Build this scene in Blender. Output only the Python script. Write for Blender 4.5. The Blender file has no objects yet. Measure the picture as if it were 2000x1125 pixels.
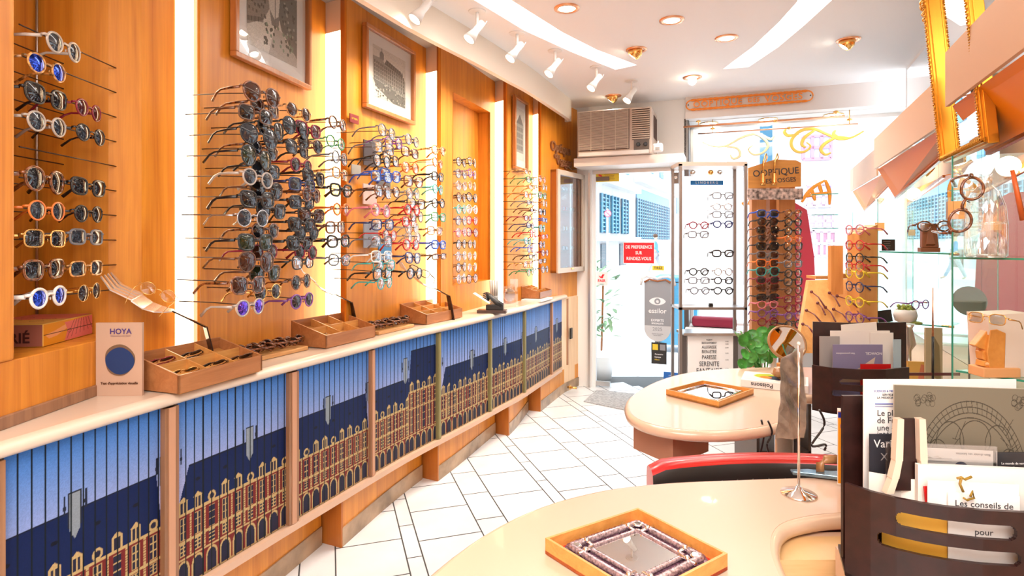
import bpy, bmesh, math, random
import numpy as np
from mathutils import Vector, Matrix
# ---------------------------------------------------------------- camera, world, exposure
sc = bpy.context.scene
COL = sc.collection
EYE, FPX, HY = 1.4, 1126.0, 472.0
cam_d = bpy.data.cameras.new('camera'); cam = bpy.data.objects.new('camera', cam_d); COL.objects.link(cam)
cam.location = (0, 0, EYE); cam.rotation_euler = (math.pi / 2, 0, 0)
cam_d.sensor_width = 36; cam_d.lens = 36 * FPX / 2000; cam_d.shift_y = -(562.5 - HY) / 2000
cam_d.clip_start = .02; cam_d.clip_end = 300
sc.camera = cam
sc.view_settings.view_transform = 'Standard'; sc.view_settings.look = 'None'
sc.view_settings.exposure = 0.54; sc.view_settings.gamma = 1; sc.view_settings.use_curve_mapping = False
w = bpy.data.worlds.new('overcast_sky'); sc.world = w; w.use_nodes = True
bg = w.node_tree.nodes['Background']; bg.inputs[0].default_value = (.80, .90, 1, 1); bg.inputs[1].default_value = 3.2
try:
    sc.cycles.max_bounces = 7; sc.cycles.diffuse_bounces = 4; sc.cycles.glossy_bounces = 4
    sc.cycles.transparent_max_bounces = 24; sc.cycles.transmission_bounces = 4
    sc.cycles.caustics_reflective = False; sc.cycles.caustics_refractive = False
    sc.cycles.sample_clamp_indirect = 4
except Exception:
    pass
def light(kind, loc, energy, color=(1, .9, .78), rot=None, look=None, **kw):
    d = bpy.data.lights.new('scene_light', kind); d.energy = energy; d.color = color
    for k, v in kw.items(): setattr(d, k, v)
    o = bpy.data.objects.new('scene_light', d); COL.objects.link(o); o.location = loc
    if look is not None: o.rotation_euler = (Vector(look) - Vector(loc)).to_track_quat('-Z', 'Y').to_euler()
    if rot: o.rotation_euler = rot
    return o
light('SUN', (5, 20, 20), 3.0, (1, .97, .92), look=(-2, 25, 0), angle=.3)
# added fill light, unseen behind the camera, to brighten the interior
light('AREA', (-.2, -.4, 2.66), 78, (1, .95, .90), rot=(0, 0, 0), shape='RECTANGLE', size=1.8, size_y=1.6)
random.seed(7)
# ---------------------------------------------------------------- maths
def P(px, py, Y): return Vector(((px - 1000) / FPX * Y, Y, EYE - (py - HY) / FPX * Y))
def G(px, py, z):
    Y = (EYE - z) * FPX / (py - HY); return Vector(((px - 1000) / FPX * Y, Y, z))
def ratio(px): return (px - 1000) / FPX
def on_line(px, A, B):
    "2D point where the sight line px crosses line AB; returns (x, y, s)"
    r = ratio(px); d = (B[0] - A[0], B[1] - A[1]); L = math.hypot(*d); d = (d[0] / L, d[1] / L)
    s = (r * A[1] - A[0]) / (d[0] - r * d[1]); return (A[0] + d[0] * s, A[1] + d[1] * s, s)
def zat(py, Y): return EYE - (py - HY) / FPX * Y
# facade frame
FO = (.742, 5.57); FU = (.936, -.352); FN = (.352, .936)
def FP(t, d, z): return Vector((FO[0] + FU[0] * t + FN[0] * d, FO[1] + FU[1] * t + FN[1] * d, z))
def ft(px, d=0):
    r = ratio(px); ox, oy = FO[0] + FN[0] * d, FO[1] + FN[1] * d
    return (oy * r - ox) / (FU[0] - r * FU[1])
def fz(px, py, d=0):
    t = ft(px, d); return zat(py, FO[1] + FU[1] * t + FN[1] * d)
FROT = math.atan2(FU[1], FU[0])
# right wall frame: distance DD from camera, direction WD (away)
WD = (.403, .915); WM = (-.915, .403)
def WP(px, D):
    r = ratio(px); Y = D / (.915 * r - .403); return (r * Y, Y)
def WS(s, D): return (.915 * D + WD[0] * s, -.403 * D + WD[1] * s)   # s along wall
WROT = math.atan2(WD[1], WD[0])
DW = .95
# ---------------------------------------------------------------- mesh builder
class MB:
    def __init__(s): s.v = []; s.f = []; s.m = []; s.sm = []
    def add(s, vs, fs, mi=0, smooth=False):
        b = len(s.v); s.v += [tuple(x) for x in vs]
        for f in fs: s.f.append([i + b for i in f]); s.m.append(mi); s.sm.append(smooth)
        return s
    def box(s, c, d, rz=0, mi=0, M=None):
        x, y, z = d[0] / 2, d[1] / 2, d[2] / 2
        R = M or Matrix.Rotation(rz, 4, 'Z')
        vs = [Vector(c) + (R @ Vector((a * x, b * y, e * z))) for e in (-1, 1) for a, b in ((-1, -1), (1, -1), (1, 1), (-1, 1))]
        return s.add(vs, [(3, 2, 1, 0), (4, 5, 6, 7), (0, 1, 5, 4), (1, 2, 6, 5), (2, 3, 7, 6), (3, 0, 4, 7)], mi)
    def prism(s, poly, z0, z1, mi=0, smooth=False):
        n = len(poly); vs = [(p[0], p[1], z0) for p in poly] + [(p[0], p[1], z1) for p in poly]
        a = sum(poly[i][0] * poly[(i + 1) % n][1] - poly[(i + 1) % n][0] * poly[i][1] for i in range(n))
        if a < 0: vs = [(p[0], p[1], z0) for p in poly[::-1]] + [(p[0], p[1], z1) for p in poly[::-1]]
        s.add(vs, [tuple(range(n))[::-1], tuple(range(n, 2 * n))], mi)
        b = len(s.v) - 2 * n
        for i in range(n):
            j = (i + 1) % n; s.f.append([b + i, b + j, b + n + j, b + n + i]); s.m.append(mi); s.sm.append(smooth)
        return s
    def slab(s, front, back, mi=0):
        "solid between two same-length 3D loops"
        n = len(front); s.add(list(front) + list(back), [tuple(range(n)), tuple(range(n, 2 * n))[::-1]] + [((i + 1) % n, i, n + i, n + (i + 1) % n) for i in range(n)], mi); return s
    def tube(s, path, r, n=8, closed=False, mi=0, flat=1.0, smooth=True, up=None):
        path = [Vector(p) for p in path]; N = len(path); rr = r if hasattr(r, '__len__') else [r] * N
        vs = []
        for i, p in enumerate(path):
            a = path[(i - 1) % N] if closed or i > 0 else p; b = path[(i + 1) % N] if closed or i < N - 1 else p
            t = (b - a).normalized() if (b - a).length > 1e-9 else Vector((0, 0, 1))
            u = Vector(up) if up else (Vector((0, 0, 1)) if abs(t.z) < .95 else Vector((1, 0, 0)))
            x = t.cross(u).normalized(); y = x.cross(t).normalized()
            for k in range(n):
                q = 2 * math.pi * k / n; vs.append(p + x * (math.cos(q) * rr[i] * flat) + y * (math.sin(q) * rr[i]))
        fs = []
        for i in range(N if closed else N - 1):
            j = (i + 1) % N
            for k in range(n): fs.append((i * n + k, j * n + k, j * n + (k + 1) % n, i * n + (k + 1) % n))
        s.add(vs, fs, mi, smooth)
        if not closed: 
            b = len(s.v) - N * n; s.f += [[b + k for k in range(n)], [b + (N - 1) * n + k for k in range(n)][::-1]]; s.m += [mi, mi]; s.sm += [False, False]
        return s
    def lathe(s, prof, c=(0, 0, 0), n=24, mi=0, M=None, smooth=True, caps=True):
        vs = []
        for r, z in prof:
            for k in range(n):
                q = 2 * math.pi * k / n; v = Vector((r * math.cos(q), r * math.sin(q), z))
                if M: v = M @ v
                vs.append(v + Vector(c))
        fs = [(i * n + k, i * n + (k + 1) % n, (i + 1) * n + (k + 1) % n, (i + 1) * n + k) for i in range(len(prof) - 1) for k in range(n)]
        s.add(vs, fs, mi, smooth)
        if caps:
            b = len(s.v) - len(vs); s.f += [[b + k for k in range(n)][::-1], [b + (len(prof) - 1) * n + k for k in range(n)]]; s.m += [mi, mi]; s.sm += [False, False]
        return s
    def ball(s, c, r, n=14, mi=0, sc_=(1, 1, 1)):
        pr = [(math.sin(math.pi * i / 8), -math.cos(math.pi * i / 8)) for i in range(1, 8)]
        M = Matrix.Diagonal((r * sc_[0], r * sc_[1], r * sc_[2], 1))
        return s.lathe(pr, c, n, mi, M)
    def mesh(s, name):
        me = bpy.data.meshes.new(name); me.from_pydata(s.v, [], s.f)
        me.polygons.foreach_set('material_index', s.m); me.polygons.foreach_set('use_smooth', s.sm); me.update(); return me
    def build(s, name, mats, parent=None, bevel=0, loc=None, rz=None):
        me = s.mesh(name)
        for m in (mats if isinstance(mats, (list, tuple)) else [mats]): me.materials.append(m)
        o = bpy.data.objects.new(name, me); COL.objects.link(o)
        if parent: o.parent = parent
        if loc is not None: o.location = loc
        if rz is not None: o.rotation_euler.z = rz
        if bevel:
            b = o.modifiers.new('bevel', 'BEVEL'); b.width = bevel; b.segments = 2; b.limit_method = 'ANGLE'; b.angle_limit = .7
            for p in me.polygons: p.use_smooth = p.use_smooth
        return o
def tag(o, label=None, cat=None, group=None, kind=None):
    if label: o['label'] = label
    if cat: o['category'] = cat
    if group: o['group'] = group
    if kind: o['kind'] = kind
    return o
def struct(o, label=None): o['kind'] = 'structure'; 
def empty(name, loc, rz=0, label=None, cat=None, group=None):
    o = bpy.data.objects.new(name, None); COL.objects.link(o); o.empty_display_size = .05
    o.location = loc; o.rotation_euler = (0, 0, rz); return tag(o, label, cat, group)
def mat(name, c, rough=.5, metal=0, emit=None, es=0, spec=.5, bump=None, alpha=1, coat=0, trans=0, var=0, vs=20):
    if name in bpy.data.materials: return bpy.data.materials[name]
    m = bpy.data.materials.new(name); m.use_nodes = True; nt = m.node_tree; b = nt.nodes['Principled BSDF']
    b.inputs['Base Color'].default_value = (*c, 1); b.inputs['Roughness'].default_value = rough; b.inputs['Metallic'].default_value = metal
    b.inputs['Specular IOR Level'].default_value = spec; b.inputs['Coat Weight'].default_value = coat
    b.inputs['Transmission Weight'].default_value = trans
    if emit: b.inputs['Emission Color'].default_value = (*emit, 1); b.inputs['Emission Strength'].default_value = es
    if var:
        tc = nt.nodes.new('ShaderNodeTexCoord'); n = nt.nodes.new('ShaderNodeTexNoise'); n.inputs['Scale'].default_value = vs; n.inputs['Detail'].default_value = 5
        r = nt.nodes.new('ShaderNodeValToRGB'); r.color_ramp.elements[0].position = .35; r.color_ramp.elements[1].position = .65
        r.color_ramp.elements[0].color = (*[x * (1 - var) for x in c], 1); r.color_ramp.elements[1].color = (*[min(1, x * (1 + var)) for x in c], 1)
        nt.links.new(tc.outputs['Object'], n.inputs['Vector']); nt.links.new(n.outputs['Fac'], r.inputs['Fac']); nt.links.new(r.outputs['Color'], b.inputs['Base Color'])
    return m
def wood(name, c0, c1, scale=(14, 14, .9), rough=.35, coat=.15, rz=0):
    if name in bpy.data.materials: return bpy.data.materials[name]
    m = bpy.data.materials.new(name); m.use_nodes = True; nt = m.node_tree; b = nt.nodes['Principled BSDF']; L = nt.links.new
    tc = nt.nodes.new('ShaderNodeTexCoord'); mp = nt.nodes.new('ShaderNodeMapping'); mp.inputs['Scale'].default_value = scale; mp.inputs['Rotation'].default_value = (0, 0, rz)
    n1 = nt.nodes.new('ShaderNodeTexNoise'); n1.inputs['Scale'].default_value = 1.2; n1.inputs['Detail'].default_value = 7; n1.inputs['Distortion'].default_value = 1.4
    mp2 = nt.nodes.new('ShaderNodeMapping'); mp2.inputs['Scale'].default_value = tuple(x * (9 if x > 5 else 2.2) for x in scale)
    n2 = nt.nodes.new('ShaderNodeTexNoise'); n2.inputs['Scale'].default_value = 1.5; n2.inputs['Detail'].default_value = 3
    mx = nt.nodes.new('ShaderNodeMath'); mx.operation = 'MULTIPLY_ADD'; mx.inputs[1].default_value = .35
    r = nt.nodes.new('ShaderNodeValToRGB'); r.color_ramp.elements[0].position = .36; r.color_ramp.elements[1].position = .88
    r.color_ramp.elements[0].color = (*c0, 1); r.color_ramp.elements[1].color = (*c1, 1)
    L(tc.outputs['Object'], mp.inputs['Vector']); L(mp.outputs['Vector'], n1.inputs['Vector']); L(tc.outputs['Object'], mp2.inputs['Vector']); L(mp2.outputs['Vector'], n2.inputs['Vector'])
    L(n2.outputs['Fac'], mx.inputs[0]); L(n1.outputs['Fac'], mx.inputs[2]); L(mx.outputs[0], r.inputs['Fac']); L(r.outputs['Color'], b.inputs['Base Color'])
    b.inputs['Roughness'].default_value = rough; b.inputs['Coat Weight'].default_value = coat; b.inputs['Coat Roughness'].default_value = .2
    return m
def glassy(name, tint=(.95, 1, .98), gloss=.08, rough=.02, gc=(1, 1, 1)):
    "thin pane: mostly straight through, a little mirror"
    if name in bpy.data.materials: return bpy.data.materials[name]
    m = bpy.data.materials.new(name); m.use_nodes = True; nt = m.node_tree; nt.nodes.clear(); L = nt.links.new
    o = nt.nodes.new('ShaderNodeOutputMaterial'); t = nt.nodes.new('ShaderNodeBsdfTransparent'); t.inputs[0].default_value = (*tint, 1)
    g = nt.nodes.new('ShaderNodeBsdfGlossy'); g.inputs['Roughness'].default_value = rough; g.inputs['Color'].default_value = (*gc, 1)
    f = nt.nodes.new('ShaderNodeLayerWeight'); f.inputs['Blend'].default_value = .3
    a = nt.nodes.new('ShaderNodeMath'); a.operation = 'MULTIPLY_ADD'; a.inputs[1].default_value = .35; a.inputs[2].default_value = gloss; a.use_clamp = True
    x = nt.nodes.new('ShaderNodeMixShader'); L(f.outputs['Fresnel'], a.inputs[0]); L(a.outputs[0], x.inputs['Fac']); L(t.outputs[0], x.inputs[1]); L(g.outputs[0], x.inputs[2]); L(x.outputs[0], o.inputs[0])
    return m
def print_mat(name='printed', rough=.5, coat=0):
    if name in bpy.data.materials: return bpy.data.materials[name]
    m = bpy.data.materials.new(name); m.use_nodes = True; nt = m.node_tree; b = nt.nodes['Principled BSDF']
    a = nt.nodes.new('ShaderNodeAttribute'); a.attribute_name = 'ink'; nt.links.new(a.outputs['Color'], b.inputs['Base Color'])
    b.inputs['Roughness'].default_value = rough; b.inputs['Coat Weight'].default_value = coat; b.inputs['Specular IOR Level'].default_value = .2; return m
# ---------------------------------------------------------------- canvases: printed pictures as coloured meshes
class Canvas:
    def __init__(s, w, h, c=(1, 1, 1)):
        s.w, s.h = w, h; s.a = np.zeros((h, w, 3)); s.a[:] = c; s.yy, s.xx = np.mgrid[0:h, 0:w]; s.xx = s.xx / (w - 1); s.yy = s.yy / (h - 1)   # 0..1, y up
    def rect(s, x0, y0, x1, y1, c):
        W, H = s.w - 1, s.h - 1; i0, i1 = int(round(x0 * W)), int(round(x1 * W)); j0, j1 = int(round(y0 * H)), int(round(y1 * H))
        i0, j0 = max(i0, 0), max(j0, 0)
        if i1 >= i0 and j1 >= j0 and i1 >= 0 and j1 >= 0: s.a[j0:j1 + 1, i0:i1 + 1] = c
    def poly(s, pts, c):
        m = np.zeros(s.xx.shape, bool); n = len(pts)
        for i in range(n):
            (x0, y0), (x1, y1) = pts[i], pts[(i + 1) % n]
            if y0 == y1: continue
            m ^= ((y0 > s.yy) != (y1 > s.yy)) & (s.xx < (x1 - x0) * (s.yy - y0) / (y1 - y0) + x0)
        s.a[m] = c
    def ell(s, cx, cy, rx, ry, c, ring=0):
        d = ((s.xx - cx) / rx) ** 2 + ((s.yy - cy) / ry) ** 2; m = d < 1
        if ring: m &= d > (1 - ring) ** 2
        s.a[m] = c
    def line(s, x0, y0, x1, y1, wd, c, asp=1.0):
        dx, dy = (x1 - x0), (y1 - y0) * asp; L2 = dx * dx + dy * dy + 1e-12
        t = np.clip(((s.xx - x0) * dx + (s.yy - y0) * asp * dy) / L2, 0, 1)
        d = (s.xx - x0 - t * dx) ** 2 + ((s.yy - y0) * asp - t * dy) ** 2; s.a[d < wd * wd] = c
    def noise(s, k, rng): s.a = np.clip(s.a * (1 + k * (rng.random((s.h, s.w, 1)) - .5)), 0, 1)
def lin(a): a = np.asarray(a); return np.where(a <= .04045, a / 12.92, ((a + .055) / 1.055) ** 2.4)
def printed(name, cv, f, parent=None, material=None):
    "f(u, v arrays) -> x, y, z arrays"
    H, W = cv.h, cv.w; u, v = cv.xx.ravel(), cv.yy.ravel(); x, y, z = f(u, v)
    co = np.stack([np.broadcast_to(x, u.shape), np.broadcast_to(y, u.shape), np.broadcast_to(z, u.shape)], 1).astype(np.float32)
    idx = np.arange(H * W).reshape(H, W); q = np.stack([idx[:-1, :-1], idx[:-1, 1:], idx[1:, 1:], idx[1:, :-1]], -1).reshape(-1, 4)
    me = bpy.data.meshes.new(name); me.vertices.add(len(co)); me.vertices.foreach_set('co', co.ravel())
    me.loops.add(q.size); me.loops.foreach_set('vertex_index', q.ravel().astype(np.int32)); me.polygons.add(len(q))
    me.polygons.foreach_set('loop_start', np.arange(0, q.size, 4, dtype=np.int32)); me.update(calc_edges=True)
    at = me.color_attributes.new('ink', 'FLOAT_COLOR', 'POINT'); c = np.ones((H * W, 4), np.float32); c[:, :3] = lin(cv.a.reshape(-1, 3)); at.data.foreach_set('color', c.ravel())
    me.materials.append(material or print_mat()); o = bpy.data.objects.new(name, me); COL.objects.link(o)
    if parent: o.parent = parent
    return o
def text(s, size, m, M, name='lettering', parent=None, extrude=.0004, align='CENTER', spacing=1, sx=1.0, bold=0):
    cu = bpy.data.curves.new('t', 'FONT'); cu.body = s; cu.size = size; cu.extrude = extrude; cu.align_x = align; cu.align_y = 'CENTER'; cu.space_character = spacing; cu.offset = bold; cu.resolution_u = 3
    o = bpy.data.objects.new('t', cu); COL.objects.link(o); bpy.context.view_layer.update()
    me = bpy.data.meshes.new_from_object(o); COL.objects.unlink(o); bpy.data.objects.remove(o)
    me.transform(M @ Matrix.Diagonal((sx, 1, 1, 1))); me.materials.clear(); me.materials.append(m)
    o = bpy.data.objects.new(name, me); COL.objects.link(o)
    if parent: o.parent = parent
    return o
def frame_m(o, x, y):
    "matrix with origin o, local x, local y (3D vectors)"
    x = Vector(x).normalized(); y = Vector(y).normalized(); z = x.cross(y)
    return Matrix(((x.x, y.x, z.x, o[0]), (x.y, y.y, z.y, o[1]), (x.z, y.z, z.z, o[2]), (0, 0, 0, 1)))
def kids(o): return [c for c in bpy.data.objects if c.parent is o]
def copy_tree(o, loc, rz, ch=None):
    c = o.copy(); COL.objects.link(c); c.location = loc; c.rotation_euler.z = rz
    for a in (ch if ch is not None else kids(o)):
        b = a.copy(); COL.objects.link(b); b.parent = c
    return c
# ---------------------------------------------------------------- materials
M = {}
M['wall_wood'] = wood('honey_wood', (.50, .145, .008), (.74, .285, .026), coat=.15, rough=.42)
M['edge_wood'] = wood('edge_wood', (.33, .085, .010), (.48, .15, .022))
M['pale_wood'] = wood('pale_wood', (.74, .46, .25), (.88, .62, .38))
M['tray_wood'] = wood('tray_wood', (.30, .105, .032), (.46, .19, .07), scale=(3, 22, 22))
M['tray_in'] = wood('tray_inner_wood', (.48, .20, .05), (.66, .32, .09), scale=(3, 22, 22))
M['brown_rail'] = wood('brown_rail', (.20, .09, .045), (.36, .18, .09))
M['stone'] = mat('brown_stone', (.34, .22, .13), .25, var=.35, vs=6)
M['cream'] = mat('cream_laminate', (.72, .58, .46), .28, coat=.3)
M['desk'] = mat('desk_laminate', (.66, .46, .335), .3, coat=.2)
M['rim'] = mat('desk_rim', (.70, .50, .36), .22, coat=.3)
M['white'] = mat('white_paint', (.86, .84, .82), .6)
M['ceil'] = mat('ceiling_paint', (.96, .955, .955), .7)
M['fascia'] = mat('fascia_paint', (.90, .80, .68), .5)
M['black'] = mat('black_plastic', (.012, .012, .013), .3)
M['steel'] = mat('brushed_steel', (.6, .6, .6), .3, 1)
M['chrome'] = mat('chrome', (.85, .85, .85), .08, 1)
M['brass'] = mat('brass', (.80, .48, .16), .2, 1)
M['copper'] = mat('copper', (.75, .38, .22), .3, 1)
M['rod'] = mat('dark_rod', (.045, .018, .008), .4)
M['mirror'] = mat('mirror', (.92, .93, .93), .01, 1)
M['pane'] = glassy('window_pane', (.97, .99, 1), .03)
M['shelf_glass'] = glassy('shelf_glass', (.86, .96, .92), .06)
M['glass_edge'] = mat('green_glass_edge', (.03, .30, .20), .15)
M['acrylic'] = glassy('acrylic', (.96, .97, .98), .16)
M['wenge'] = mat('wenge_board', (.022, .006, .005), .38, var=.3, vs=40)
M['paper'] = mat('paper', (.84, .78, .72), .7)
M['paperw'] = mat('white_paper', (.86, .85, .84), .7)
M['grey'] = mat('grey_card', (.36, .34, .32), .6)
M['red'] = mat('red_leather', (.55, .012, .012), .3, coat=.3)
M['redsign'] = mat('red_sign', (.80, .01, .02), .4)
M['blacksoft'] = mat('black_leather', (.02, .018, .018), .4)
M['frost'] = mat('diffuser_warm', (1, .95, .85), .5, emit=(1, .80, .52), es=4.5)
M['gold'] = mat('gilt_frame', (.66, .31, .03), .28, .8)
M['green'] = mat('leaf_green', (.06, .30, .05), .4, var=.4, vs=30)
def flat(c, r=.5, **k): return mat('paint_%02x%02x%02x_%d' % (int(c[0] * 255), int(c[1] * 255), int(c[2] * 255), int(r * 10)), c, r, **k)
# ================================================================ LEFT WALL, COUNTER
LIP = [(-1.6, -1.50), (.4, -1.41), (1.0, -1.325), (1.386, -1.232), (1.84, -1.09), (2.18, -.955), (2.6, -.77), (3.1, -.545), (3.64, -.26), (4.05, -.055), (4.31, .077), (4.72, .25), (5.0, .365), (5.32, .50), (5.5, .60)]
def lipx(Y):
    for i in range(len(LIP) - 1):
        if Y <= LIP[i + 1][0]: break
    def tan(k):
        a, b = LIP[max(k - 1, 0)], LIP[min(k + 1, len(LIP) - 1)]; return (b[1] - a[1]) / (b[0] - a[0])
    (y0, x0), (y1, x1) = LIP[i], LIP[i + 1]; h = y1 - y0; t = (Y - y0) / h
    return x0 * (2 * t ** 3 - 3 * t * t + 1) + tan(i) * h * (t ** 3 - 2 * t * t + t) + x1 * (3 * t * t - 2 * t ** 3) + tan(i + 1) * h * (t ** 3 - t * t)
def lipn(Y):
    d = (lipx(Y + .03) - lipx(Y - .03)) / .06; L = math.hypot(d, 1); return (1 / L, -d / L)     # normal towards the room
def lipo(Y, off): n = lipn(Y); return (lipx(Y) + n[0] * off, Y + n[1] * off)
ys = [-1.5 + i * .1 for i in range(30)] + [1.5 + i * .05 for i in range(79)]
ys = [y for y in ys if y <= 5.4]
CT = .91
# wall stations
S = {1: (-1.19, 2.2), 2: (-.861, 3.0), 3: (ratio(861) * 3.72, 3.72), 4: (ratio(991) * 4.5, 4.5), 5: (ratio(1057) * 4.98, 4.98)}
SB = {1: (ratio(378) * 2.225, 2.225), 2: (-.90, 3.025), 3: (ratio(853) * 3.745, 3.745), 4: (ratio(983) * 4.525, 4.525), 5: (ratio(1051) * 5.0, 5.0)}
E = {0: (ratio(342) * 2.19, 2.19), 1: (-.996, 3.08), 2: (ratio(832) * 3.80, 3.80), 3: (ratio(967) * 4.6, 4.6), 4: (ratio(1041) * 5.06, 5.06), 5: (.70, 5.72)}
WTOP = 2.68
def bow(A, B, k=.015, n=8):
    d = (B[0] - A[0], B[1] - A[1]); L = math.hypot(*d); nx, ny = -d[1] / L, d[0] / L
    return [(A[0] + d[0] * t + nx * k * 4 * t * (1 - t), A[1] + d[1] * t + ny * k * 4 * t * (1 - t)) for t in [i / n for i in range(n + 1)]]
def bayn(k):
    d = (E[k][0] - S[k][0], E[k][1] - S[k][1]); L = math.hypot(*d); return (d[1] / L, -d[0] / L)
def strip_prism(path, th, z0, z1, mb, mi=0):
    "solid wall strip following path; thickness away from the room (to the left)"
    q = []
    for i, p in enumerate(path):
        a = path[max(i - 1, 0)]; b = path[min(i + 1, len(path) - 1)]; d = (b[0] - a[0], b[1] - a[1]); L = math.hypot(*d)
        q.append((p[0] - d[1] / L * th, p[1] + d[0] / L * th))
    n = len(path)
    for i in range(n - 1): mb.prism([path[i], path[i + 1], q[i + 1], q[i]], z0, z1, mi)
wn = 0
for k in (1, 2, 4, 5):
    mb = MB(); pth = bow(S[k], E[k], .012 if k < 5 else 0)
    strip_prism(pth, .012, .88, WTOP, mb)
    if k == 5: strip_prism(pth, .012, 0, .88, mb, 2)
    # end trim facing the camera
    mb.add([(S[k][0], S[k][1], .88), (S[k][0], S[k][1], WTOP), (SB[k][0], SB[k][1], WTOP), (SB[k][0], SB[k][1], .88)], [(0, 1, 2, 3)], 1)
    mb.slab([(S[k][0] + .0005, S[k][1] - .0005, .88), (S[k][0], S[k][1], WTOP), (SB[k][0], SB[k][1], WTOP), (SB[k][0], SB[k][1], .88)], [(S[k][0], S[k][1] + .01, .88), (S[k][0], S[k][1] + .01, WTOP), (SB[k][0], SB[k][1] + .01, WTOP), (SB[k][0], SB[k][1] + .01, .88)], 1)
    wn += 1; struct(mb.build('wall_left' if wn == 1 else 'wall_left.%03d' % wn, [M['wall_wood'], M['edge_wood'], M['pale_wood']]))
# bay three, with its niche
mb = MB(); nA = on_line(885, S[3], E[3]); nB = on_line(957, S[3], E[3]); bn = bayn(3); dep = .10
zt = 2.41; zb = zat(558, nA[1])
def b3(s, off, z):
    d = ((E[3][0] - S[3][0]), (E[3][1] - S[3][1])); L = math.hypot(*d); return (S[3][0] + d[0] / L * s - bn[0] * off, S[3][1] + d[1] / L * s - bn[1] * off, z)
L3 = math.hypot(E[3][0] - S[3][0], E[3][1] - S[3][1])
def b3box(s0, s1, z0, z1, o0, o1, mi=0): mb.prism([b3(s0, o0, 0)[:2], b3(s1, o0, 0)[:2], b3(s1, o1, 0)[:2], b3(s0, o1, 0)[:2]], z0, z1, mi)
b3box(0, nA[2], .88, WTOP, 0, .02); b3box(nA[2] - .012, nA[2], zb, zt, .0, dep); b3box(nB[2], L3, .88, WTOP, 0, .02); b3box(nA[2], nB[2], zt, WTOP, 0, dep); b3box(nA[2], nB[2], .88, zb, 0, dep); b3box(nB[2], nB[2] + .012, zb, zt, 0, dep)
b3box(nA[2] - .02, L3, zb, zt, dep, dep + .01)
mb.slab([(S[3][0], S[3][1] - .001, .88), (S[3][0], S[3][1] - .001, WTOP), (SB[3][0], SB[3][1], WTOP), (SB[3][0], SB[3][1], .88)], [(S[3][0], S[3][1] + .01, .88), (S[3][0], S[3][1] + .01, WTOP), (SB[3][0], SB[3][1] + .01, WTOP), (SB[3][0], SB[3][1] + .01, .88)], 1)
struct(mb.build('wall_left.010', [M['wall_wood'], M['edge_wood']]))
# bay zero: end wall, side wall, front post panel
mb = MB(); strip_prism([(-1.62, 1.955), (-1.5, 1.97), (-1.40, 2.0), (-1.33, 2.07), E[0]], .012, .88, WTOP, mb)
struct(mb.build('wall_left.011', M['wall_wood']))
mb = MB(); mb.prism([(-1.62, 1.2), (-1.61, 1.2), (-1.61, 1.955), (-1.62, 1.955)], .88, WTOP); struct(mb.build('wall_left.012', M['wall_wood']))
mb = MB(); mb.prism([(-1.345, -1.5), (-1.325, -1.5), (-1.325, 1.20), (-1.325, 1.535), (-1.345, 1.55), (-1.61, 1.3), (-1.61, -1.5)], 1.085, WTOP); struct(mb.build('wall_left.013', M['wall_wood'], bevel=.006))
mb = MB(); mb.prism([(-1.345, -1.5), (-1.33, 1.5), (-1.325, 1.84), (-1.32, 2.03), (-1.61, 1.95), (-1.61, -1.5)], CT, 1.085)
mb.prism([(-1.338, -1.5), (-1.322, 1.5), (-1.316, 1.84), (-1.311, 2.03), (-1.34, 2.03), (-1.35, -1.5)], CT, CT + .035, 1)
struct(mb.build('wall_left.014', [M['wall_wood'], M['brown_rail']], bevel=.003))
mb = MB(); mb.tube([(-1.603, 1.945, 1.09), (-1.603, 1.945, WTOP)], .004, 6); struct(mb.build('trim_1', M['steel']))
# rear shell behind the panels, light tight
mb = MB(); strip_prism([(-1.75, -1.5), (-1.72, 1.4), (-1.7, 2.2), (-1.35, 3.0), (-1.0, 3.6), (-.7, 4.3), (-.3, 4.9), (.2, 5.5), (.60, 6.05)], .05, 0, 2.72, mb); struct(mb.build('wall_left.015', M['white']))
# luminous strips between the panels: each a lamp
lo = {0: 'tall light strip beside the first niche, leftmost of the wall', 1: 'tall light strip right of the first framed photograph', 2: 'tall light strip right of the second framed photograph', 3: 'tall light strip right of the empty-topped wall niche', 4: 'narrow tall light strip nearest the shop door'}
for k in range(5):
    a, b = E[k], SB[k + 1]; t = empty('light_strip', (a[0], a[1], CT), 0, lo[k], 'wall light', 'light strips between the wood panels')
    mb = MB(); dx, dy = b[0] - a[0], b[1] - a[1]; L = math.hypot(dx, dy); nx, ny = dy / L, -dx / L
    if ny > 0: nx, ny = -nx, -ny
    mb.prism([(0, 0), (dx, dy), (dx - nx * .012, dy - ny * .012), (-nx * .012, -ny * .012)], -.03, 1.60)
    mb.build('diffuser', M['frost'], t)
    mb = MB(); mb.prism([(0, 0), (dx, dy), (dx - nx * .012, dy - ny * .012), (-nx * .012, -ny * .012)], 1.60, WTOP - CT); mb.build('cover_plate', M['cream'], t)
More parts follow.
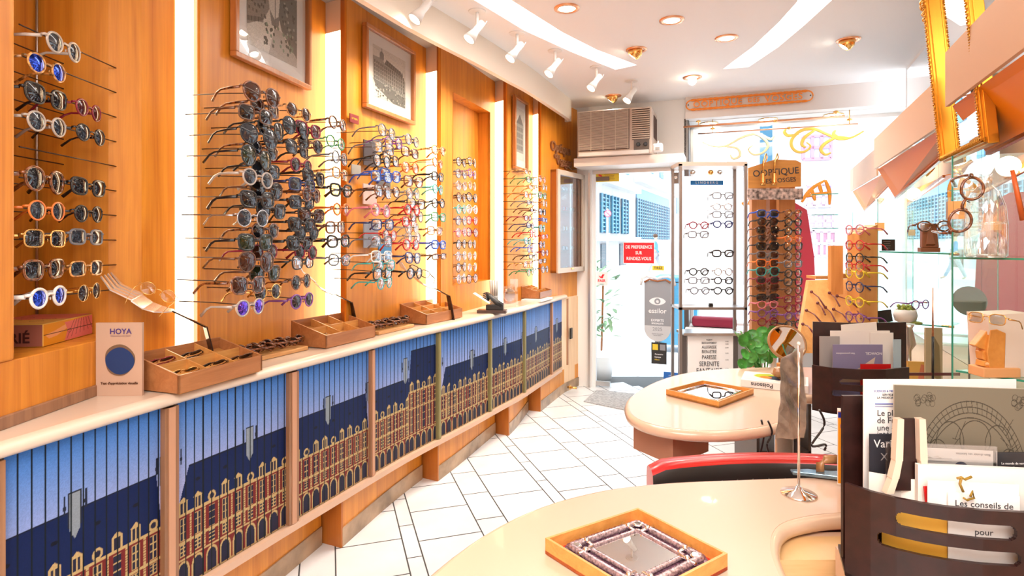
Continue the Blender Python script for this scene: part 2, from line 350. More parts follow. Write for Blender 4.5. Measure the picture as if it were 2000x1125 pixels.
# counter: worktop with rounded lip
prof = [(-.004, .0), (.012, .003), (.022, .010), (.026, .020), (.022, .031), (.012, .038), (-.004, .040)]   # out, down
cy = [y for y in ys if y <= 5.36]
mb = MB(); vs = []; 
for y in cy:
    for o_, d_ in prof: q = lipo(y, o_ - .026); vs.append((q[0], q[1], CT - d_))
n = len(prof); fs = [(i * n + k, (i + 1) * n + k, (i + 1) * n + k + 1, i * n + k + 1) for i in range(len(cy) - 1) for k in range(n - 1)]
mb.add(vs, fs, 0, True)
def backx(y): return lipo(y, -.03 - (.44 if y < 4.2 else max(.44 - (y - 4.2) * .33, .02)))
for i in range(len(cy) - 1):
    a, b = lipo(cy[i], -.03), lipo(cy[i + 1], -.03); c, d = backx(cy[i + 1]), backx(cy[i]); 
    mb.prism([a, b, c, d], CT - .04, CT - .0002)
counter = empty('display_counter', (lipx(3), 3, 0), 0, 'long curved counter with cream worktop and printed sliding shutters below', 'counter')
def to_local(o, par): o.parent = par; o.location = Vector(o.location) - par.location; return o
to_local(mb.build('worktop', M['cream']), counter)
# rail below shutters and dividers
mb = MB(); py_ = [y for y in ys if y <= 5.30]
for i in range(len(py_) - 1): mb.prism([lipo(py_[i], -.012), lipo(py_[i + 1], -.012), lipo(py_[i + 1], -.06), lipo(py_[i], -.06)], .215, .243)
to_local(mb.build('bottom_rail', mat('rail_pinkish', (.62, .40, .28), .4)), counter)
mb = MB()
for i in range(len(py_) - 1): mb.prism([lipo(py_[i], -.06), lipo(py_[i + 1], -.06), lipo(py_[i + 1], -.40 if py_[i] < 4.4 else -.1), lipo(py_[i], -.40 if py_[i] < 4.4 else -.1)], .215, .23)
to_local(mb.build('cabinet_base', M['brown_rail']), counter)
divs = [(-20, 1.30), (330, 1.865), (570, 2.335), (726, 2.80), (856, 3.32), (957, 3.87), (1024, 4.36), (1077, 4.90), (1108, 5.28)]
def lip_at(px):
    lo_, hi = .8, 5.4; r = ratio(px)
    for _ in range(50):
        m_ = (lo_ + hi) / 2; q = lipo(m_, -.03)
        if q[0] / q[1] < r: lo_ = m_
        else: hi = m_
    return lo_
DY = [.30, .80] + [lip_at(p) for p, _ in divs]
for i, y in enumerate(DY):
    mb = MB(); q = lipo(y, -.03); nn = lipn(y); wd = .052 if i < 5 else .035
    mb.box((q[0], q[1], .555), (wd * .5, wd, .62), math.atan2(nn[1], nn[0]))
    mb.box((q[0] + nn[0] * .008, q[1] + nn[1] * .008, .555), (wd * .3, wd * .45, .62), math.atan2(nn[1], nn[0]), 1)
    to_local(mb.build('divider', [M['brown_rail'], mat('divider_face', (.52, .27, .16), .4)] if i not in (6, 7, 8) else [mat('olive_rail', (.20, .17, .07), .4), mat('olive_face', (.26, .22, .09), .4)]), counter)
# the printed shutters
rng = np.random.default_rng(3)
SKY0, SKY1 = np.array((.22, .44, .74)), np.array((.60, .62, .79))
NAVY, CREAM_, BRICK, DARK = (.02, .10, .28), (.70, .60, .41), (.42, .12, .12), (.12, .12, .21)
def shutter(cv, length, s0, kind, tint=(1, 1, 1)):
    H = .62; asp = H / length
    X = lambda m: m / length          # metres -> canvas
    Z = lambda z: (z - .245) / H
    cv.a[:] = SKY1 + (SKY0 - SKY1) * (np.clip((cv.yy - .5) / .5, 0, 1) ** 1.3)[..., None]
    roof = NAVY
    def block(x0, x1, ridge, eave, hipl=.03, hipr=.03):
        cv.poly([(X(x0), Z(eave)), (X(x0 + hipl), Z(ridge)), (X(x1 - hipr), Z(ridge)), (X(x1), Z(eave))], roof)
        cv.rect(X(x0 + hipl), Z(ridge - .004), X(x1 - hipr), Z(ridge), (.06, .09, .18))
        cv.rect(X(x0), Z(.245), X(x1), Z(eave), BRICK)
        cv.rect(X(x0), Z(eave - .006), X(x1), Z(eave + .002), CREAM_); cv.rect(X(x0), Z(eave - .098), X(x1), Z(eave - .092), CREAM_)
        cv.rect(X(x0), Z(.245), X(x1), Z(.252), (.62, .52, .36)); cv.rect(X(x0), Z(.335), X(x1), Z(.341), CREAM_)
        nb = max(1, int(round((x1 - x0) / .058))); w_ = (x1 - x0) / nb
        for i in range(nb):
            c = x0 + (i + .5) * w_
            for sx in (-1, 1):                     # quoins
                for j in range(int((eave - .345) / .008)): cv.rect(X(c + sx * .028 - .0022), Z(.345 + j * .008), X(c + sx * .028 + .0022), Z(.345 + j * .008 + .004), CREAM_)
            for z0, z1 in ((.350, eave - .102), (eave - .088, eave - .014)):
                cv.rect(X(c - .0115), Z(z0), X(c + .0115), Z(z1), CREAM_); cv.rect(X(c - .010), Z(z0 + .003), X(c + .010), Z(z1 - .003), DARK)
                cv.rect(X(c - .001), Z(z0), X(c + .001), Z(z1), CREAM_)
                for q in (.35, .68): cv.rect(X(c - .010), Z(z0 + (z1 - z0) * q), X(c + .010), Z(z0 + (z1 - z0) * q + .0015), CREAM_)
            # arcade
            cv.ell(X(c), Z(.305), X(.023), Z(.245 + .028), CREAM_); cv.rect(X(c - .023), Z(.252), X(c + .023), Z(.305), CREAM_)
            cv.ell(X(c), Z(.303), X(.017), Z(.245 + .022), DARK); cv.rect(X(c - .017), Z(.252), X(c + .017), Z(.303), DARK)
            # dormers
            if i % 3 == 2: cv.ell(X(c), Z(eave + .018), X(.016), Z(.245 + .018), CREAM_); cv.ell(X(c), Z(eave + .018), X(.009), Z(.245 + .010), DARK)
            else:
                cv.rect(X(c - .015), Z(eave), X(c + .015), Z(eave + .040), CREAM_); cv.poly([(X(c - .018), Z(eave + .040)), (X(c), Z(eave + .056)), (X(c + .018), Z(eave + .040))], CREAM_)
                cv.rect(X(c - .009), Z(eave + .004), X(c + .009), Z(eave + .036), DARK); cv.rect(X(c - .001), Z(eave), X(c + .001), Z(eave + .036), CREAM_)
            if i % 2: cv.ell(X(c), Z((ridge + eave) / 2 + .02), X(.010), Z(.245 + .006), (.04, .06, .12))
    def chimney(x, ridge, h=.055):
        cv.rect(X(x - .017), Z(ridge - .04), X(x + .017), Z(ridge + h), (.12, .14, .18)); cv.rect(X(x - .014), Z(ridge - .05), X(x + .014), Z(ridge + h - .005), (.50, .54, .58))
        cv.poly([(X(x - .014), Z(ridge - .05)), (X(x), Z(ridge - .075)), (X(x + .014), Z(ridge - .05))], (.50, .54, .58))
        for d in (-.028, .030):
            cv.rect(X(x + d - .002), Z(ridge), X(x + d + .002), Z(ridge + .05), (.10, .13, .20)); cv.rect(X(x + d - .004), Z(ridge + .012), X(x + d + .004), Z(ridge + .022), (.10, .13, .20))
    L = length
    if kind == 'tower':
        block(-.04, L * .58, .655, .50, .05, .02); chimney(L * .50, .70, .07); block(L * .55, L * 1.1, .80, .575, .02, .08)
    elif kind == 'end':
        block(.03, L * 1.2, .645, .49, .05, 0); chimney(.02, .66, .03); chimney(L * .62, .645)
    else:
        block(-.05, L - .02, .66, .485, 0, .02); chimney(L * .42, .655); chimney(L - .01, .66, .05); 
    ns = int(round(length / .033))
    cv.noise(.10, rng)
    for i in range(ns + 1): cv.rect(i / ns - .0012 / length, 0, i / ns + .0012 / length, 1, (.04, .08, .10))
    cv.a *= np.array(tint)
for i in range(len(DY) - 1):
    y0, y1 = DY[i], DY[i + 1]; L = math.hypot(y1 - y0, lipx(y1) - lipx(y0)); res = .0022 if 1 < i < 6 else (.0032 if i >= 6 else .01)
    cv = Canvas(int(L / res), int(.62 / res), SKY1)
    shutter(cv, L, 0, ['plain', 'plain', 'plain', 'end', 'plain', 'tower', 'end', 'plain', 'plain', 'plain'][i])
    nsp = 24; yt = [y0 + (y1 - y0) * k / nsp for k in range(nsp + 1)]; pt = [lipo(y, -.036) for y in yt]
    fx = lambda u, v, pt=pt: (np.interp(u, np.linspace(0, 1, nsp + 1), [p[0] for p in pt]), np.interp(u, np.linspace(0, 1, nsp + 1), [p[1] for p in pt]), .245 + v * .62)
    to_local(printed('shutter', cv, fx, None, print_mat('shutter_print', .5, 0)), counter)
# plinth: sawtooth wood boards with stone skirting, and their fins
fins = [lip_at(p) for p in (667, 855, 993, 1055)]
fy = [.5, 1.2, fins[0] - .68] + fins
for i, y in enumerate(fy):
    a = lipo(y, -.03); yn = fy[i + 1] - .02 if i + 1 < len(fy) else 5.36
    pth = [lipo(y + (yn - y) * t, -.03 - (.10 * t if i + 1 < len(fy) else 0)) for t in [k / 10 for k in range(11)]]
    if i + 1 == len(fy): pth.append((.715, 5.72))
    mb = MB(); strip_prism(pth, .015, .085, .216, mb); strip_prism([(p[0] + .006, p[1] - .004) for p in pth], .02, 0, .085, mb, 1)
    nn = lipn(y); mb.box((a[0] - nn[0] * .06, a[1] - nn[1] * .06 - .004, .108), (.13, .012, .216), math.atan2(nn[1], nn[0]), 2)
    if i + 1 == len(fy): strip_prism([lipo(5.30, -.035), (.70, 5.70)], .03, .0, CT - .04, mb, 3)
    struct(mb.build('baseboard_left' if i == 0 else 'baseboard_left.%03d' % i, [M['wall_wood'], M['stone'], M['edge_wood'], M['pale_wood']]))
# ================================================================ CEILING + FASCIA
# fascia
mb = MB(); vsf = [y for y in ys if 0 < y < 5.36]
pts = [lipo(y, .06) for y in [-1.5] + vsf]; pts[-3:] = [(pts[-3][0] - .0, pts[-3][1]), (pts[-2][0] - .01, pts[-2][1]), (pts[-1][0] - .02, pts[-1][1])]
strip_prism(pts, .035, 2.51, 2.7, mb); e_ = pts[-1]
mb.prism([e_, (e_[0] - .035, e_[1]), (e_[0] - .06, e_[1] + .02), (e_[0] - .04, e_[1] + .04)], 2.51, 2.7)
struct(mb.build('trim_2', M['fascia']))
mb = MB()
for i in range(len(pts) - 1):
    a, b = pts[i], pts[i + 1]; mb.prism([(a[0] - .03, a[1]), (b[0] - .03, b[1]), (b[0] - .75, b[1] + .25), (a[0] - .75, a[1] + .25)], 2.675, 2.70)
struct(mb.build('ceiling.001', mat('soffit_grey', (.45, .44, .42), .7)))
# main ceiling with two curved light slots
def ell_pts(pl): return [(P(px, py, 1.3 * FPX / (HY - py)).x, 1.3 * FPX / (HY - py)) for px, py in pl]
slotL = ell_pts([(640, -380), (780, -190), (926, 0), (1025, 60), (1115, 101), (1202, 136), (1244, 127), (1165, 97), (1100, 64), (998, 0), (880, -160), (760, -380)])
slotR = ell_pts([(1412, 135), (1462, 131), (1520, 92), (1570, 50), (1625, 0), (1760, -170), (1850, -380), (1720, -380), (1630, -140), (1556, 5), (1520, 45), (1470, 92)])
def rnd(pl, n=3):
    return pl
wz = 2.7
bm = bmesh.new()
outer = [(-1.9, -1.5), (1.4, -1.5), (1.4, .6), (2.3, .9), (3.6, 4.2), (3.3, 4.95), FP(.2, .5, 0)[:2], (.55, 6.05), (-.4, 6.0), (-1.9, 3)]
allE = []
for loop in (outer, slotL, slotR):
    v_ = [bm.verts.new((p[0], p[1], wz)) for p in loop]; allE += [bm.edges.new((v_[i], v_[(i + 1) % len(v_)])) for i in range(len(v_))]
bmesh.ops.triangle_fill(bm, use_beauty=True, use_dissolve=False, edges=allE)
for loop in (slotL, slotR):
    n = len(loop); v0 = [bm.verts.new((p[0], p[1], wz)) for p in loop]; v1 = [bm.verts.new((p[0], p[1], wz + .14)) for p in loop]
    for i in range(n): bm.faces.new((v0[i], v0[(i + 1) % n], v1[(i + 1) % n], v1[i]))
me = bpy.data.meshes.new('ceiling'); bm.to_mesh(me); bm.free(); me.materials.append(M['ceil']); o = bpy.data.objects.new('ceiling', me); COL.objects.link(o); struct(o)
for nm, loop, col_, lab in (('L', slotL, (1, .98, .95), 'curved glowing light slot recessed in the ceiling, left of the two'), ('R', slotR, (1, .90, .74), 'curved glowing light slot recessed in the ceiling, right of the two')):
    c = loop[0]; mb = MB(); mb.prism([(p[0] - c[0], p[1] - c[1]) for p in loop], 0, .01)
    o = mb.build('cove_light', mat('cove_glow_' + nm, (1, 1, 1), .5, emit=col_, es=6), loc=(c[0], c[1], wz + .135)); tag(o, lab, 'ceiling light')
# roof slab over the room
mb = MB(); mb.prism(outer, wz + .15, wz + .2); struct(mb.build('ceiling.002', M['white']))
# ================================================================ FLOOR
mb = MB(); room = [(-1.75, -1.5), (1.4, -1.5), (1.4, .6), (3.4, 4.9), (3.2, 5.0), (FP(-.1, .12, 0)[:2])[:2], (.5, 6.0), (-1.7, 3)]
mb.add([(x, y, -.003) for x, y in ((-2.2, -1.6), (3.8, -1.6), (3.8, 6), (-2.2, 6))], [(0, 1, 2, 3)], 1)
ax, ay = -.302, .953; bx_, by_ = .953, .302
def inroom(x, y): 
    return -1.75 < x < 3.3 and y > -1.5 and (x - FO[0]) * FN[0] + (y - FO[1]) * FN[1] < .13 and .915 * x - .403 * y < DW + .1
cols = []; b0 = .397 - .824 * 6
while b0 < 5.2:
    cols += [(b0, .305, 0), (b0 + .305, .148, .12), (b0 + .453, .30, .05), (b0 + .753, .071, .17)]; b0 += .824
g = .0065
for b, wdt, ph in cols:
    step = .30; a = -3.0 + ph
    while a < 6.6:
        cx, cy_ = bx_ * (b + wdt / 2) + ax * (a + step / 2), by_ * (b + wdt / 2) + ay * (a + step / 2)
        if inroom(cx, cy_):
            c4 = [(b + g / 2, a + g / 2), (b + wdt - g / 2, a + g / 2), (b + wdt - g / 2, a + step - g / 2), (b + g / 2, a + step - g / 2)]
            mb.add([(bx_ * p + ax * q, by_ * p + ay * q, 0) for p, q in c4], [(0, 1, 2, 3)], 0)
        a += step
tile = mat('pale_marble_tile', (.76, .77, .78), .22, var=.07, vs=3, coat=.2)
o = mb.build('floor', [tile, mat('grout', (.07, .07, .07), .8)]); struct(o)
# ================================================================ FACADE, DOOR, WINDOW
def fbox(mb, t0, t1, d0, d1, z0, z1, mi=0): mb.prism([FP(t0, d0, 0)[:2], FP(t1, d0, 0)[:2], FP(t1, d1, 0)[:2], FP(t0, d1, 0)[:2]], z0, z1, mi)
TR = 2.62; DT0, DT1 = .06, .85; WIN = .30
mb = MB(); fbox(mb, -.30, .0, 0, .12, 0, 2.7); fbox(mb, -.30, .90, -.0, .12, 2.13, 2.7); fbox(mb, .0, .035, -.02, .10, 0, 2.13, 0)
struct(mb.build('wall_front', M['white']))
mb = MB(); fbox(mb, -.06, .905, -.34, .0, 2.085, 2.16); struct(mb.build('trim_3', mat('shelf_paint', (.80, .72, .66), .5)))
mb = MB(); fbox(mb, .0, .90, .0, .06, 2.05, 2.085); fbox(mb, -.0, .02, -.03, 0, 0, 2.06); struct(mb.build('trim_4', M['steel']))
mb = MB(); fbox(mb, .90, TR + .3, -.06, .06, 2.505, 2.7); struct(mb.build('wall_front.001', mat('beam_paint', (.82, .76, .72), .6)))
mb = MB(); fbox(mb, .90, TR + .3, .06, .42, 2.50, 2.56); struct(mb.build('ceiling.003', M['white']))
mb = MB(); fbox(mb, .885, TR + .3, WIN - .06, WIN + .06, 0, .60); fbox(mb, .885, .93, .0, WIN + .06, 0, .6); struct(mb.build('wall_front.002', mat('sill_wall', (.55, .50, .46), .6)))
mb = MB(); fbox(mb, .90, TR + .2, -.12, WIN - .05, .595, .625); struct(mb.build('trim_5', M['white']))
mb = MB(); fbox(mb, TR + .05, TR + .12, .0, WIN + .08, 0, 2.7); struct(mb.build('wall_front.003', M['white']))
mb = MB(); fbox(mb, .885, .925, .0, WIN + .06, .6, 2.52); struct(mb.build('trim_6', mat('dark_jamb', (.10, .085, .08), .4, .3)))
# perforated side screen near the air conditioner
mb = MB(); fbox(mb, .905, .915, -.02, .0, 2.12, 2.5); struct(mb.build('trim_7', M['grey']))
t = bpy.data.objects.new('window_1', None); COL.objects.link(t); t.location = FP(.92, WIN, .6); t['kind'] = 'structure'
def wb(name, m, args, mb=None):
    mb = MB(); 
    for a in args: fbox(mb, *a)
    o = mb.build(name, m); o.parent = t; o.location = -Vector(t.location); return o
wb('pane', M['pane'], [(.93, TR + .05, WIN, WIN + .008, .62, 2.50)])
wb('window_frame', M['white'], [(.92, .95, WIN - .02, WIN + .03, .6, 2.50), (.92, TR + .1, WIN - .02, WIN + .03, .6, .64), (.92, TR + .1, WIN - .02, WIN + .03, 2.47, 2.50)])
# glass door
t = bpy.data.objects.new('door_1', None); COL.objects.link(t); t.location = FP(DT0, .03, 0); t['kind'] = 'structure'
wb('door_panel', M['pane'], [(DT0, DT1, .03, .04, .01, 2.045)])
wb('hinge_plate', mat('dark_steel', (.16, .13, .11), .35, .8), [(DT0 + .005, DT0 + .135, .02, .05, 1.985, 2.025)])
wb('hinge_plate', M['steel'], [(DT0 + .005, DT0 + .14, .02, .05, .012, .055)])
wb('lock_plate', mat('dark_steel', (.16, .13, .11), .35, .8), [(DT1 - .085, DT1 + .005, .015, .055, 1.935, 2.035)])
mb = MB(); c = FP(DT1 - .04, .012, 1.99); mb.lathe([(.016, 0), (.02, .004), (.012, .01)], M=Matrix.Rotation(math.pi / 2, 4, 'X') , n=16); o = mb.build('lock_cylinder', M['chrome']); o.parent = t; o.location = Vector(c) - t.location
# transom frame, left edge seal
mb = MB(); fbox(mb, .035, .065, .01, .06, 0, 2.05); struct(mb.build('trim_8', M['white']))
# back and right walls
mb = MB(); mb.box((0, -1.55, 1.35), (4.2, .1, 2.7)); struct(mb.build('wall_back', M['white']))
a = WS(-.35 - .0, DW); 
mb = MB(); r0 = WS(0.2, DW + .01); r1 = WS(6.0, DW + .01); mb.prism([r0, WS(5.15, DW + .01), WS(5.15, DW + .08), WS(.2, DW + .08)], 0, 2.7)
mb.prism([(r0[0], r0[1]), (1.4, r0[1] - .1), (1.45, r0[1] + .1)], 0, 2.7); mb.prism([(1.4, -1.5), (1.45, -1.5), (1.45, r0[1] + .1), (1.4, r0[1] + .1)], 0, 2.7)
struct(mb.build('wall_right', M['white']))
# wall-mirror panels on the right wall, each a lift-off piece
cuts = [.9, 1.75, 2.6, 3.45, 4.2, 5.05]
labs = ['tall wall mirror panel, nearest of the row on the right wall', 'wall mirror panel behind the large glass bottle', 'wall mirror panel behind the dark stone nose stand', 'wall mirror panel behind the yellow-armed display column', 'narrow wall mirror panel nearest the shop window']
for i in range(5):
    a, b = WS(cuts[i] + .002, DW), WS(cuts[i + 1] - .002, DW); a2, b2 = WS(cuts[i] + .002, DW + .008), WS(cuts[i + 1] - .002, DW + .008)
    mb = MB(); mb.prism([(0, 0), (b[0] - a[0], b[1] - a[1]), (b2[0] - a[0], b2[1] - a[1]), (a2[0] - a[0], a2[1] - a[1])], 0, 1.90)
    tag(mb.build('wall_mirror', M['mirror'], loc=(a[0], a[1], .76)), labs[i], 'mirror', 'mirror panels along the right wall')
# ---------------- air conditioner
ac = empty('air_conditioner', FP(-.02, -.40, 2.165), FROT, 'beige window air conditioner with louvred grille above the shop door', 'air conditioner')
be = mat('ac_beige', (.62, .50, .42), .5)
mb = MB(); mb.box((.33, .22, .205), (.66, .40, .41)); mb.build('casing', be, ac, bevel=.01)
mb = MB(); mb.box((.24, .018, .225), (.46, .012, .35), mi=1)
for i in range(34): mb.box((.24, .006, .06 + i * .0102), (.45, .012, .0052))
for i in range(5): mb.box((.02 + i * .11, .003, .225), (.004, .012, .35))
mb.build('intake_grille', [be, mat('grille_dark', (.09, .05, .04), .6)], ac)
mb = MB(); mb.box((.57, .018, .26), (.15, .012, .27), mi=1)
for i in range(15): mb.box((.57, .004, .135 + i * .0185), (.15, .02, .006), M=Matrix.Rotation(.5, 4, 'X'))
mb.build('outlet_louvres', [be, mat('grille_dark', (.09, .05, .04), .6)], ac)
mb = MB(); mb.box((.575, .012, .08), (.13, .014, .10)); cp = mb.build('control_panel', mat('control_brown', (.10, .075, .06), .4), ac)
for x in (.55, .61):
    mb = MB(); mb.lathe([(.018, 0), (.018, .008), (.012, .02)], (x, .006, .08), 16, M=Matrix.Rotation(math.pi / 2, 4, 'X')); dl_ = mb.build('dial', M['black'], cp)
mb = MB(); mb.box((.33, .015, .018), (.62, .03, .03)); mb.build('lower_trim', mat('ac_pale', (.80, .74, .70), .4), ac)
mb = MB()
for i in range(14): mb.box((.664, .16 + i * .016, .26), (.004, .007, .2))
mb.build('side_vent', mat('grille_dark', (.09, .05, .04), .6), ac)
q = FP(.70, -.44, 2.20); s_ = empty('alarm_sensor', q, FROT, 'small white rounded sensor box hanging at the air conditioner corner', 'sensor')
mb = MB(); mb.box((0, 0, 0), (.085, .05, .075)); mb.build('housing', M['white'], s_, bevel=.015); mb = MB(); mb.box((0, -.027, -.01), (.035, .004, .025)); mb.build('lens_window', M['grey'], s_); mb = MB(); mb.tube([(0, 0, .03), (.0, .03, .06)], .006, 8); mb.build('bracket', M['white'], s_)
# ---------------- shop sign on the beam
sg = empty('shop_name_sign', FP(ft(1340, -.08), -.08, 2.62), FROT, 'orange openwork sign reading OOPTIQUE DES VOSGES on the white beam', 'sign')
orange = mat('sign_orange', (.90, .27, .02), .4)
Ls = ft(1588, -.08) - ft(1340, -.08); zs = fz(1340, 206, -.08) - 2.62
mb = MB(); h = .042
loopp = [(h * 1.0 - h * math.sin(a_), 0, zs + h * math.cos(a_)) for a_ in [math.pi * k / 8 for k in range(9)]] + [(Ls - h + h * math.sin(a_), 0, zs - h * math.cos(a_)) for a_ in [math.pi * k / 8 for k in range(9)]]
mb.tube(loopp, .006, 6, closed=True)
for k in range(20):
    for sz in (-1, 1):
        cx = h + (Ls - 2 * h) * (k + .5) / 20; mb.tube([(cx + .028 * math.cos(a_), 0, zs + sz * h + .008 * math.sin(a_)) for a_ in [2 * math.pi * j / 10 for j in range(10)]], .004, 5, closed=True)
mb.build('border', orange, sg)
for s2, x_, sz in (('OOPTIQUE', .26, .075), ('DES', .55, .052), ('VOSGES', .78, .075)):
    text(s2, sz, orange, frame_m((Ls * x_, -.004, zs), (1, 0, 0), (0, 0, 1)), 'lettering', sg, .004, spacing=1.12, bold=.001)
for x_ in (.02, Ls - .02):
    mb = MB(); mb.lathe([(.006, 0), (.006, .004)], (x_, -.008, zs), 10, M=Matrix.Rotation(math.pi / 2, 4, 'X')); mb.build('screw', M['black'], sg)
# ---------------- two brass rails under the beam
for (x0, y0, x1, y1, d, lab) in ((1335, 247, 1650, 228, -.22, 'front brass curtain rail, thicker of two, below the white beam'), (1363, 263, 1676, 240, .02, 'rear thin brass rail below the white beam')):
    a = FP(ft(x0, d), d, fz(x0, y0, d)); b = FP(ft(x1, d), d, fz(x1, y1, d)); z_ = (a.z + b.z) / 2; a.z = b.z = z_
    t = empty('brass_rail', a, 0, lab, 'rail'); v = b - a
    mb = MB(); mb.tube([(0, 0, 0), v], .009 if d < 0 else .006, 8); mb.build('pole', M['copper'], t)
    for f_ in (.1, .95):
        mb = MB(); p_ = v * f_; mb.tube([p_, p_ + Vector((0, 0, 2.50 - z_ if d > -.1 else 2.7 - z_ if False else .05))], .004, 6); mb.lathe([(.018, 0), (.022, .012), (.006, .02)], p_ + Vector((0, 0, .03)), 12); mb.build('bracket', M['brass'], t)
    mb = MB(); mb.tube([v * .58, v * .6], .013, 8); mb.build('joint', M['brass'], t)
# ---------------- recessed spots in the bay soffit
for i, (px, lb) in enumerate(((1385, 'recessed brass-ringed lamp above the window, nearest the air conditioner'), (1500, 'recessed brass-ringed lamp above the window, middle one'), (1628, 'recessed brass-ringed lamp above the window, nearest the mirror wall'))):
    t = empty('downlight', FP(ft(px, .18), .18, 2.497), 0, lb, 'ceiling light'); mb = MB(); mb.tube([(.075 * math.cos(a_), .075 * math.sin(a_), 0) for a_ in [k * math.pi / 12 for k in range(24)]], .006, 6, closed=True); mb.build('trim_ring', M['brass'], t)
    mb = MB(); mb.lathe([(.07, 0), (.06, .002)], n=24); mb.build('bulb', mat('bulb_glow', (1, 1, 1), .5, emit=(1, .88, .68), es=25), t)
# ---------------- stickers on the door
def fx_m(px, py, d=.028): t_ = ft(px, d); p = FP(t_, d, fz(px, py, d)); return frame_m(p, (FU[0], FU[1], 0), (0, 0, 1)), FPX / p.y
def sticker(name, x0, y0, x1, y1, m, label, cat='sticker', d=.0275, parts=(), group=None, roundb=0):
    Mx, k = fx_m((x0 + x1) / 2, (y0 + y1) / 2, d); t = empty(name, Mx.translation, FROT, label, cat)
    w_ = ft(x1, d) - ft(x0, d); h_ = (y1 - y0) / k
    mb = MB()
    if roundb: 
        pl = [(-w_ / 2, h_ / 2), (-w_ / 2, -h_ / 2 + w_ / 2)] + [(-w_ / 2 * math.cos(a_), -h_ / 2 + w_ / 2 - w_ / 2 * math.sin(a_)) for a_ in [math.pi * q / 12 for q in range(1, 12)]] + [(w_ / 2, -h_ / 2 + w_ / 2), (w_ / 2, h_ / 2)]
        mb.slab([(x, -.0005, z) for x, z in pl], [(x, .0005, z) for x, z in pl])
    else: mb.box((0, 0, 0), (w_, .001, h_))
    mb.build('sheet', m, t)
    for s2, dx, dz, sz, mm, *e in parts: text(s2, sz, mm, frame_m((dx * w_, -.0012, dz * h_), (1, 0, 0), (0, 0, 1)), 'lettering', t, .0003, bold=(e[0] if e else 0))
    return t, w_, h_
wt = mat('sign_white', (.9, .9, .9), .5); bk = M['black']; yl = mat('sticker_yellow', (.85, .60, .04), .5)
t, w_, h_ = sticker('appointment_sign', 1217, 473, 1278, 515, wt, 'red sign asking for appointments by preference on the glass door', 'sign')
mb = MB(); mb.box((0, -.001, 0), (w_ * .965, .001, h_ * .95)); mb.build('red_field', M['redsign'], t)
for s2, dz in (('DE PREFERENCE', .27), ('SUR', 0), ('RENDEZ-VOUS', -.27)): text(s2, .042, wt, frame_m((0, -.002, dz * h_), (1, 0, 0), (0, 0, 1)), 'lettering', t, .0003, sx=.82, bold=.0008)
sticker('pull_sticker', 1274, 519, 1297, 528, yl, 'small yellow TIREZ sticker below the red door sign', parts=(('TIREZ', 0, 0, .03, bk, .0006),))
t, w_, h_ = sticker('alarm_notice', 1160, 332, 1209, 355, yl, 'yellow surveillance notice at the top of the glass door', parts=(('SITE SOUS SURVEILLANCE VIDEO', 0, .36, .0135, M['redsign']),))
mb = MB(); mb.box((-.06, -.002, .005), (.035, .001, .014), M=Matrix.Rotation(.4, 4, 'Y')); mb.build('camera_mark', M['redsign'], t)
mb = MB()
for i in range(5): mb.box((.03, -.0015, .015 - i * .014), (.10 - .01 * (i % 3), .001, .0035))
mb.build('text_lines', mat('ochre_ink', (.35, .16, .02), .5), t)
eg = mat('essilor_grey', (.30, .31, .33), .5); egl = mat('essilor_light', (.62, .63, .64), .5)
t, w_, h_ = sticker('optician_label', 1258, 548, 1310, 667, eg, 'tall grey essilor experts 2025 label with eye emblem on the door', roundb=1)
mb = MB(); mb.box((0, -.0008, -h_ * .20), (w_ * .99, .001, h_ * .16), mi=0)
pl = [(-w_ / 2, -.12 * h_), (-w_ / 2, -h_ / 2 + w_ / 2)] + [(-w_ / 2 * math.cos(a_), -h_ / 2 + w_ / 2 - w_ / 2 * math.sin(a_)) for a_ in [math.pi * q / 12 for q in range(1, 12)]] + [(w_ / 2, -h_ / 2 + w_ / 2), (w_ / 2, -.12 * h_)]
mb = MB(); mb.slab([(x * .99, -.0012, z) for x, z in pl], [(x * .99, -.0004, z) for x, z in pl]); mb.build('lower_field', egl, t)
mb = MB(); mb.slab([(.075 * c_, -.0014, .16 * h_ + z_) for c_, z_ in [(math.cos(a_), (.036 * math.sin(a_)) * abs(math.sin(a_)) ** .3) for a_ in [2 * math.pi * q / 28 for q in range(28)]]], [(.075 * c_, -.0006, .16 * h_ + z_) for c_, z_ in [(math.cos(a_), (.036 * math.sin(a_)) * abs(math.sin(a_)) ** .3) for a_ in [2 * math.pi * q / 28 for q in range(28)]]]); mb.build('eye_emblem', wt, t)
mb = MB(); mb.lathe([(.028, 0), (.028, .001)], (0, -.0015, .16 * h_), 24, M=Matrix.Rotation(math.pi / 2, 4, 'X')); mb.build('iris', eg, t)
text('e', .05, wt, frame_m((0, -.0035, .163 * h_), (1, 0, 0), (0, 0, 1)), 'lettering', t, .0003, bold=.0015)
for s2, dz, sz, mm in (('essilor', .0, .062, wt), ('EXPERTS', -.155, .03, wt), ('SPECIALISTE', -.205, .02, wt), ('2025', -.30, .045, eg), ('Opticien Specialiste', -.375, .013, eg), ('Verres Essilor', -.40, .013, eg)): text(s2, sz, mm, frame_m((0, -.002, dz * h_), (1, 0, 0), (0, 0, 1)), 'lettering', t, .0003, bold=.0006)
mb = MB(); mb.box((0, -.0014, -.18 * h_), (w_ * .99, .0006, h_ * .125)); mb.build('banner', eg, t)
mb = MB()
mb.tube([(-w_ * .62, -.004, h_ * .42), (-w_ * .58, -.004, h_ * .53), (-w_ * .4, -.004, h_ * .57), (-w_ * .18, -.004, h_ * .55), (0, -.004, h_ * .53), (w_ * .18, -.004, h_ * .56), (w_ * .4, -.004, h_ * .57), (w_ * .6, -.004, h_ * .53), (w_ * .66, -.004, h_ * .42)], .012, 8, flat=1, up=(0, 1, 0)); mb.build('top_scroll', wt, t)
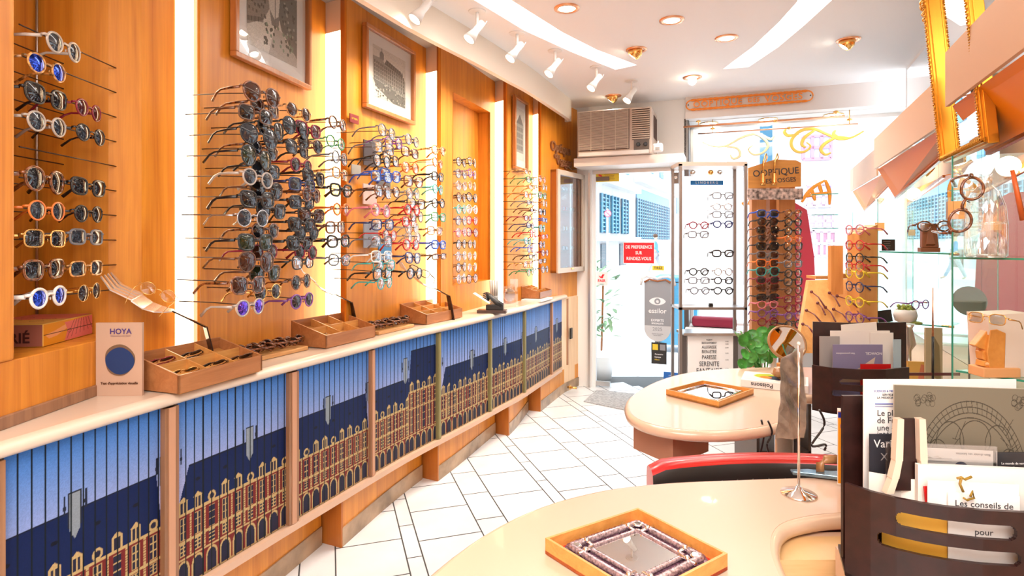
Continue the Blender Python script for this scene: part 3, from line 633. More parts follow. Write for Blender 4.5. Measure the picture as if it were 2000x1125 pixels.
mb = MB(); mb.tube([(-w_ * .5, -.006, h_ * .47), (-w_ * .3, -.006, h_ * .52), (0, -.006, h_ * .49), (w_ * .3, -.006, h_ * .52), (w_ * .5, -.006, h_ * .47)], .009, 8, up=(0, 1, 0)); mb.build('brown_scroll', mat('scroll_brown', (.35, .12, .04), .5), t)
t, w_, h_ = sticker('partner_sticker', 1272, 669, 1302, 711, mat('sticker_black', (.02, .02, .02), .4), 'black square partner sticker below the grey essilor label', parts=(('Partenaire', 0, -.05, .018, wt, .0003), ('Optique', -.08, -.18, .018, wt, .0003), ('Nikon', -.12, -.30, .018, yl, .0003)))
for sx, mm in ((-.24, yl), (.24, eg)): mb = MB(); mb.box((sx * w_, -.001, .28 * h_), (w_ * .36, .001, h_ * .27)); mb.build('logo_square', mm, t)
sticker('blue_card_sticker', 1296, 727, 1326, 741, mat('sticker_blue', (.02, .16, .55), .4), 'small blue bank card sticker low on the door', parts=(('CARTE', 0, 0, .016, wt),))
t, w_, h_ = sticker('fair_label_sticker', 1163, 531, 1187, 558, wt, 'white FAIR label sticker with red bird on the door edge', parts=(('FAIR', 0, -.15, .038, M['redsign'], .001), ('LABEL', 0, -.40, .02, mat('ink_green', (.1, .4, .35), .5))))
mb = MB(); mb.slab([(x, -.002, z) for x, z in ((-.03, .03), (-.005, .02), (.01, .045), (.03, .04), (.02, .03), (.012, .005), (-.01, .008))], [(x, -.0008, z) for x, z in ((-.03, .03), (-.005, .02), (.01, .045), (.03, .04), (.02, .03), (.012, .005), (-.01, .008))]); mb.build('bird_mark', M['redsign'], t)
# ---------------- gold scroll decals and orange arch decal in the window
def decal(name, pts, d, r, m, label, Rr=None):
    P0 = FP(ft(pts[0][0][0], d), d, fz(*pts[0][0], d)); t = empty(name, P0, FROT, label, 'window decal')
    def loc(px, py): return (ft(px, d) - ft(pts[0][0][0], d), 0, fz(px, py, d) - P0.z)
    mb = MB()
    for pl in pts:
        q = [Vector(loc(*p)) for p in pl]; sm_ = []
        for i in range(len(q) - 1):
            a = q[max(i - 1, 0)]; b = q[i]; c_ = q[i + 1]; e = q[min(i + 2, len(q) - 1)]
            for k in range(5):
                s_ = k / 5; sm_.append(.5 * ((2 * b) + (c_ - a) * s_ + (2 * a - 5 * b + 4 * c_ - e) * s_ * s_ + (3 * b - a - 3 * c_ + e) * s_ ** 3))
        sm_.append(q[-1]); n_ = len(sm_); mb.tube(sm_, [r * (.45 + .9 * math.sin(math.pi * min(1, (i + 2) / (n_ + 2)))) for i in range(n_)], 6, flat=.12 if False else 1, up=(0, 1, 0))
    for v in range(len(mb.v)): x, y, z = mb.v[v]; mb.v[v] = (x, y * .08, z)
    mb.build('scrollwork', m, t); return t
gd = mat('decal_gold', (.80, .52, .10), .4)
decal('scroll_decal', [[(1687, 256), (1665, 268), (1640, 272), (1615, 262), (1590, 252), (1565, 255), (1548, 270), (1546, 285), (1556, 296), (1572, 296), (1583, 286), (1575, 278)], [(1660, 270), (1635, 268), (1612, 280), (1603, 292), (1612, 302), (1623, 298)], [(1640, 270), (1628, 262), (1632, 254)], [(1560, 262), (1540, 265), (1532, 258), (1536, 252)], [(1592, 254), (1572, 268), (1566, 282), (1574, 288)]], WIN - .01, .011, gd, 'gold scroll decal on the window, right one beside mirror wall')
decal('scroll_decal', [[(1372, 278), (1395, 286), (1420, 284), (1450, 268), (1475, 262), (1493, 272), (1500, 285), (1490, 298), (1472, 302), (1462, 292), (1470, 284)], [(1415, 286), (1440, 290), (1445, 304), (1432, 310), (1426, 302)], [(1490, 265), (1505, 272), (1512, 266)]], WIN - .01, .009, mat('decal_pale', (.82, .70, .42), .4), 'pale gold scroll decal on the window behind the lit display')
t = decal('arch_decal', [[(1566, 395), (1575, 380), (1590, 365), (1612, 352)], [(1612, 352), (1620, 375), (1620, 400)], [(1585, 370), (1592, 392)], [(1572, 384), (1590, 380), (1618, 376)], [(1600, 360), (1605, 378)]], WIN - .012, .012, mat('decal_orange', (.85, .33, .03), .4), 'orange arched letter decal low on the shop window')
decal('arch_decal', [[(1458, 388), (1475, 388), (1492, 392)], [(1462, 400), (1467, 388)], [(1450, 395), (1455, 402)]], WIN - .012, .010, mat('decal_orange', (.85, .33, .03), .4), 'orange letter decal fragment behind the eyewear tower')
# ================================================================ STREET
mb = MB(); mb.add([FP(-60, .12, -.02), FP(60, .12, -.02), FP(60, 110, -.02), FP(-60, 110, -.02)], [(0, 1, 2, 3)]); struct(mb.build('ground', mat('pale_paving', (.70, .70, .70), .8, var=.05, vs=.6)))
# neighbouring facade blocks outside so that light comes from the street only
SV = (.423, .906); SNm = (.906, -.423)      # street axis, right of it
def SP(px, py): q = G(px, py, 0); return (q.x, q.y)
b0 = SP(1155, 526); 
def sp(s, o): return (b0[0] + SV[0] * s + SNm[0] * o, b0[1] + SV[1] * s + SNm[1] * o)
blue = mat('blue_louvre', (.01, .10, .17), .5); blue2 = mat('blue_pale', (.06, .22, .32), .5); stone_w = mat('pale_stone', (.50, .51, .52), .8, var=.04, vs=.8)
def bldg(s0, s1, h, label, floors, name='building'):
    t = empty(name, (*sp(s0, 0), -.02), math.atan2(SV[1], SV[0]), label, 'building'); L = s1 - s0      # local x along street, y to the left (away)
    mb = MB(); mb.box((L / 2, 3, h / 2), (L, 6, h)); mb.build('wall', stone_w, t)
    for z0, z1, x0, x1, kind in floors:
        mb = MB(); n_ = max(1, int((x1 - x0) / 1.2)) if kind == 'lv' else 1
        if kind == 'lv':
            mb.box(((x0 + x1) / 2, -.02, (z0 + z1) / 2), (x1 - x0, .1, z1 - z0), mi=1)
            for k in range(int((z1 - z0) / .22)): mb.box(((x0 + x1) / 2, -.10, z0 + .11 + k * .22), (x1 - x0, .06, .07))
            for k in range(int((x1 - x0) / .7) + 1): mb.box((x0 + k * .7, -.12, (z0 + z1) / 2), (.12, .08, z1 - z0), mi=0)
            mb.build('louvred_window', [blue2, blue], t)
        elif kind == 'cor': mb.box(((x0 + x1) / 2, -.25, (z0 + z1) / 2), (x1 - x0, .6, z1 - z0)); mb.build('cornice', stone_w, t)
        elif kind == 'win': mb.box(((x0 + x1) / 2, -.02, (z0 + z1) / 2), (x1 - x0, .1, z1 - z0)); mb.build('window_pane', blue2, t)
        elif kind == 'door': mb.box(((x0 + x1) / 2, -.03, (z0 + z1) / 2), (x1 - x0, .1, z1 - z0)); mb.build('doorway', mat('street_door', (.10, .13, .15), .6), t)
    return t
bldg(0, 9, 16, 'pale stone building with tall blue louvred windows seen through the door', [(4.5, 4.9, 0, 9, 'cor'), (1.9, 4.0, 1.5, 2.9, 'lv'), (1.9, 4.0, 3.6, 5.2, 'lv'), (1.9, 4.0, 5.9, 7.6, 'lv'), (0, 1.3, 1.6, 3.0, 'door'), (0, 1.3, 5.5, 7.0, 'door'), (1.45, 1.7, 0, 9, 'cor'), (5.6, 8.5, 1.2, 2.2, 'win'), (5.6, 8.5, 4.2, 5.2, 'win'), (5.6, 8.5, 6.8, 7.8, 'win')])
bldg(9.01, 24, 18, 'pale building with long blue slatted first floor down the street', [(5.3, 5.9, 0, 15, 'cor'), (1.6, 4.3, .8, 13, 'lv'), (4.3, 5.0, .8, 13, 'win'), (0, 1.0, 1, 3, 'door'), (6.5, 10, 1.5, 3, 'win'), (6.5, 10, 5, 6.5, 'win'), (6.5, 10, 9, 10.5, 'win')])
bldg(24.01, 60, 15, 'distant pale building closing the street view', [(4, 6, 2, 4, 'win'), (4, 6, 6, 8, 'win'), (4, 6, 10, 12, 'win')])
# building opposite the window: white wall, pink framed windows and doors
ob = 15.0
pink = mat('pink_shutter', (.42, .20, .28), .6)
t = empty('building', FP(-.5 - 2, ob, -.02), FROT, 'white rendered house with pink doors and railings opposite the window', 'building')
def ol(px, py): d = ob; return ft(px, d) + 2.5, fz(px, py, d) + .02
x0_, _ = ol(1420, 400); mb = MB(); mb.box((x0_ + 12, 3, 7), (24, 6, 14)); mb.build('wall', stone_w, t)
for (a0, b0_, a1, b1, kind) in ((1568, 268, 1622, 310, 'w'), (1572, 362, 1625, 402, 'p'), (1576, 418, 1627, 446, 'p'), (1590, 452, 1632, 500, 'd'), (1576, 452, 1586, 500, 'd'), (1760, 300, 1800, 340, 'w'), (1487, 243, 1505, 330, 'b')):
    xa, za = ol(a0, b0_); xb, zb_ = ol(a1, b1); mb = MB(); mb.box(((xa + xb) / 2, -.02, (za + zb_) / 2), (xb - xa, .12, za - zb_), mi=1)
    n_ = 3
    for k in range(n_ + 1): mb.box((xa + (xb - xa) * k / n_, -.08, (za + zb_) / 2), (.09, .1, za - zb_))
    for k in (0, .5, 1): mb.box(((xa + xb) / 2, -.08, za + (zb_ - za) * k), (xb - xa, .1, .09))
    mb.build('doorway' if kind == 'd' else 'window_pane', {'w': [pink, mat('window_lilac', (.40, .42, .52), .6)], 'p': [mat('pink_pale', (.50, .34, .42), .6), mat('pink_glass', (.45, .35, .50), .6)], 'd': [mat('pink_pale', (.50, .34, .42), .6), pink], 'b': [blue, blue2]}[kind], t)
# block left of the window gap
t = empty('street_railing', FP(0, 11, -.02), FROT, 'pale iron street railing in front of the pink doors', 'railing')
xs = [ft(1585 + 10 * k, 11) for k in range(9)]; mb = MB(); zt_ = fz(1600, 468, 11) + .02
for x in xs: mb.tube([(x, 0, .2), (x, 0, zt_)], .02, 6)
mb.build('bar', mat('railing_grey', (.35, .42, .45), .5), t)
for z_ in (zt_ - .1, .45): mb = MB(); mb.tube([(xs[0], 0, z_), (xs[-1], 0, z_)], .02, 6); mb.build('top_rail' if z_ > .6 else 'lower_rail', mat('railing_grey', (.35, .42, .45), .5), t)
# street lamp posts
def street_lamp(px, base, top, label):
    q = G(px, base, 0); t = empty('street_lamp', (q.x, q.y, -.02), 0, label, 'street lamp'); H_ = zat(top, q.y)
    mb = MB(); mb.lathe([(.32, 0), (.32, .25), (.22, .35), (.20, .9), (.14, 1.0), (.13, 1.6), (.06, 1.7), (.05, H_ * .72)], n=12); mb.build('post', mat('lamp_blue', (.04, .12, .17), .5), t)
    mb = MB(); mb.lathe([(.06, H_ * .72), (.16, H_ * .74), (.24, H_ * .9), (.28, H_ * .91), (.05, H_), (.0, H_ + .1)], n=6, smooth=False); mb.build('lantern', mat('lamp_pale', (.5, .62, .68), .4), t)
street_lamp(1187, 512, 372, 'blue-grey street lamp with broad base across the street')
street_lamp(1273, 486, 400, 'distant thin street lamp before the slatted building')
# no-parking sign
q = P(1187, 417, 12); t = empty('no_parking_sign', (q.x, q.y, -.02), 0, 'round no-parking sign on a pole outside the door', 'road sign')
zc = q.z + .02
mb = MB(); mb.tube([(0, .03, 0), (0, .03, zc + .1)], .022, 8); mb.build('pole', M['steel'], t)
R90 = Matrix.Rotation(math.pi / 2, 4, 'X')
for r_, c_, nm in ((.075, (.50, .08, .12), 'rim'), (.058, (.30, .42, .62), 'disc')): mb = MB(); mb.lathe([(r_, 0), (r_, .006)], (0, 0 if nm == 'rim' else -.006, zc), 28, M=R90); mb.build(nm, flat(c_), t)
mb = MB(); mb.box((0, -.016, zc), (.12, .004, .018), M=Matrix.Rotation(.78, 4, 'Y')); mb.build('slash', flat((.50, .08, .12)), t)
# blue wheelie bin
q = G(1322, 680, 0); t = empty('wheelie_bin', (q.x + .02, q.y, -.02), FROT, 'blue wheeled rubbish bin standing outside behind the door', 'bin'); bb = mat('bin_blue', (.03, .22, .36), .5)
mb = MB(); mb.slab([(-.22, -.25, .1), (.22, -.25, .1), (.27, -.3, .9), (-.27, -.3, .9)], [(-.22, .25, .1), (.22, .25, .1), (.27, .3, .9), (-.27, .3, .9)]); mb.build('body', bb, t)
mb = MB(); mb.box((0, 0, .94), (.58, .64, .06)); mb.build('lid', bb, t, bevel=.02)
for x in (-.24, .24): mb = MB(); mb.lathe([(.1, -.03), (.1, .03)], (x, -.2, .10), 16, M=Matrix.Rotation(math.pi / 2, 4, 'Y')); mb.build('wheel', M['black'], t)
# pedestrians
def person(px, feet, label, top, legs, skin=(.6, .4, .3), facing=0, stride=.28, H=1.75, hair=(.05, .03, .02)):
    q = G(px, feet, 0); t = empty('person', (q.x, q.y, -.02), facing, label, 'person')
    def skinmesh(name, nodes, edges, m):
        me = bpy.data.meshes.new(name); me.from_pydata([n_[0] for n_ in nodes], edges, []); o = bpy.data.objects.new(name, me); COL.objects.link(o); o.parent = t
        md = o.modifiers.new('s', 'SKIN'); me.skin_vertices[0].data[0].use_root = True
        for i, n_ in enumerate(nodes): me.skin_vertices[0].data[i].radius = (n_[1], n_[2] if len(n_) > 2 else n_[1])
        md2 = o.modifiers.new('ss', 'SUBSURF'); md2.levels = 1; md2.render_levels = 1; me.materials.append(m); md.use_smooth_shade = True; return o
    s = stride
    body = [((0, 0, .95), .14, .10), ((0, 0, 1.15), .13, .09), ((0, 0, 1.38), .16, .10), ((0, 0, 1.50), .06), ((0, 0, 1.62), .085, .095), ((0, 0, 1.70), .06),
            ((-.10, 0, .88), .09), ((-.10, s * .5, .50), .065), ((-.10, s * 1.0, .10), .045), ((-.10, s * 1.0 - .12, .05), .04),
            ((.10, 0, .88), .09), ((.10, -s * .3, .50), .065), ((.10, -s * .9, .10), .045), ((.10, -s * .9 - .14, .05), .04),
            ((-.20, 0, 1.40), .055), ((-.25, -.05, 1.12), .042), ((-.24, -.17, .92), .03), ((-.24, -.2, .84), .03), ((.20, 0, 1.40), .055), ((.25, .05, 1.12), .042), ((.24, .0, .90), .03), ((.24, -.02, .82), .03)]
    ed = [(0, 1), (1, 2), (2, 3), (3, 4), (4, 5), (0, 6), (6, 7), (7, 8), (8, 9), (0, 10), (10, 11), (11, 12), (12, 13), (2, 14), (14, 15), (15, 16), (16, 17), (2, 18), (18, 19), (19, 20), (20, 21)]
    skinmesh('body', body, ed, flat(skin, .6))
    g = 1.18
    skinmesh('jacket', [(p[0], *[r * g for r in p[1:]]) for p in (body[0], body[1], body[2])] + [(p[0], p[1] * 1.3) for p in (body[14], body[15], body[16], body[18], body[19], body[20])], [(0, 1), (1, 2), (2, 3), (3, 4), (4, 5), (2, 6), (6, 7), (7, 8)], flat(top, .7))
    skinmesh('trousers', [((0, 0, .94), .155, .12)] + [(body[i][0], body[i][1] * 1.25) for i in (6, 7, 8, 10, 11, 12)], [(0, 1), (1, 2), (2, 3), (0, 4), (4, 5), (5, 6)], flat(legs, .7))
    mb = MB(); mb.ball((0, .02, 1.68), .105, 12, sc_=(1, 1.05, .9)); mb.build('hair', flat(hair, .7), t)
person(1281, 533, 'pedestrian in blue jacket and grey trousers striding past outside', (.05, .28, .50), (.38, .40, .45), facing=1.2, stride=.32)
person(1237, 507, 'dark haired pedestrian in dark coat standing down the street', (.06, .12, .20), (.1, .12, .18), facing=3, stride=.05)
person(1253, 503, 'pedestrian in pale blue top behind the red sign', (.30, .45, .62), (.25, .3, .4), facing=3, stride=.1)
person(1292, 497, 'distant pedestrian in black walking away beside a bollard', (.03, .05, .08), (.03, .05, .09), facing=0, stride=.2)
# doormat inside and grating outside
mb = MB(); pl = [G(1140, 785, .0), G(1165, 763, 0), G(1290, 775, 0), G(1250, 808, 0)]; c = pl[0]
mb.slab([p - c for p in [Vector((p.x, p.y, .008)) for p in pl]][::-1], [p - c for p in pl][::-1]); tag(mb.build('door_mat', mat('mat_grey', (.38, .38, .38), .9, var=.25, vs=60), loc=c), 'grey entrance mat on the tiles inside the glass door', 'mat')
q = G(1245, 749, 0); mb = MB()
for k in range(40): mb.box((random.uniform(-.3, .3), random.uniform(-.2, .2), .004), (.035, .02, .006), random.uniform(0, 3))
tag(mb.build('foot_grating', M['grey'], loc=(q.x, q.y + .15, -.02)), 'speckled metal foot grating in the pavement outside the door', 'grating')
# leafy shrub outside, left of door
def leaf(mb, p, L, w_, d, mi=0, cup=.2):
    d = Vector(d).normalized(); s = d.cross(Vector((0, 0, 1))); s = s.normalized() if s.length > .01 else Vector((1, 0, 0)); nrm = s.cross(d)
    vs = [p]; 
    for t_, ww in ((.3, .8), (.6, 1), (.85, .6)): vs += [p + d * L * t_ - s * w_ * ww / 2 + nrm * cup * w_ * ww, p + d * L * t_ - nrm * 0, p + d * L * t_ + s * w_ * ww / 2 + nrm * cup * w_ * ww]
    vs.append(p + d * L)
    mb.add(vs, [(0, 2, 1), (0, 3, 2), (1, 2, 5, 4), (2, 3, 6, 5), (4, 5, 8, 7), (5, 6, 9, 8), (7, 8, 10), (8, 9, 10)], mi, True)
q = FP(.04, .40, -.02); t = empty('potted_shrub', q, 0, 'leafy pale shrub growing outside beside the door jamb', 'plant')
mb = MB()
for k in range(70): p = Vector((random.uniform(-.13, .13), random.uniform(-.13, .13), random.uniform(.45, 1.25))); leaf(mb, p, .12, .05, (random.uniform(-1, 1), random.uniform(-1, 1), random.uniform(-.3, .8)))
mb.build('foliage', mat('pale_leaf', (.25, .42, .22), .5, var=.3), t); mb = MB(); mb.tube([(0, 0, .3), (.02, 0, 1.1)], .012, 6); mb.build('stem', M['edge_wood'], t); mb = MB(); mb.lathe([(.10, 0), (.13, .25), (.11, .25)], n=20); mb.build('pot', M['white'], t)
# ================================================================ GLASSES
def outline(kind, n=22):
    pts = []
    for k in range(n):
        a_ = 2 * math.pi * k / n; c, s = math.cos(a_), math.sin(a_)
        if kind == 'round': x, z = .0235 * c, .0230 * s
        elif kind == 'panto': x, z = .0250 * c * (1 + .08 * s), .0225 * s
        elif kind == 'square': x, z = .0275 * math.copysign(abs(c) ** .55, c), .0205 * math.copysign(abs(s) ** .6, s)
        elif kind == 'wayfarer': x, z = .0285 * math.copysign(abs(c) ** .6, c) * (1 + .10 * s), .0225 * math.copysign(abs(s) ** .65, s) + .002 * c
        elif kind == 'aviator': x, z = .0295 * c * (1 + .12 * s), .0265 * math.copysign(abs(s) ** .85, s) - .002 * (1 - s) * .5
        elif kind == 'cat': x, z = .0285 * math.copysign(abs(c) ** .7, c), .0210 * math.copysign(abs(s) ** .75, s) + .004 * c * max(s, 0) * 1.5
        elif kind == 'narrow': x, z = .0260 * math.copysign(abs(c) ** .65, c), .0145 * math.copysign(abs(s) ** .7, s)
        pts.append((x, z))
    return pts
MESHC = {}
def glasses_meshes(kind, thick, folded=False):
    key = (kind, thick, folded)
    if key in MESHC: return MESHC[key]
    ol_ = outline(kind); aw = max(p[0] for p in ol_); cx = .0095 + aw + thick; hz = .006
    mb = MB()
    for s in (-1, 1):
        mb.tube([(s * (cx + x), .004 * abs(x + aw) / .03 * 0 + .0022 * (abs(cx + x) / .05) ** 2, z) for x, z in ol_], thick, 6, closed=True, up=(0, 1, 0))
        ex = cx + aw; mb.tube([(s * (ex - .002), .003, hz + .004), (s * (ex + .005), .005, hz + .004), (s * (ex + .006), .012, hz + .003)], thick * 1.15, 6)
    mb.tube([(-.0125, .001, .004), (-.006, -.001, .0085), (.006, -.001, .0085), (.0125, .001, .004)], thick * .95, 6)
    for s in (-1, 1): mb.ball((s * .0085, .005, -.004), .0028, 6, sc_=(.5, .8, 1.5))
    fr = mb.mesh('frame_front'); lens = {}
    for s in (-1, 1):
        mb = MB(); n = len(ol_); vs = [(s * cx, -.0050 + .0022 * (cx / .05) ** 2, 0)] + [(s * (cx + .55 * x), -.0033 + .0022 * (abs(cx + x * .55) / .05) ** 2, .55 * z) for x, z in ol_] + [(s * (cx + .985 * x), .0022 * (abs(cx + x) / .05) ** 2, .985 * z) for x, z in ol_]
        fs = [(0, 1 + (k + 1) % n, 1 + k) if s > 0 else (0, 1 + k, 1 + (k + 1) % n) for k in range(n)] + [((1 + k, 1 + (k + 1) % n, 1 + n + (k + 1) % n, 1 + n + k) if s > 0 else (1 + k, 1 + n + k, 1 + n + (k + 1) % n, 1 + (k + 1) % n)) for k in range(n)]
        mb.add(vs, fs, 0, True); lens[s] = mb.mesh('lens')
    tp = {}
    for s in (-1, 1):
        ex = cx + aw + .006
        if folded: path = [(s * ex, .012, hz), (s * (ex - .03), .017 + .004 * (s > 0), hz), (s * (ex - .09), .017 + .004 * (s > 0), hz - .001), (s * (ex - .105), .018, hz - .006), (s * (ex - .125), .020, hz - .022)]
        else: path = [(s * ex, .012, hz), (s * (ex + .001), .045, hz), (s * (ex - .003), .082, hz - .001), (s * (ex - .005), .098, hz - .008), (s * (ex - .010), .120, hz - .028)]
        mb = MB(); th = max(thick, .0013); mb.tube(path, [th * 1.5, th * 1.4, th * 1.1, th * 1.3, th * 1.6], 6, flat=.6); tp[s] = mb.mesh('temple')
    MESHC[key] = (fr, lens, tp, cx + aw + .01); return MESHC[key]
def slotmat(o, m):
    if not o.data.materials: o.data.materials.append(None)
    o.material_slots[0].link = 'OBJECT'; o.material_slots[0].material = m
FRC = {'black': (.012, .011, .012), 'tortoise': (.16, .045, .012), 'crystal': (.42, .35, .30), 'gold': (.75, .45, .15), 'silver': (.5, .5, .52), 'red': (.6, .02, .02), 'blue': (.03, .10, .50), 'navy': (.02, .03, .12), 'green': (.03, .25, .10), 'burgundy': (.22, .01, .03), 'grey': (.16, .16, .18), 'orange': (.75, .18, .03), 'pink': (.75, .20, .25), 'brown': (.12, .045, .02), 'teal': (.05, .38, .36), 'yellow': (.85, .65, .03), 'violet': (.20, .06, .28), 'honey': (.60, .26, .07), 'white': (.8, .78, .75)}
def frmat(c):
    if c == 'tortoise' or c == 'honey': return mat('frame_' + c, FRC[c], .15, coat=.6, var=.75, vs=90)
    if c in ('gold', 'silver'): return mat('frame_' + c, FRC[c], .25, .9)
    if c == 'crystal': return mat('frame_crystal', FRC[c], .12, coat=.6)
    return mat('frame_' + c, FRC[c], .22, coat=.15)
def lensmat(c):
    if c == 'clear': return glassy('lens_clear', (.93, .96, 1), .13, .01, (.80, .90, 1))
    d = {'dark': (.008, .008, .010), 'brown': (.045, .012, .006), 'green': (.012, .020, .008), 'mirror blue': (.03, .08, .60), 'mirror violet': (.14, .06, .55), 'red': (.06, .005, .008), 'grey': (.018, .024, .034), 'smoke': (.022, .014, .015)}
    if c in ('yellow', 'pale green', 'pale grey'): return glassy('lens_' + c.replace(' ', '_'), {'yellow': (.85, .78, .25), 'pale green': (.62, .80, .45), 'pale grey': (.62, .62, .60)}[c], .10, .01, (.8, .9, 1))
    m = mat('lens_' + c.replace(' ', '_'), d[c], .035, spec=.8)
    if 'mirror' in c: m.node_tree.nodes['Principled BSDF'].inputs['Metallic'].default_value = .8
    return m
def lensword(c): return {'clear': 'clear', 'dark': 'black', 'brown': 'brown', 'green': 'dark green', 'mirror blue': 'blue mirrored', 'mirror violet': 'violet mirrored', 'red': 'dark red', 'grey': 'grey', 'smoke': 'smoky', 'yellow': 'yellow', 'pale green': 'pale green', 'pale grey': 'pale grey'}[c]
SHW = {'round': 'round', 'panto': 'rounded', 'square': 'square', 'wayfarer': 'wide', 'aviator': 'large', 'cat': 'upswept', 'narrow': 'narrow'}
def glasses(loc, rz, kind, thick, col, lens, where, group, scale=1.0, folded=False, tilt=0, rx=0):
    fr, le, tp, hw = glasses_meshes(kind, thick, folded); sun = lens not in ('clear',)
    lab = '%s %s-lensed %s %s, %s' % (col, lensword(lens), SHW[kind], 'sunglasses' if sun else 'eyeglasses', where)
    t = empty('sunglasses' if sun else 'eyeglasses', loc, rz, lab, 'glasses', group); t.scale = (scale,) * 3; t.rotation_euler = (rx, tilt, rz)
    fm = frmat(col)
    o = bpy.data.objects.new('frame_front', fr); COL.objects.link(o); o.parent = t; slotmat(o, fm)
    for s in (-1, 1):
        o = bpy.data.objects.new('lens', le[s]); COL.objects.link(o); o.parent = t; slotmat(o, lensmat(lens))
        o = bpy.data.objects.new('temple', tp[s]); COL.objects.link(o); o.parent = t; slotmat(o, fm)
    return t
ORD = ['topmost', 'second from top', 'third from top', 'fourth from top', 'fifth from top', 'sixth from top', 'seventh from top', 'eighth from top', 'ninth from top', 'tenth from top', 'eleventh from top', 'twelfth from top', 'thirteenth from top', 'fourteenth from top', 'fifteenth from top', 'sixteenth from top', 'seventeenth from top', 'eighteenth from top', 'nineteenth from top', 'twentieth from top']
# ---- wall displays. each row: px, py, shape, thickness, colour, lens
def norm_rz(n): return math.atan2(n[0], -n[1])
def rack(name, k, cols, lab, label, group):
    n = bayn(k); cen = S[k]; rk = empty('eyewear_rack', (cen[0], cen[1], 1.0), 0, label, 'eyewear rack', 'wall eyewear racks')
    for cname, off, items in cols:
        A = (S[k][0] + n[0] * off, S[k][1] + n[1] * off); B = (E[k][0] + n[0] * off, E[k][1] + n[1] * off)
        for i, it in enumerate(items):
            px, py, kind, th, col, lens = it; x, y, s_ = on_line(px, A, B); z = zat(py, y); q = random.uniform(-.10, .10)
            glasses((x, y, z), norm_rz(n) + q, kind, th + (.0010 if 'light strip' in cname and 'before' in cname else 0), col, lens, '%s in the %s' % (ORD[i], cname), group, {1: 1.25, 2: 1.22, 3: 1.35, 4: 1.2}[k] * random.uniform(.96, 1.04), tilt=random.uniform(-.05, .05), rx=random.uniform(-.04, .04))
            mb = MB(); zz = z + .009; b = Vector((x - n[0] * (off - .0), y - n[1] * (off - .0), zz + .006)); e_ = Vector((x + n[0] * .012, y + n[1] * .012, zz - .004))
            c0 = Vector(rk.location); w_ = Vector((-n[1], n[0], 0)) * .0
            mb.tube([b - c0, (b * .55 + e_ * .45) + Vector((0, 0, .003)) - c0, e_ - c0], .0021, 5)
            o = mb.build('rod', M['rod'], rk)
SUNA = [('aviator', .0028, 'tortoise', 'brown'), ('square', .0026, 'brown', 'dark'), ('aviator', .0022, 'black', 'grey'), ('aviator', .0024, 'black', 'green'), ('panto', .0030, 'crystal', 'grey'), ('wayfarer', .0034, 'black', 'dark'), ('round', .0018, 'silver', 'grey'), ('wayfarer', .0030, 'black', 'green'), ('aviator', .0022, 'brown', 'brown'), ('wayfarer', .0026, 'tortoise', 'brown'), ('panto', .0030, 'crystal', 'mirror violet')]
SUNB = [('square', .0028, 'tortoise', 'brown'), ('aviator', .0026, 'black', 'dark'), ('panto', .0026, 'tortoise', 'grey'), ('square', .0026, 'black', 'grey'), ('aviator', .0024, 'brown', 'dark'), ('wayfarer', .0028, 'black', 'grey'), ('panto', .0030, 'tortoise', 'dark'), ('round', .0026, 'burgundy', 'brown'), ('wayfarer', .0026, 'brown', 'green'), ('panto', .0020, 'gold', 'smoke')]
SUNC = [('panto', .0022, 'honey', 'brown'), ('aviator', .0024, 'black', 'grey'), ('wayfarer', .0034, 'burgundy', 'red'), ('square', .0030, 'black', 'grey'), ('panto', .0026, 'brown', 'dark'), ('panto', .0030, 'burgundy', 'smoke'), ('wayfarer', .0034, 'black', 'dark'), ('square', .0030, 'navy', 'grey'), ('round', .0032, 'tortoise', 'brown'), ('square', .0030, 'black', 'grey'), ('wayfarer', .0026, 'black', 'brown'), ('wayfarer', .0030, 'black', 'dark'), ('panto', .0030, 'black', 'grey'), ('wayfarer', .0034, 'black', 'dark'), ('round', .0030, 'burgundy', 'smoke'), ('cat', .0024, 'black', 'pale grey'), ('panto', .0022, 'tortoise', 'dark'), ('panto', .0026, 'violet', 'smoke')]
SUND = [('panto', .0022, 'tortoise', 'pale grey'), ('panto', .0016, 'green', 'pale green'), ('round', .0018, 'grey', 'clear'), ('square', .0020, 'honey', 'pale grey'), ('wayfarer', .0032, 'black', 'yellow'), ('round', .0024, 'orange', 'yellow'), ('square', .0024, 'tortoise', 'pale grey'), ('cat', .0030, 'black', 'clear'), ('cat', .0020, 'grey', 'clear')]
def rows(pts, sty, mix=0): return [(px, py + 2, *sty[i % len(sty)]) for i, (px, py) in enumerate(pts)]
rack('r', 1, [
 ('column nearest the broad light strip', .30, rows([(514, 183), (502, 222), (509, 264), (504, 306), (506, 347), (506, 388), (496, 424), (502, 471), (504, 509), (488, 555), (491, 598)], SUNA)),
 ('rear column behind the first', .27, rows([(520, 210), (532, 250), (516, 292), (522, 331), (523, 370), (532, 409), (520, 449), (518, 490), (520, 532), (525, 569)], SUNB)),
 ('crowded column below the first photograph', .26, rows([(585, 217), (581, 248), (604, 252), (583, 289), (608, 281), (590, 322), (615, 345), (592, 359), (610, 379), (592, 393), (610, 419), (592, 437), (601, 453), (588, 473), (599, 491), (594, 510), (590, 548), (592, 585)], SUNC)),
 ('column before the second light strip', .21, rows([(661, 240), (657, 277), (665, 307), (666, 338), (668, 370), (668, 407), (657, 442), (663, 469), (665, 506)], SUND))],
 'x', 'rack of thin dark rods for sunglasses on the first wood panel', 'sunglasses on the first wood panel')
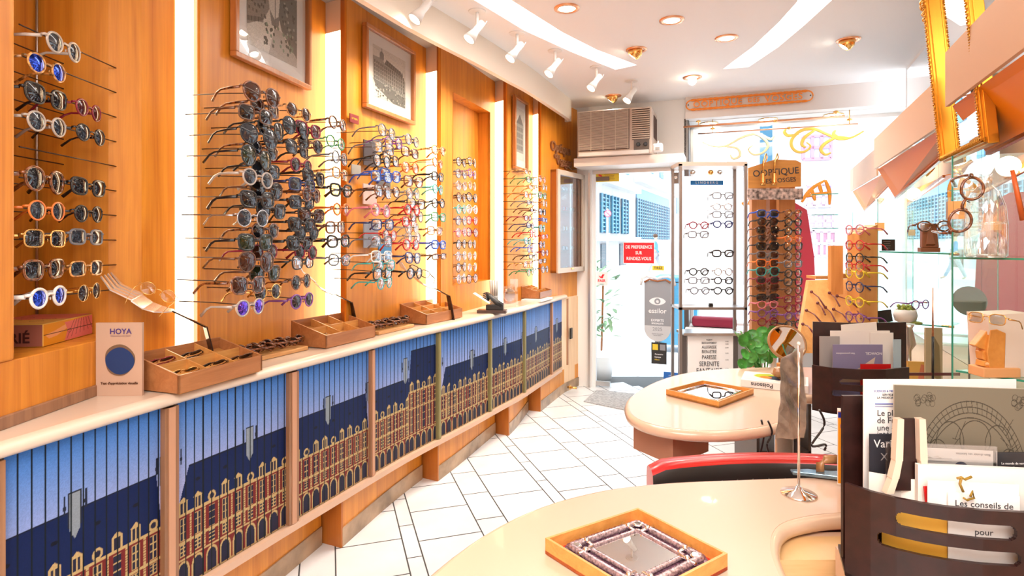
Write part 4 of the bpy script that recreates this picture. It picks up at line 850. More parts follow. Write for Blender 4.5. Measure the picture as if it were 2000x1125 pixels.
OPA = [('panto', .0022, 'grey', 'clear'), ('square', .0024, 'grey', 'clear'), ('panto', .0026, 'black', 'clear'), ('square', .0028, 'blue', 'clear'), ('wayfarer', .0026, 'tortoise', 'clear'), ('round', .0030, 'pink', 'clear'), ('square', .0028, 'navy', 'clear'), ('square', .0026, 'grey', 'clear'), ('square', .0026, 'white', 'clear'), ('cat', .0024, 'teal', 'clear'), ('square', .0028, 'black', 'clear'), ('round', .0022, 'teal', 'clear')]
OPB = [('panto', .0026, 'violet', 'clear'), ('square', .0024, 'black', 'clear'), ('wayfarer', .0028, 'blue', 'clear'), ('panto', .0026, 'brown', 'clear'), ('panto', .0022, 'red', 'clear')]
OPC = [('panto', .0026, 'grey', 'clear'), ('square', .0030, 'brown', 'clear'), ('panto', .0032, 'orange', 'clear'), ('wayfarer', .0030, 'tortoise', 'clear'), ('panto', .0022, 'grey', 'clear'), ('wayfarer', .0024, 'black', 'clear'), ('round', .0032, 'red', 'clear'), ('round', .0022, 'brown', 'clear'), ('square', .0026, 'red', 'clear'), ('panto', .0026, 'crystal', 'clear'), ('round', .0024, 'crystal', 'clear'), ('panto', .0030, 'red', 'clear'), ('wayfarer', .0030, 'navy', 'clear'), ('panto', .0030, 'black', 'clear')]
OPD = [('panto', .0028, 'honey', 'clear'), ('panto', .0022, 'orange', 'clear'), ('square', .0028, 'black', 'clear'), ('panto', .0022, 'teal', 'clear'), ('round', .0022, 'black', 'clear'), ('square', .0020, 'green', 'clear'), ('square', .0022, 'honey', 'clear'), ('square', .0030, 'blue', 'clear'), ('narrow', .0022, 'tortoise', 'clear')]
rack('r', 2, [
 ('column under the burgundy plaque', .30, rows([(757, 256), (750, 287), (747, 313), (747, 343), (750, 373), (745, 409), (749, 437), (747, 469), (747, 499), (752, 516), (749, 532), (753, 550)], OPA)),
 ('rear column beside the plaque', .27, rows([(770, 277), (765, 310), (764, 341), (765, 372), (762, 458)], OPB)),
 ('column below the second photograph', .26, rows([(806, 273), (802, 296), (803, 326), (809, 353), (808, 377), (814, 396), (806, 408), (815, 421), (801, 431), (806, 444), (807, 462), (804, 476), (808, 502), (811, 532)], OPC)),
 ('column before the third light strip', .20, rows([(858, 292), (856, 317), (856, 343), (856, 368), (857, 395), (858, 422), (851, 449), (858, 476), (859, 499)], OPD))],
 'x', 'rack of thin dark rods for eyeglasses on the second wood panel', 'eyeglasses on the second wood panel')
# niche pairs
ry = [315, 338, 361, 384, 407, 429, 452, 475, 498, 520, 542]
NC1 = [('panto', .0020, 'black', 'clear'), ('panto', .0024, 'grey', 'clear'), ('round', .0018, 'silver', 'clear'), ('round', .0024, 'brown', 'clear'), ('panto', .0024, 'teal', 'clear'), ('round', .0024, 'grey', 'clear'), ('panto', .0024, 'pink', 'clear'), ('round', .0018, 'black', 'clear'), ('round', .0018, 'silver', 'clear'), ('round', .0016, 'black', 'clear'), ('round', .0016, 'silver', 'clear')]
NC2 = [('panto', .0020, 'black', 'clear'), ('panto', .0024, 'violet', 'clear'), ('round', .0018, 'honey', 'clear'), ('panto', .0024, 'black', 'clear'), ('panto', .0024, 'white', 'clear'), ('panto', .0024, 'red', 'clear'), ('panto', .0024, 'burgundy', 'clear'), ('round', .0018, 'black', 'clear'), ('panto', .0018, 'gold', 'clear'), ('round', .0016, 'gold', 'clear'), ('round', .0016, 'black', 'clear')]
rack('r', 3, [('nearer column inside the wall niche', .02, rows([(902, y) for y in ry], NC1)), ('farther column inside the wall niche', .02, rows([(923, y) for y in ry], NC2))], 'x', 'rack of short rods inside the tall wall niche', 'eyeglasses in the wall niche')
rr = random.Random(5); colr = ['honey', 'brown', 'blue', 'orange', 'red', 'green', 'burgundy', 'black', 'grey', 'teal', 'gold', 'navy']
R1 = [(rr.choice(['panto', 'square', 'narrow']), .0024, colr[(i * 5) % 12], 'clear') for i in range(14)]
R2 = [(rr.choice(['panto', 'square', 'narrow']), .0022, colr[(i * 7 + 3) % 12], 'clear') for i in range(13)]
rack('r', 4, [('nearer column beside the wall case', .24, rows([(1032 + (i % 3) * 5, 334 + i * 15) for i in range(14)], R1)), ('farther column beside the wall case', .20, rows([(1060 + (i % 2) * 5, 348 + i * 16) for i in range(12)], R2))], 'x', 'rack of thin rods with colourful frames on the fourth wood panel', 'colourful eyeglasses on the fourth wood panel')
# bay zero: rods parallel to the view, end wall
rk = empty('eyewear_rack', (-1.5, 1.9, 1.0), 0, 'rack of long rods crossing the first open niche', 'eyewear rack', 'wall eyewear racks')
for cx_, px_, n_ in ((-1.529, 130, 10), (-1.385, 215, 10)):
    for i in range(10):
        py = 126 + 49 * i; z = zat(py, 1.976)
        if i == 3 and cx_ < -1.5: pass
        mb = MB(); yb = 1.965 if cx_ < -1.5 else 2.02
        mb.tube([(cx_ + 1.5, yb - 1.9, z - 1.0), (cx_ + 1.5, 1.62 - 1.9 - (.12 if cx_ < -1.5 else 0), z + .004 - 1.0)], .0022, 5); mb.build('rod', M['rod'], rk)
B0L = [(128, 93, 'panto', .0030, 'crystal', 'grey'), (95, 133, 'panto', .0026, 'honey', 'mirror blue'), (94, 189, 'wayfarer', .0028, 'black', 'dark'), (95, 243, 'panto', .0028, 'crystal', 'grey'), (92, 352, 'aviator', .0038, 'tortoise', 'dark'), (95, 412, 'panto', .0024, 'orange', 'grey'), (92, 466, 'square', .0022, 'gold', 'dark'), (90, 526, 'wayfarer', .0036, 'tortoise', 'dark'), (98, 580, 'panto', .0038, 'white', 'mirror blue')]
B0R = [(176, 216, 'panto', .0026, 'burgundy', 'red'), (180, 264, 'panto', .0024, 'black', 'grey'), (176, 366, 'wayfarer', .0034, 'black', 'dark'), (176, 418, 'panto', .0024, 'black', 'dark'), (172, 463, 'square', .0034, 'grey', 'grey'), (172, 524, 'square', .0026, 'honey', 'grey'), (177, 570, 'round', .0010, 'gold', 'smoke')]
for nm, Y_, items in (('left column of the first niche', 1.66, B0L), ('right column of the first niche', 1.84, B0R)):
    for i, (px, py, kind, th, col, lens) in enumerate(items):
        q = P(px, py, Y_); glasses(q, math.radians(97) + random.uniform(-.06, .06), kind, th, col, lens, '%s in the %s' % (ORD[i], nm), 'sunglasses in the first open niche', 1.18 if Y_ < 1.7 else 1.12, tilt=random.uniform(-.03, .03))
# ================================================================ WALL PICTURES
def wallbox_frame(k, px0, px1, z0, z1, label, cv, off=.004, name='framed_photograph'):
    n = bayn(k); A = (S[k][0] + n[0] * off, S[k][1] + n[1] * off); B = (E[k][0] + n[0] * off, E[k][1] + n[1] * off)
    a = on_line(px0, A, B); b = on_line(px1, A, B); L = b[2] - a[2]; rz = math.atan2(b[1] - a[1], b[0] - a[0])
    t = empty(name, (a[0], a[1], z0), rz, label, 'framed picture', 'framed photographs on the wood wall'); H = z1 - z0; fw = .022
    mb = MB()          # local: x along, -y into the room
    for (c, d) in (((L / 2, -.012, fw / 2), (L, .03, fw)), ((L / 2, -.012, H - fw / 2), (L, .03, fw)), ((fw / 2, -.012, H / 2), (fw, .03, H - 2 * fw)), ((L - fw / 2, -.012, H / 2), (fw, .03, H - 2 * fw))): mb.box(c, d)
    mb.build('frame', wood('picture_frame_wood', (.34, .10, .02), (.55, .20, .05), coat=.5), t, bevel=.003)
    mb = MB(); mb.box((L / 2, .0, H / 2), (L - fw, .006, H - fw)); mb.build('mount', M['paperw'], t)
    mg = .085; printed('photograph_print', cv, lambda u, v: (mg * L / .5 + u * (L - 2 * mg * L / .5), -.0045 + 0 * u, mg + v * (H - 2 * mg)), t)
    mb = MB(); mb.add([(fw, -.018, fw), (L - fw, -.018, fw), (L - fw, -.018, H - fw), (fw, -.018, H - fw)], [(0, 1, 2, 3)]); mb.build('glazing', glassy('picture_glass', (.97, .97, .97), .07), t); return t
def street_print(seed, kind):
    cv = Canvas(130, 170, (.82, .80, .77)); rg = np.random.default_rng(seed); r_ = random.Random(seed)
    if kind == 0:
        cv.poly([(0, 1), (0, .25), (.30, .42), (.42, .62), (.36, 1)], (.45, .43, .40)); cv.poly([(1, 1), (1, .12), (.66, .42), (.60, .60), (.64, .95)], (.30, .30, .29))
        cv.poly([(.42, .62), (.46, .42), (.60, .42), (.62, .60), (.52, .52)], (.38, .38, .37)); cv.line(.53, .45, .53, .97, .008, (.35, .35, .34)); cv.ell(.53, .98, .015, .02, (.3, .3, .3))
        cv.poly([(.0, .25), (.30, .40), (.46, .40), (.10, 0), (0, 0)], (.78, .76, .72)); cv.poly([(1, .12), (.66, .40), (.52, .40), (.40, 0), (1, 0)], (.62, .60, .58))
        for i in range(60): x, y = r_.uniform(0, .34), r_.uniform(.45, 1); cv.rect(x, y, x + .02, y + .035, (.22, .21, .2))
        for i in range(45): x, y = r_.uniform(.66, 1), r_.uniform(.35, 1); cv.rect(x, y, x + .022, y + .03, (.55, .55, .52) if i % 2 else (.15, .15, .15))
        for i in range(40): x = r_.uniform(.3, .9); y = r_.uniform(.12, .42); cv.ell(x, y, .02, .025, (.15, .17, .15) if i % 3 else (.35, .45, .36))
        for i in range(14): x = i * .022; cv.rect(x, .30 + x * .3, x + .008, .36 + x * .3, (.15, .15, .15))
    elif kind == 1:
        cv.poly([(.02, .35), (.0, .78), (.28, .80), (.34, .72), (.92, .62), (1, .55), (1, .2), (.4, .30)], (.50, .49, .47))
        cv.rect(.20, .78, .32, .88, (.42, .41, .40)); cv.ell(.26, .88, .06, .05, (.4, .4, .38)); cv.line(.26, .9, .26, .99, .008, (.4, .4, .4))
        cv.poly([(.34, .72), (.4, .82), (.85, .72), (.92, .62)], (.22, .22, .22))
        for i in range(9): x = .38 + i * .062; cv.poly([(x, .74 - i * .012), (x + .02, .84 - i * .012), (x + .045, .74 - i * .012)], (.35, .34, .33))
        for i in range(16):
            for j in range(5): x = .05 + i * .058; y = .36 + j * .075 - i * .006; cv.rect(x, y, x + .022, y + .05, (.20, .20, .20))
        cv.poly([(0, .35), (.4, .30), (1, .2), (1, 0), (.6, 0), (.1, .2)], (.28, .28, .27))
        for i in range(110): x, y = r_.uniform(.05, 1), r_.uniform(.0, .32); cv.rect(x, y, x + .02, y + .02, r_.choice([(.1, .1, .1), (.65, .64, .6), (.25, .3, .26)]))
    else:
        cv.rect(.1, .15, .9, .7, (.55, .55, .54)); cv.poly([(.1, .7), (.5, .9), (.9, .7)], (.35, .35, .35))
        for i in range(6):
            for j in range(4): cv.rect(.16 + i * .12, .2 + j * .12, .22 + i * .12, .28 + j * .12, (.25, .25, .25))
    cv.noise(.25, rg); cv.a = .22 + .78 * cv.a; return cv
wallbox_frame(1, 450, 600, 2.16, 2.66, 'framed black-and-white street photograph, largest in view, above the sunglasses', street_print(1, 0))
wallbox_frame(2, 708, 805, 2.13, 2.59, 'framed sepia photograph of a grand building over a crowded square', street_print(2, 1))
n4 = bayn(4); a4 = on_line(1001, S[4], E[4]); wallbox_frame(4, 1001, 1027, zat(322, a4[1]) - .03, zat(190, a4[1]) + .02, 'narrowest framed pale photograph, above the colourful frames rack', street_print(3, 2))
def on_panel(k, px0, px1, py0, py1, name, m, label, cat, off=.008, txt=()):
    n = bayn(k); A = (S[k][0] + n[0] * off, S[k][1] + n[1] * off); B = (E[k][0] + n[0] * off, E[k][1] + n[1] * off); a = on_line(px0, A, B); b = on_line(px1, A, B)
    z1, z0 = zat(py0, a[1]), zat(py1, a[1]); rz = math.atan2(b[1] - a[1], b[0] - a[0]); t = empty(name, (a[0], a[1], z0), rz, label, cat); L = b[2] - a[2]; H = z1 - z0
    mb = MB(); mb.box((L / 2, 0, H / 2), (L, .006, H)); mb.build('panel', m, t)
    for s, u, v, sz, mm in txt: text(s, sz, mm, frame_m((u * L, -.0035, v * H), (1, 0, 0), (0, 0, 1)), 'lettering', t, .0003)
    return t, L, H
on_panel(2, 683, 700, 221, 238, 'wall_plaque', flat((.22, .02, .02), .4), 'small burgundy plaque on the second wood panel', 'plaque', .018, (('OPTIQUE', .5, .5, .012, yl),))
on_panel(2, 710, 733, 272, 322, 'photo_card', flat((.05, .04, .05), .5), 'dark picture card with red edge behind the eyeglasses', 'card', .02)
on_panel(2, 738, 762, 325, 365, 'photo_card', flat((.10, .10, .11), .5), 'dark grey picture card behind the blue frames', 'card', .02)
on_panel(2, 709, 735, 358, 398, 'photo_card', flat((.62, .45, .42), .5), 'pinkish portrait card, middle height behind the eyeglasses', 'card', .02)
on_panel(2, 710, 738, 433, 484, 'photo_card', flat((.25, .27, .33), .5), 'large grey-blue portrait card low behind the eyeglasses', 'card', .02)
on_panel(2, 739, 764, 476, 508, 'photo_card', flat((.05, .20, .40), .5), 'blue picture card lowest behind the eyeglasses', 'card', .02)
on_panel(2, 686, 704, 320, 342, 'photo_card', flat((.35, .33, .30), .5), 'plain grey brand card left edge of second wood panel', 'card', .02)
# ================================================================ ITEMS ON THE COUNTER
def lipframe(px, py=None, inset=.0):
    "location on counter under pixel, and rotation following the lip"
    q = G(px, py, CT); n = lipn(q.y); return q, math.atan2(-n[0] * -1, 0) if False else math.atan2(1, (lipx(q.y + .03) - lipx(q.y - .03)) / .06)
def sorter(px, py, L, D, hf, hb, nx, ny, label, fill=False, name='compartment_tray'):
    q, rz = lipframe(px, py); t = empty(name, q, rz, label, 'tray', 'wooden compartment trays on the counter')   # local x along lip (away), +y towards the wall
    mb = MB(); th = .007
    mb.slab([(0, 0, .004), (L, 0, .004), (L, 0, hf), (0, 0, hf)], [(0, th, .004), (L, th, .004), (L, th, hf), (0, th, hf)]); mb.build('front_board', M['tray_wood'], t)
    mb = MB(); mb.slab([(0, D, .004), (L, D, .004), (L, D, hb), (0, D, hb)], [(0, D - th, .004), (L, D - th, .004), (L, D - th, hb), (0, D - th, hb)]); mb.build('back_board', M['tray_wood'], t)
    for x in (0, L - th):
        mb = MB(); mb.slab([(x, 0, .004), (x, D, .004), (x, D, hb), (x, 0, hf)], [(x + th, 0, .004), (x + th, D, .004), (x + th, D, hb), (x + th, 0, hf)]); mb.build('side_board', M['tray_wood'], t)
    mb = MB(); mb.slab([(th, th, .0), (L - th, th, .0), (L - th, D - th, hb - .045), (th, D - th, hb - .045)], [(th, th, hf - .045), (L - th, th, hf - .045), (L - th, D - th, hb - .04), (th, D - th, hb - .04)]); mb.build('sloping_base', M['tray_in'], t)
    H = lambda y: hf + (hb - hf) * y / D
    for i in range(1, nx): x = L * i / nx; mb = MB(); mb.slab([(x, th, hf - .04), (x, D - th, hb - .04), (x, D - th, hb - .004), (x, th, hf - .004)], [(x + .004, th, hf - .04), (x + .004, D - th, hb - .04), (x + .004, D - th, hb - .004), (x + .004, th, hf - .004)]); mb.build('partition', M['tray_in'], t)
    for j in range(1, ny): y = D * j / ny; mb = MB(); mb.box((L / 2, y, H(y) - .022), (L - 2 * th, .004, .036)); mb.build('partition', M['tray_in'], t)
    if fill:
        sl = math.atan2(hb - hf, D); k = 0
        wh = [['near front', 'middle front', 'far front'], ['near rear', 'middle rear', 'far rear']]
        for j in range(ny):
            for i in range(nx):
                lx, ly = L * (i + .5) / nx, D * (j + .5) / ny; c, s = math.cos(rz), math.sin(rz)
                if (i, j) == (nx - 1, ny - 1): continue
                glasses((q.x + lx * c - ly * s, q.y + lx * s + ly * c, q.z + H(ly) - .014), rz + math.pi + random.uniform(-.2, .2), ['round', 'panto', 'aviator', 'panto', 'round', 'cat'][k % 6], .0022, ['gold', 'black', 'brown', 'burgundy', 'black', 'brown'][k % 6], ['green', 'dark', 'grey', 'smoke', 'dark', 'brown'][k % 6], 'in the %s compartment of the nearest tray' % wh[j][i], 'sunglasses in the first tray', .80, True, rx=-1.05); k += 1
    return t
sorter(349, 772, .36, .21, .062, .118, 3, 2, 'wooden compartment tray holding sunglasses, nearest on the counter', True)
sorter(637, 682, .36, .21, .062, .118, 3, 2, 'empty wooden compartment tray between two tortoise frame bundles')
sorter(833, 635, .38, .20, .062, .115, 3, 3, 'empty wooden compartment tray beside the black hand sculpture')
q_, rz_ = lipframe(1056, 590); mb = MB(); mb.box((.14, .08, .008), (.30, .17, .016)); tag(mb.build('display_plinth', M['acrylic'] if False else M['white'], loc=q_, rz=rz_), 'thin white plinth under the farthest compartment tray', 'plinth')
t = sorter(1055, 588, .30, .17, .055, .10, 4, 3, 'farthest wooden compartment tray of the counter, raised on a white plinth'); t.location.z += .017
# bundles of tortoise frames on boards
def bundle(px0, py0, L, label, wh):
    q, rz = lipframe(px0, py0); t = empty('display_board', q, rz, label, 'board'); mb = MB(); mb.box((L / 2, .055, .010), (L, .13, .018)); mb.build('board', wood('board_wood', (.45, .20, .06), (.66, .36, .14), (3, 22, 22)), t, bevel=.003)
    c, s = math.cos(rz), math.sin(rz); n_ = 9
    for i in range(n_):
        lx = .03 + (L - .06) * i / (n_ - 1); ly = .055
        glasses((q.x + lx * c - ly * s, q.y + lx * s + ly * c, q.z + .046), rz + .5 * (-1) ** i + math.pi / 2 + 1.0, 'panto', .0042, 'tortoise', 'smoke' if i % 3 else 'brown', '%s on the %s' % (ORD[i].replace('top', 'the near end').replace('topmost', 'nearest') if i else 'nearest', wh), 'tortoise sunglasses bundled on ' + wh, .82, True, rx=-.5 + .25 * (i % 3))
bundle(478, 712, .34, 'light wooden board under a bundle of tortoise frames, nearer one', 'nearer counter board')
bundle(737, 655, .32, 'light wooden board under a bundle of tortoise frames, farther one', 'farther counter board')
# giant fork displays
def fork(base, bend, neck, tip, wd, label, side=(.70, -.62, -.35)):
    "world 3D points of the profile"
    t = empty('fork_display', base, 0, label, 'display stand', 'giant fork displays on the counter'); b = Vector(base)
    pth = [Vector(base), Vector(base) * .5 + Vector(bend) * .5 + Vector((0, 0, .012)), Vector(bend), Vector(neck)]
    ax_ = (Vector(tip) - Vector(neck)).normalized(); side = Vector(side); side = (side - ax_ * side.dot(ax_)).normalized(); up = side.cross(ax_); up = up if up.z > 0 else -up; hs = Vector((.75, -.66, 0))
    mb = MB(); mtl = mat('dark_bronze', (.07, .04, .03), .25, .7)
    def quad(p0, w0, p1, w1, th, m_=mb, side=side):
        u = (p1 - p0).normalized(); k = side.cross(u).normalized()
        m_.slab([p0 - side * w0 - b, p0 + side * w0 - b, p1 + side * w1 - b, p1 - side * w1 - b], [p0 - side * w0 - b + k * th, p0 + side * w0 - b + k * th, p1 + side * w1 - b + k * th, p1 - side * w1 - b + k * th])
    for i in range(3): quad(pth[i], .020 - .002 * i, pth[i + 1], .018 - .002 * i if i < 2 else .012, .005, mb, (hs if i < 2 else (hs + side).normalized()))
    mb.build('handle', mtl, t)
    N, T = Vector(neck), Vector(tip); L = (T - N).length; mb = MB(); hd = mat('polished_steel', (.88, .86, .82), .22, .75)
    prs = [(0, .012), (.07, .024), (.18, .036), (.32, .041), (.50, .042)]
    for (a, wa), (c, wc) in zip(prs, prs[1:]): quad(N + ax_ * L * a - up * .02 * math.sin(a * 5), wa * wd, N + ax_ * L * c - up * .02 * math.sin(c * 5), wc * wd, .004, mb)
    mb.build('head', hd, t)
    p0 = N + ax_ * L * .5 - up * .02 * math.sin(2.5)
    for k in range(4):
        mb = MB(); o_ = side * (k - 1.5) * .0235 * wd; q0 = p0 + o_; q1 = p0 + ax_ * L * .3 + o_ * 1.0 + up * .0; q2 = T + o_ * .92 + up * .012
        for a, c, wa, wc in ((q0, q1, .0085, .007), (q1, q2, .007, .0035)):
            mb.slab([a - side * wa * wd - b, a + side * wa * wd - b, c + side * wc * wd - b, c - side * wc * wd - b], [x + up * .004 for x in (a - side * wa * wd - b, a + side * wa * wd - b, c + side * wc * wd - b, c - side * wc * wd - b)])
        mb.build('tine', hd, t)
    return N, ax_, up, side, L
Y1 = 2.18
f1 = fork((P(421, 678, Y1).x, Y1, CT), P(402, 637, Y1 - .02), P(338, 606, 2.02), P(203, 543, 1.95), 1.4, 'giant metal fork display, nearest, its tines over the first tray')
g_ = f1[0] + f1[1] * f1[4] * .30 + f1[2] * .035; glasses(g_, math.atan2(f1[1].y, f1[1].x) + math.pi * .0, 'round', .0010, 'gold', 'clear', 'resting on the nearest fork display', None, 1.0, rx=-.3, tilt=-.45)
Y2 = 3.05
f2 = fork((P(697, 620, Y2).x, Y2, CT), P(686, 590, Y2 - .02), P(655, 574, 2.86), P(575, 513, 2.76), 1.5, 'giant metal fork display, middle one, above the empty tray')
Y3 = 3.62
f3 = fork((P(884, 604, Y3).x, Y3, CT), P(876, 577, Y3 - .02), P(848, 562, 3.42), P(777, 514, 3.30), 1.6, 'giant metal fork display, farthest, with striped etched head')
g_ = f3[0] + f3[1] * f3[4] * .5 + f3[2] * .03; glasses(g_, math.atan2(f3[1].y, f3[1].x), 'square', .0024, 'black', 'clear', 'resting on the farthest fork display', None, 1.0, rx=-.2, tilt=-.4)
# HOYA card
q = G(232, 773.5, CT); t = empty('test_card', q, math.radians(2), 'beige HOYA vision test card with blue blob standing on the counter', 'card'); wq = 88 / FPX * q.y; hq = 143 / FPX * q.y
mb = MB(); mb.box((0, .006, hq / 2), (wq, .010, hq)); mb.build('card_body', flat((.50, .33, .24), .6), t)
mb = MB()
for cx, cz, rx_, rz2, mi in ((.0, .0, .041, .050, 0),):
    mb.slab([(rx_ * 1.13 * math.cos(a_) * (1 + .06 * math.sin(3 * a_ + 1)) + .002, -.0005, hq * .49 + rz2 * math.sin(a_)) for a_ in [k * math.pi / 18 for k in range(36)]], [(rx_ * 1.13 * math.cos(a_) * (1 + .06 * math.sin(3 * a_ + 1)) + .002, .0008, hq * .49 + rz2 * math.sin(a_)) for a_ in [k * math.pi / 18 for k in range(36)]])
mb.build('brown_blob', flat((.16, .09, .05), .6), t)
mb = MB(); mb.slab([(.042 * math.cos(a_) * (1 + .08 * math.sin(2 * a_ + 2)) + .004, -.0015, hq * .48 + .043 * math.sin(a_)) for a_ in [k * math.pi / 18 for k in range(36)]], [(.042 * math.cos(a_) * (1 + .08 * math.sin(2 * a_ + 2)) + .004, -.0003, hq * .48 + .043 * math.sin(a_)) for a_ in [k * math.pi / 18 for k in range(36)]]); mb.build('blue_blob', flat((.004, .03, .13), .6), t)
text('HOYA', .024, flat((.06, .03, .20), .5), frame_m((.006, -.0012, hq * .88), (1, 0, 0), (0, 0, 1)), 'lettering', t, .0003, bold=.0002)
text('INNOVATION FOR VISION', .0052, flat((.25, .15, .2), .5), frame_m((.006, -.0012, hq * .82), (1, 0, 0), (0, 0, 1)), 'lettering', t, .0002)
text("Test d'appréciation visuelle", .0105, flat((.10, .04, .02), .5), frame_m((.002, -.0012, hq * .175), (1, 0, 0), (0, 0, 1)), 'lettering', t, .0003, bold=.0003)
mb = MB(); a = P(205, 640, 2.0); mb.box((.05, 0, .0), (.10, .002, .13)); o = mb.build('leaflet', M['paper'], loc=(a.x - .0, 1.98, 1.04), rz=.1); tag(o, 'dark-printed leaflet peeking from behind the HOYA card', 'leaflet')
# box on the ledge
a = Vector((-1.55, 1.55, 1.085)); t = empty('gift_box', (-1.515, 1.83, 1.086), math.radians(98), 'flat yellow and pink illustrated box on the wooden ledge', 'box')
cvb = Canvas(120, 60, (.85, .55, .08)); cvb.poly([(.40, 0), (.46, .5), (.40, .9), (1, 1), (1, 0)], (.85, .42, .38)); cvb.poly([(.02, .5), (.20, .6), (.42, .8), (.44, .6), (.25, .35), (.1, .3)], (.90, .62, .40))
for i in range(7): cvb.line(.6 + i * .05, .95, .45 + i * .09, .1 + .04 * i, .004, (.25, .08, .10), .5)
cvb.ell(.5, .45, .04, .1, (.4, .15, .15), .2); cvb.rect(0, .49, 1, .51, (.2, .1, .05))
bl, bw, bh = .25, .20, .068       # local x along ledge, y towards wall
mb = MB(); mb.box((0, 0, bh / 2), (bl, bw, bh)); mb.build('body', flat((.82, .50, .10), .5), t, bevel=.002)
printed('front_print', cvb, lambda u, v: (-bl / 2 + u * bl, -bw / 2 - .001 + 0 * u, .002 + v * (bh - .004)), t)
cvt = Canvas(90, 70, (.86, .66, .34)); cvt.poly([(.5, 0), (.4, .6), (.6, 1), (1, 1), (1, 0)], (.85, .45, .38))
for i in range(5): cvt.ell(.15 + i * .12, .5 + .2 * (-1) ** i, .05, .1, (.45, .22, .15), .15)
printed('lid_print', cvt, lambda u, v: (-bl / 2 + u * bl, -bw / 2 + v * bw, bh + .001 + 0 * u), t)
mb = MB(); mb.box((-bl / 2 - .001, 0, bh * .5), (.002, bw - .004, bh - .004)); mb.build('end_panel', flat((.30, .10, .07), .5), t)
text('VARIÉ', .042, flat((.05, .01, .01), .5), frame_m((-bl / 2 - .003, -.01, bh * .38), (0, -1, 0), (0, 0, 1)), 'lettering', t, .0003, bold=.001)
# business card holder with two black hands
q, rz = lipframe(960, 612); t = empty('card_holder', q, rz - math.pi / 2 + .35, 'black hands sculpture holding a tilted white card on dark marble base', 'sculpture')
mb = MB(); mb.box((0, .03, .011), (.20, .09, .022)); mb.build('marble_base', flat((.06, .035, .03), .2), t, bevel=.002)
mb = MB(); mb.box((.02, .03, .04), (.12, .06, .036)); mb.build('step', M['black'], t, bevel=.004)
for y in (.012, .048):
    mb = MB(); mb.tube([(.07, y, .05), (.03, y, .075), (-.01, y, .11), (-.035, y, .135)], [.016, .017, .013, .009], 8); mb.build('hand', M['black'], t)
    for f_ in range(4): mb = MB(); z_ = .13 - f_ * .012; mb.tube([(-.01 - f_ * .004, y, z_ - .01), (-.04, y + (.006 if y > .03 else -.006), z_ + .008), (-.062, y, z_ + .0)], [.006, .005, .004], 6); mb.build('finger', M['black'], t)
cd = empty('business_card', (q.x - .045, q.y - .0, q.z + .095), rz - math.pi / 2 + .35, 'pale business card held up by the black hands', 'card')
mb = MB(); mb.box((-.02, .0, .01), (.13, .08, .002), M=Matrix.Rotation(.55, 4, 'Y')); mb.build('card_sheet', M['paperw'], cd)
q, rz = lipframe(965, 600); q = Vector((P(965, 580, 4.15).x, 4.15, CT))
t = empty('brush_cup', q, 0, 'grey ribbed pen cup standing below the wall niche', 'cup'); mb = MB(); mb.lathe([(.028, 0), (.028, .09), (.030, .10)], n=20); mb.build('cup_base', M['grey'], t)
mb = MB()
for k in range(18): a_ = k * math.pi / 9; mb.tube([(.024 * math.cos(a_), .024 * math.sin(a_), .09), (.030 * math.cos(a_), .030 * math.sin(a_), .21)], .004, 5, mi=k % 2)
mb.build('ribbed_sleeve', [M['grey'], M['paper']], t)
q = Vector((P(990, 590, 4.35).x, 4.35, CT)); t = empty('acrylic_trophy', q, .7, 'clear acrylic block with round disc on a cream base', 'trophy'); mb = MB(); mb.box((0, 0, .012), (.13, .07, .024)); mb.build('base', M['cream'], t, bevel=.002)
mb = MB(); mb.box((0, 0, .09), (.13, .03, .13)); mb.build('block', M['acrylic'], t); mb = MB(); mb.lathe([(.05, 0), (.05, .02)], (0, -.02, .09), 28, M=R90); mb.build('disc', glassy('disc_glass', (.85, .86, .9), .3), t)
q = Vector((P(1004, 560, 4.5).x, 4.5, CT)); mb = MB(); mb.box((0, 0, .10), (.06, .04, .20)); tag(mb.build('display_block', M['acrylic'], loc=q), 'tall clear acrylic block behind the round-disc trophy', 'block')
# wall case near the door
dirx = (E[5][0] - S[5][0], E[5][1] - S[5][1]); n5 = bayn(5); off = .06
A5 = (S[5][0] + n5[0] * off, S[5][1] + n5[1] * off); B5 = (E[5][0] + n5[0] * off, E[5][1] + n5[1] * off)
a = on_line(1087, A5, B5); b = on_line(1139, A5, B5); z1 = (zat(326, a[1]) + zat(347, b[1])) / 2; z0 = (zat(535, a[1]) + zat(527, b[1])) / 2; L = b[2] - a[2]; H = z1 - z0
t = empty('wall_showcase', (a[0], a[1], z0), math.atan2(b[1] - a[1], b[0] - a[0]), 'wooden wall showcase with glass sliding doors beside the shop door', 'showcase')
mb = MB()
for c, d in (((L / 2, off / 2, .01), (L, off, .02)), ((L / 2, off / 2, H - .01), (L, off, .02)), ((.01, off / 2, H / 2), (.02, off, H)), ((L - .01, off / 2, H / 2), (.02, off, H))): mb.box(c, d)
mb.build('cabinet_body', M['edge_wood'], t); mb = MB(); mb.box((L / 2, off - .005, H / 2), (L, .006, H)); mb.build('back_panel', flat((.35, .15, .12), .6), t)
mb = MB()
for c, d in (((L / 2, -.008, .02), (L, .02, .045)), ((L / 2, -.008, H - .02), (L, .02, .045)), ((.02, -.008, H / 2), (.045, .02, H)), ((L - .02, -.008, H / 2), (.045, .02, H))): mb.box(c, d)
mb.build('door_frame', flat((.62, .50, .40), .3), t, bevel=.003)
for x0_, x1_ in ((.04, L * .52), (L * .5, L - .04)): mb = MB(); mb.box(((x0_ + x1_) / 2, -.002 + (.006 if x0_ > .1 else 0), H / 2), (x1_ - x0_, .004, H - .08)); mb.build('sliding_glass', glassy('case_glass', (.93, .97, .98), .015), t)
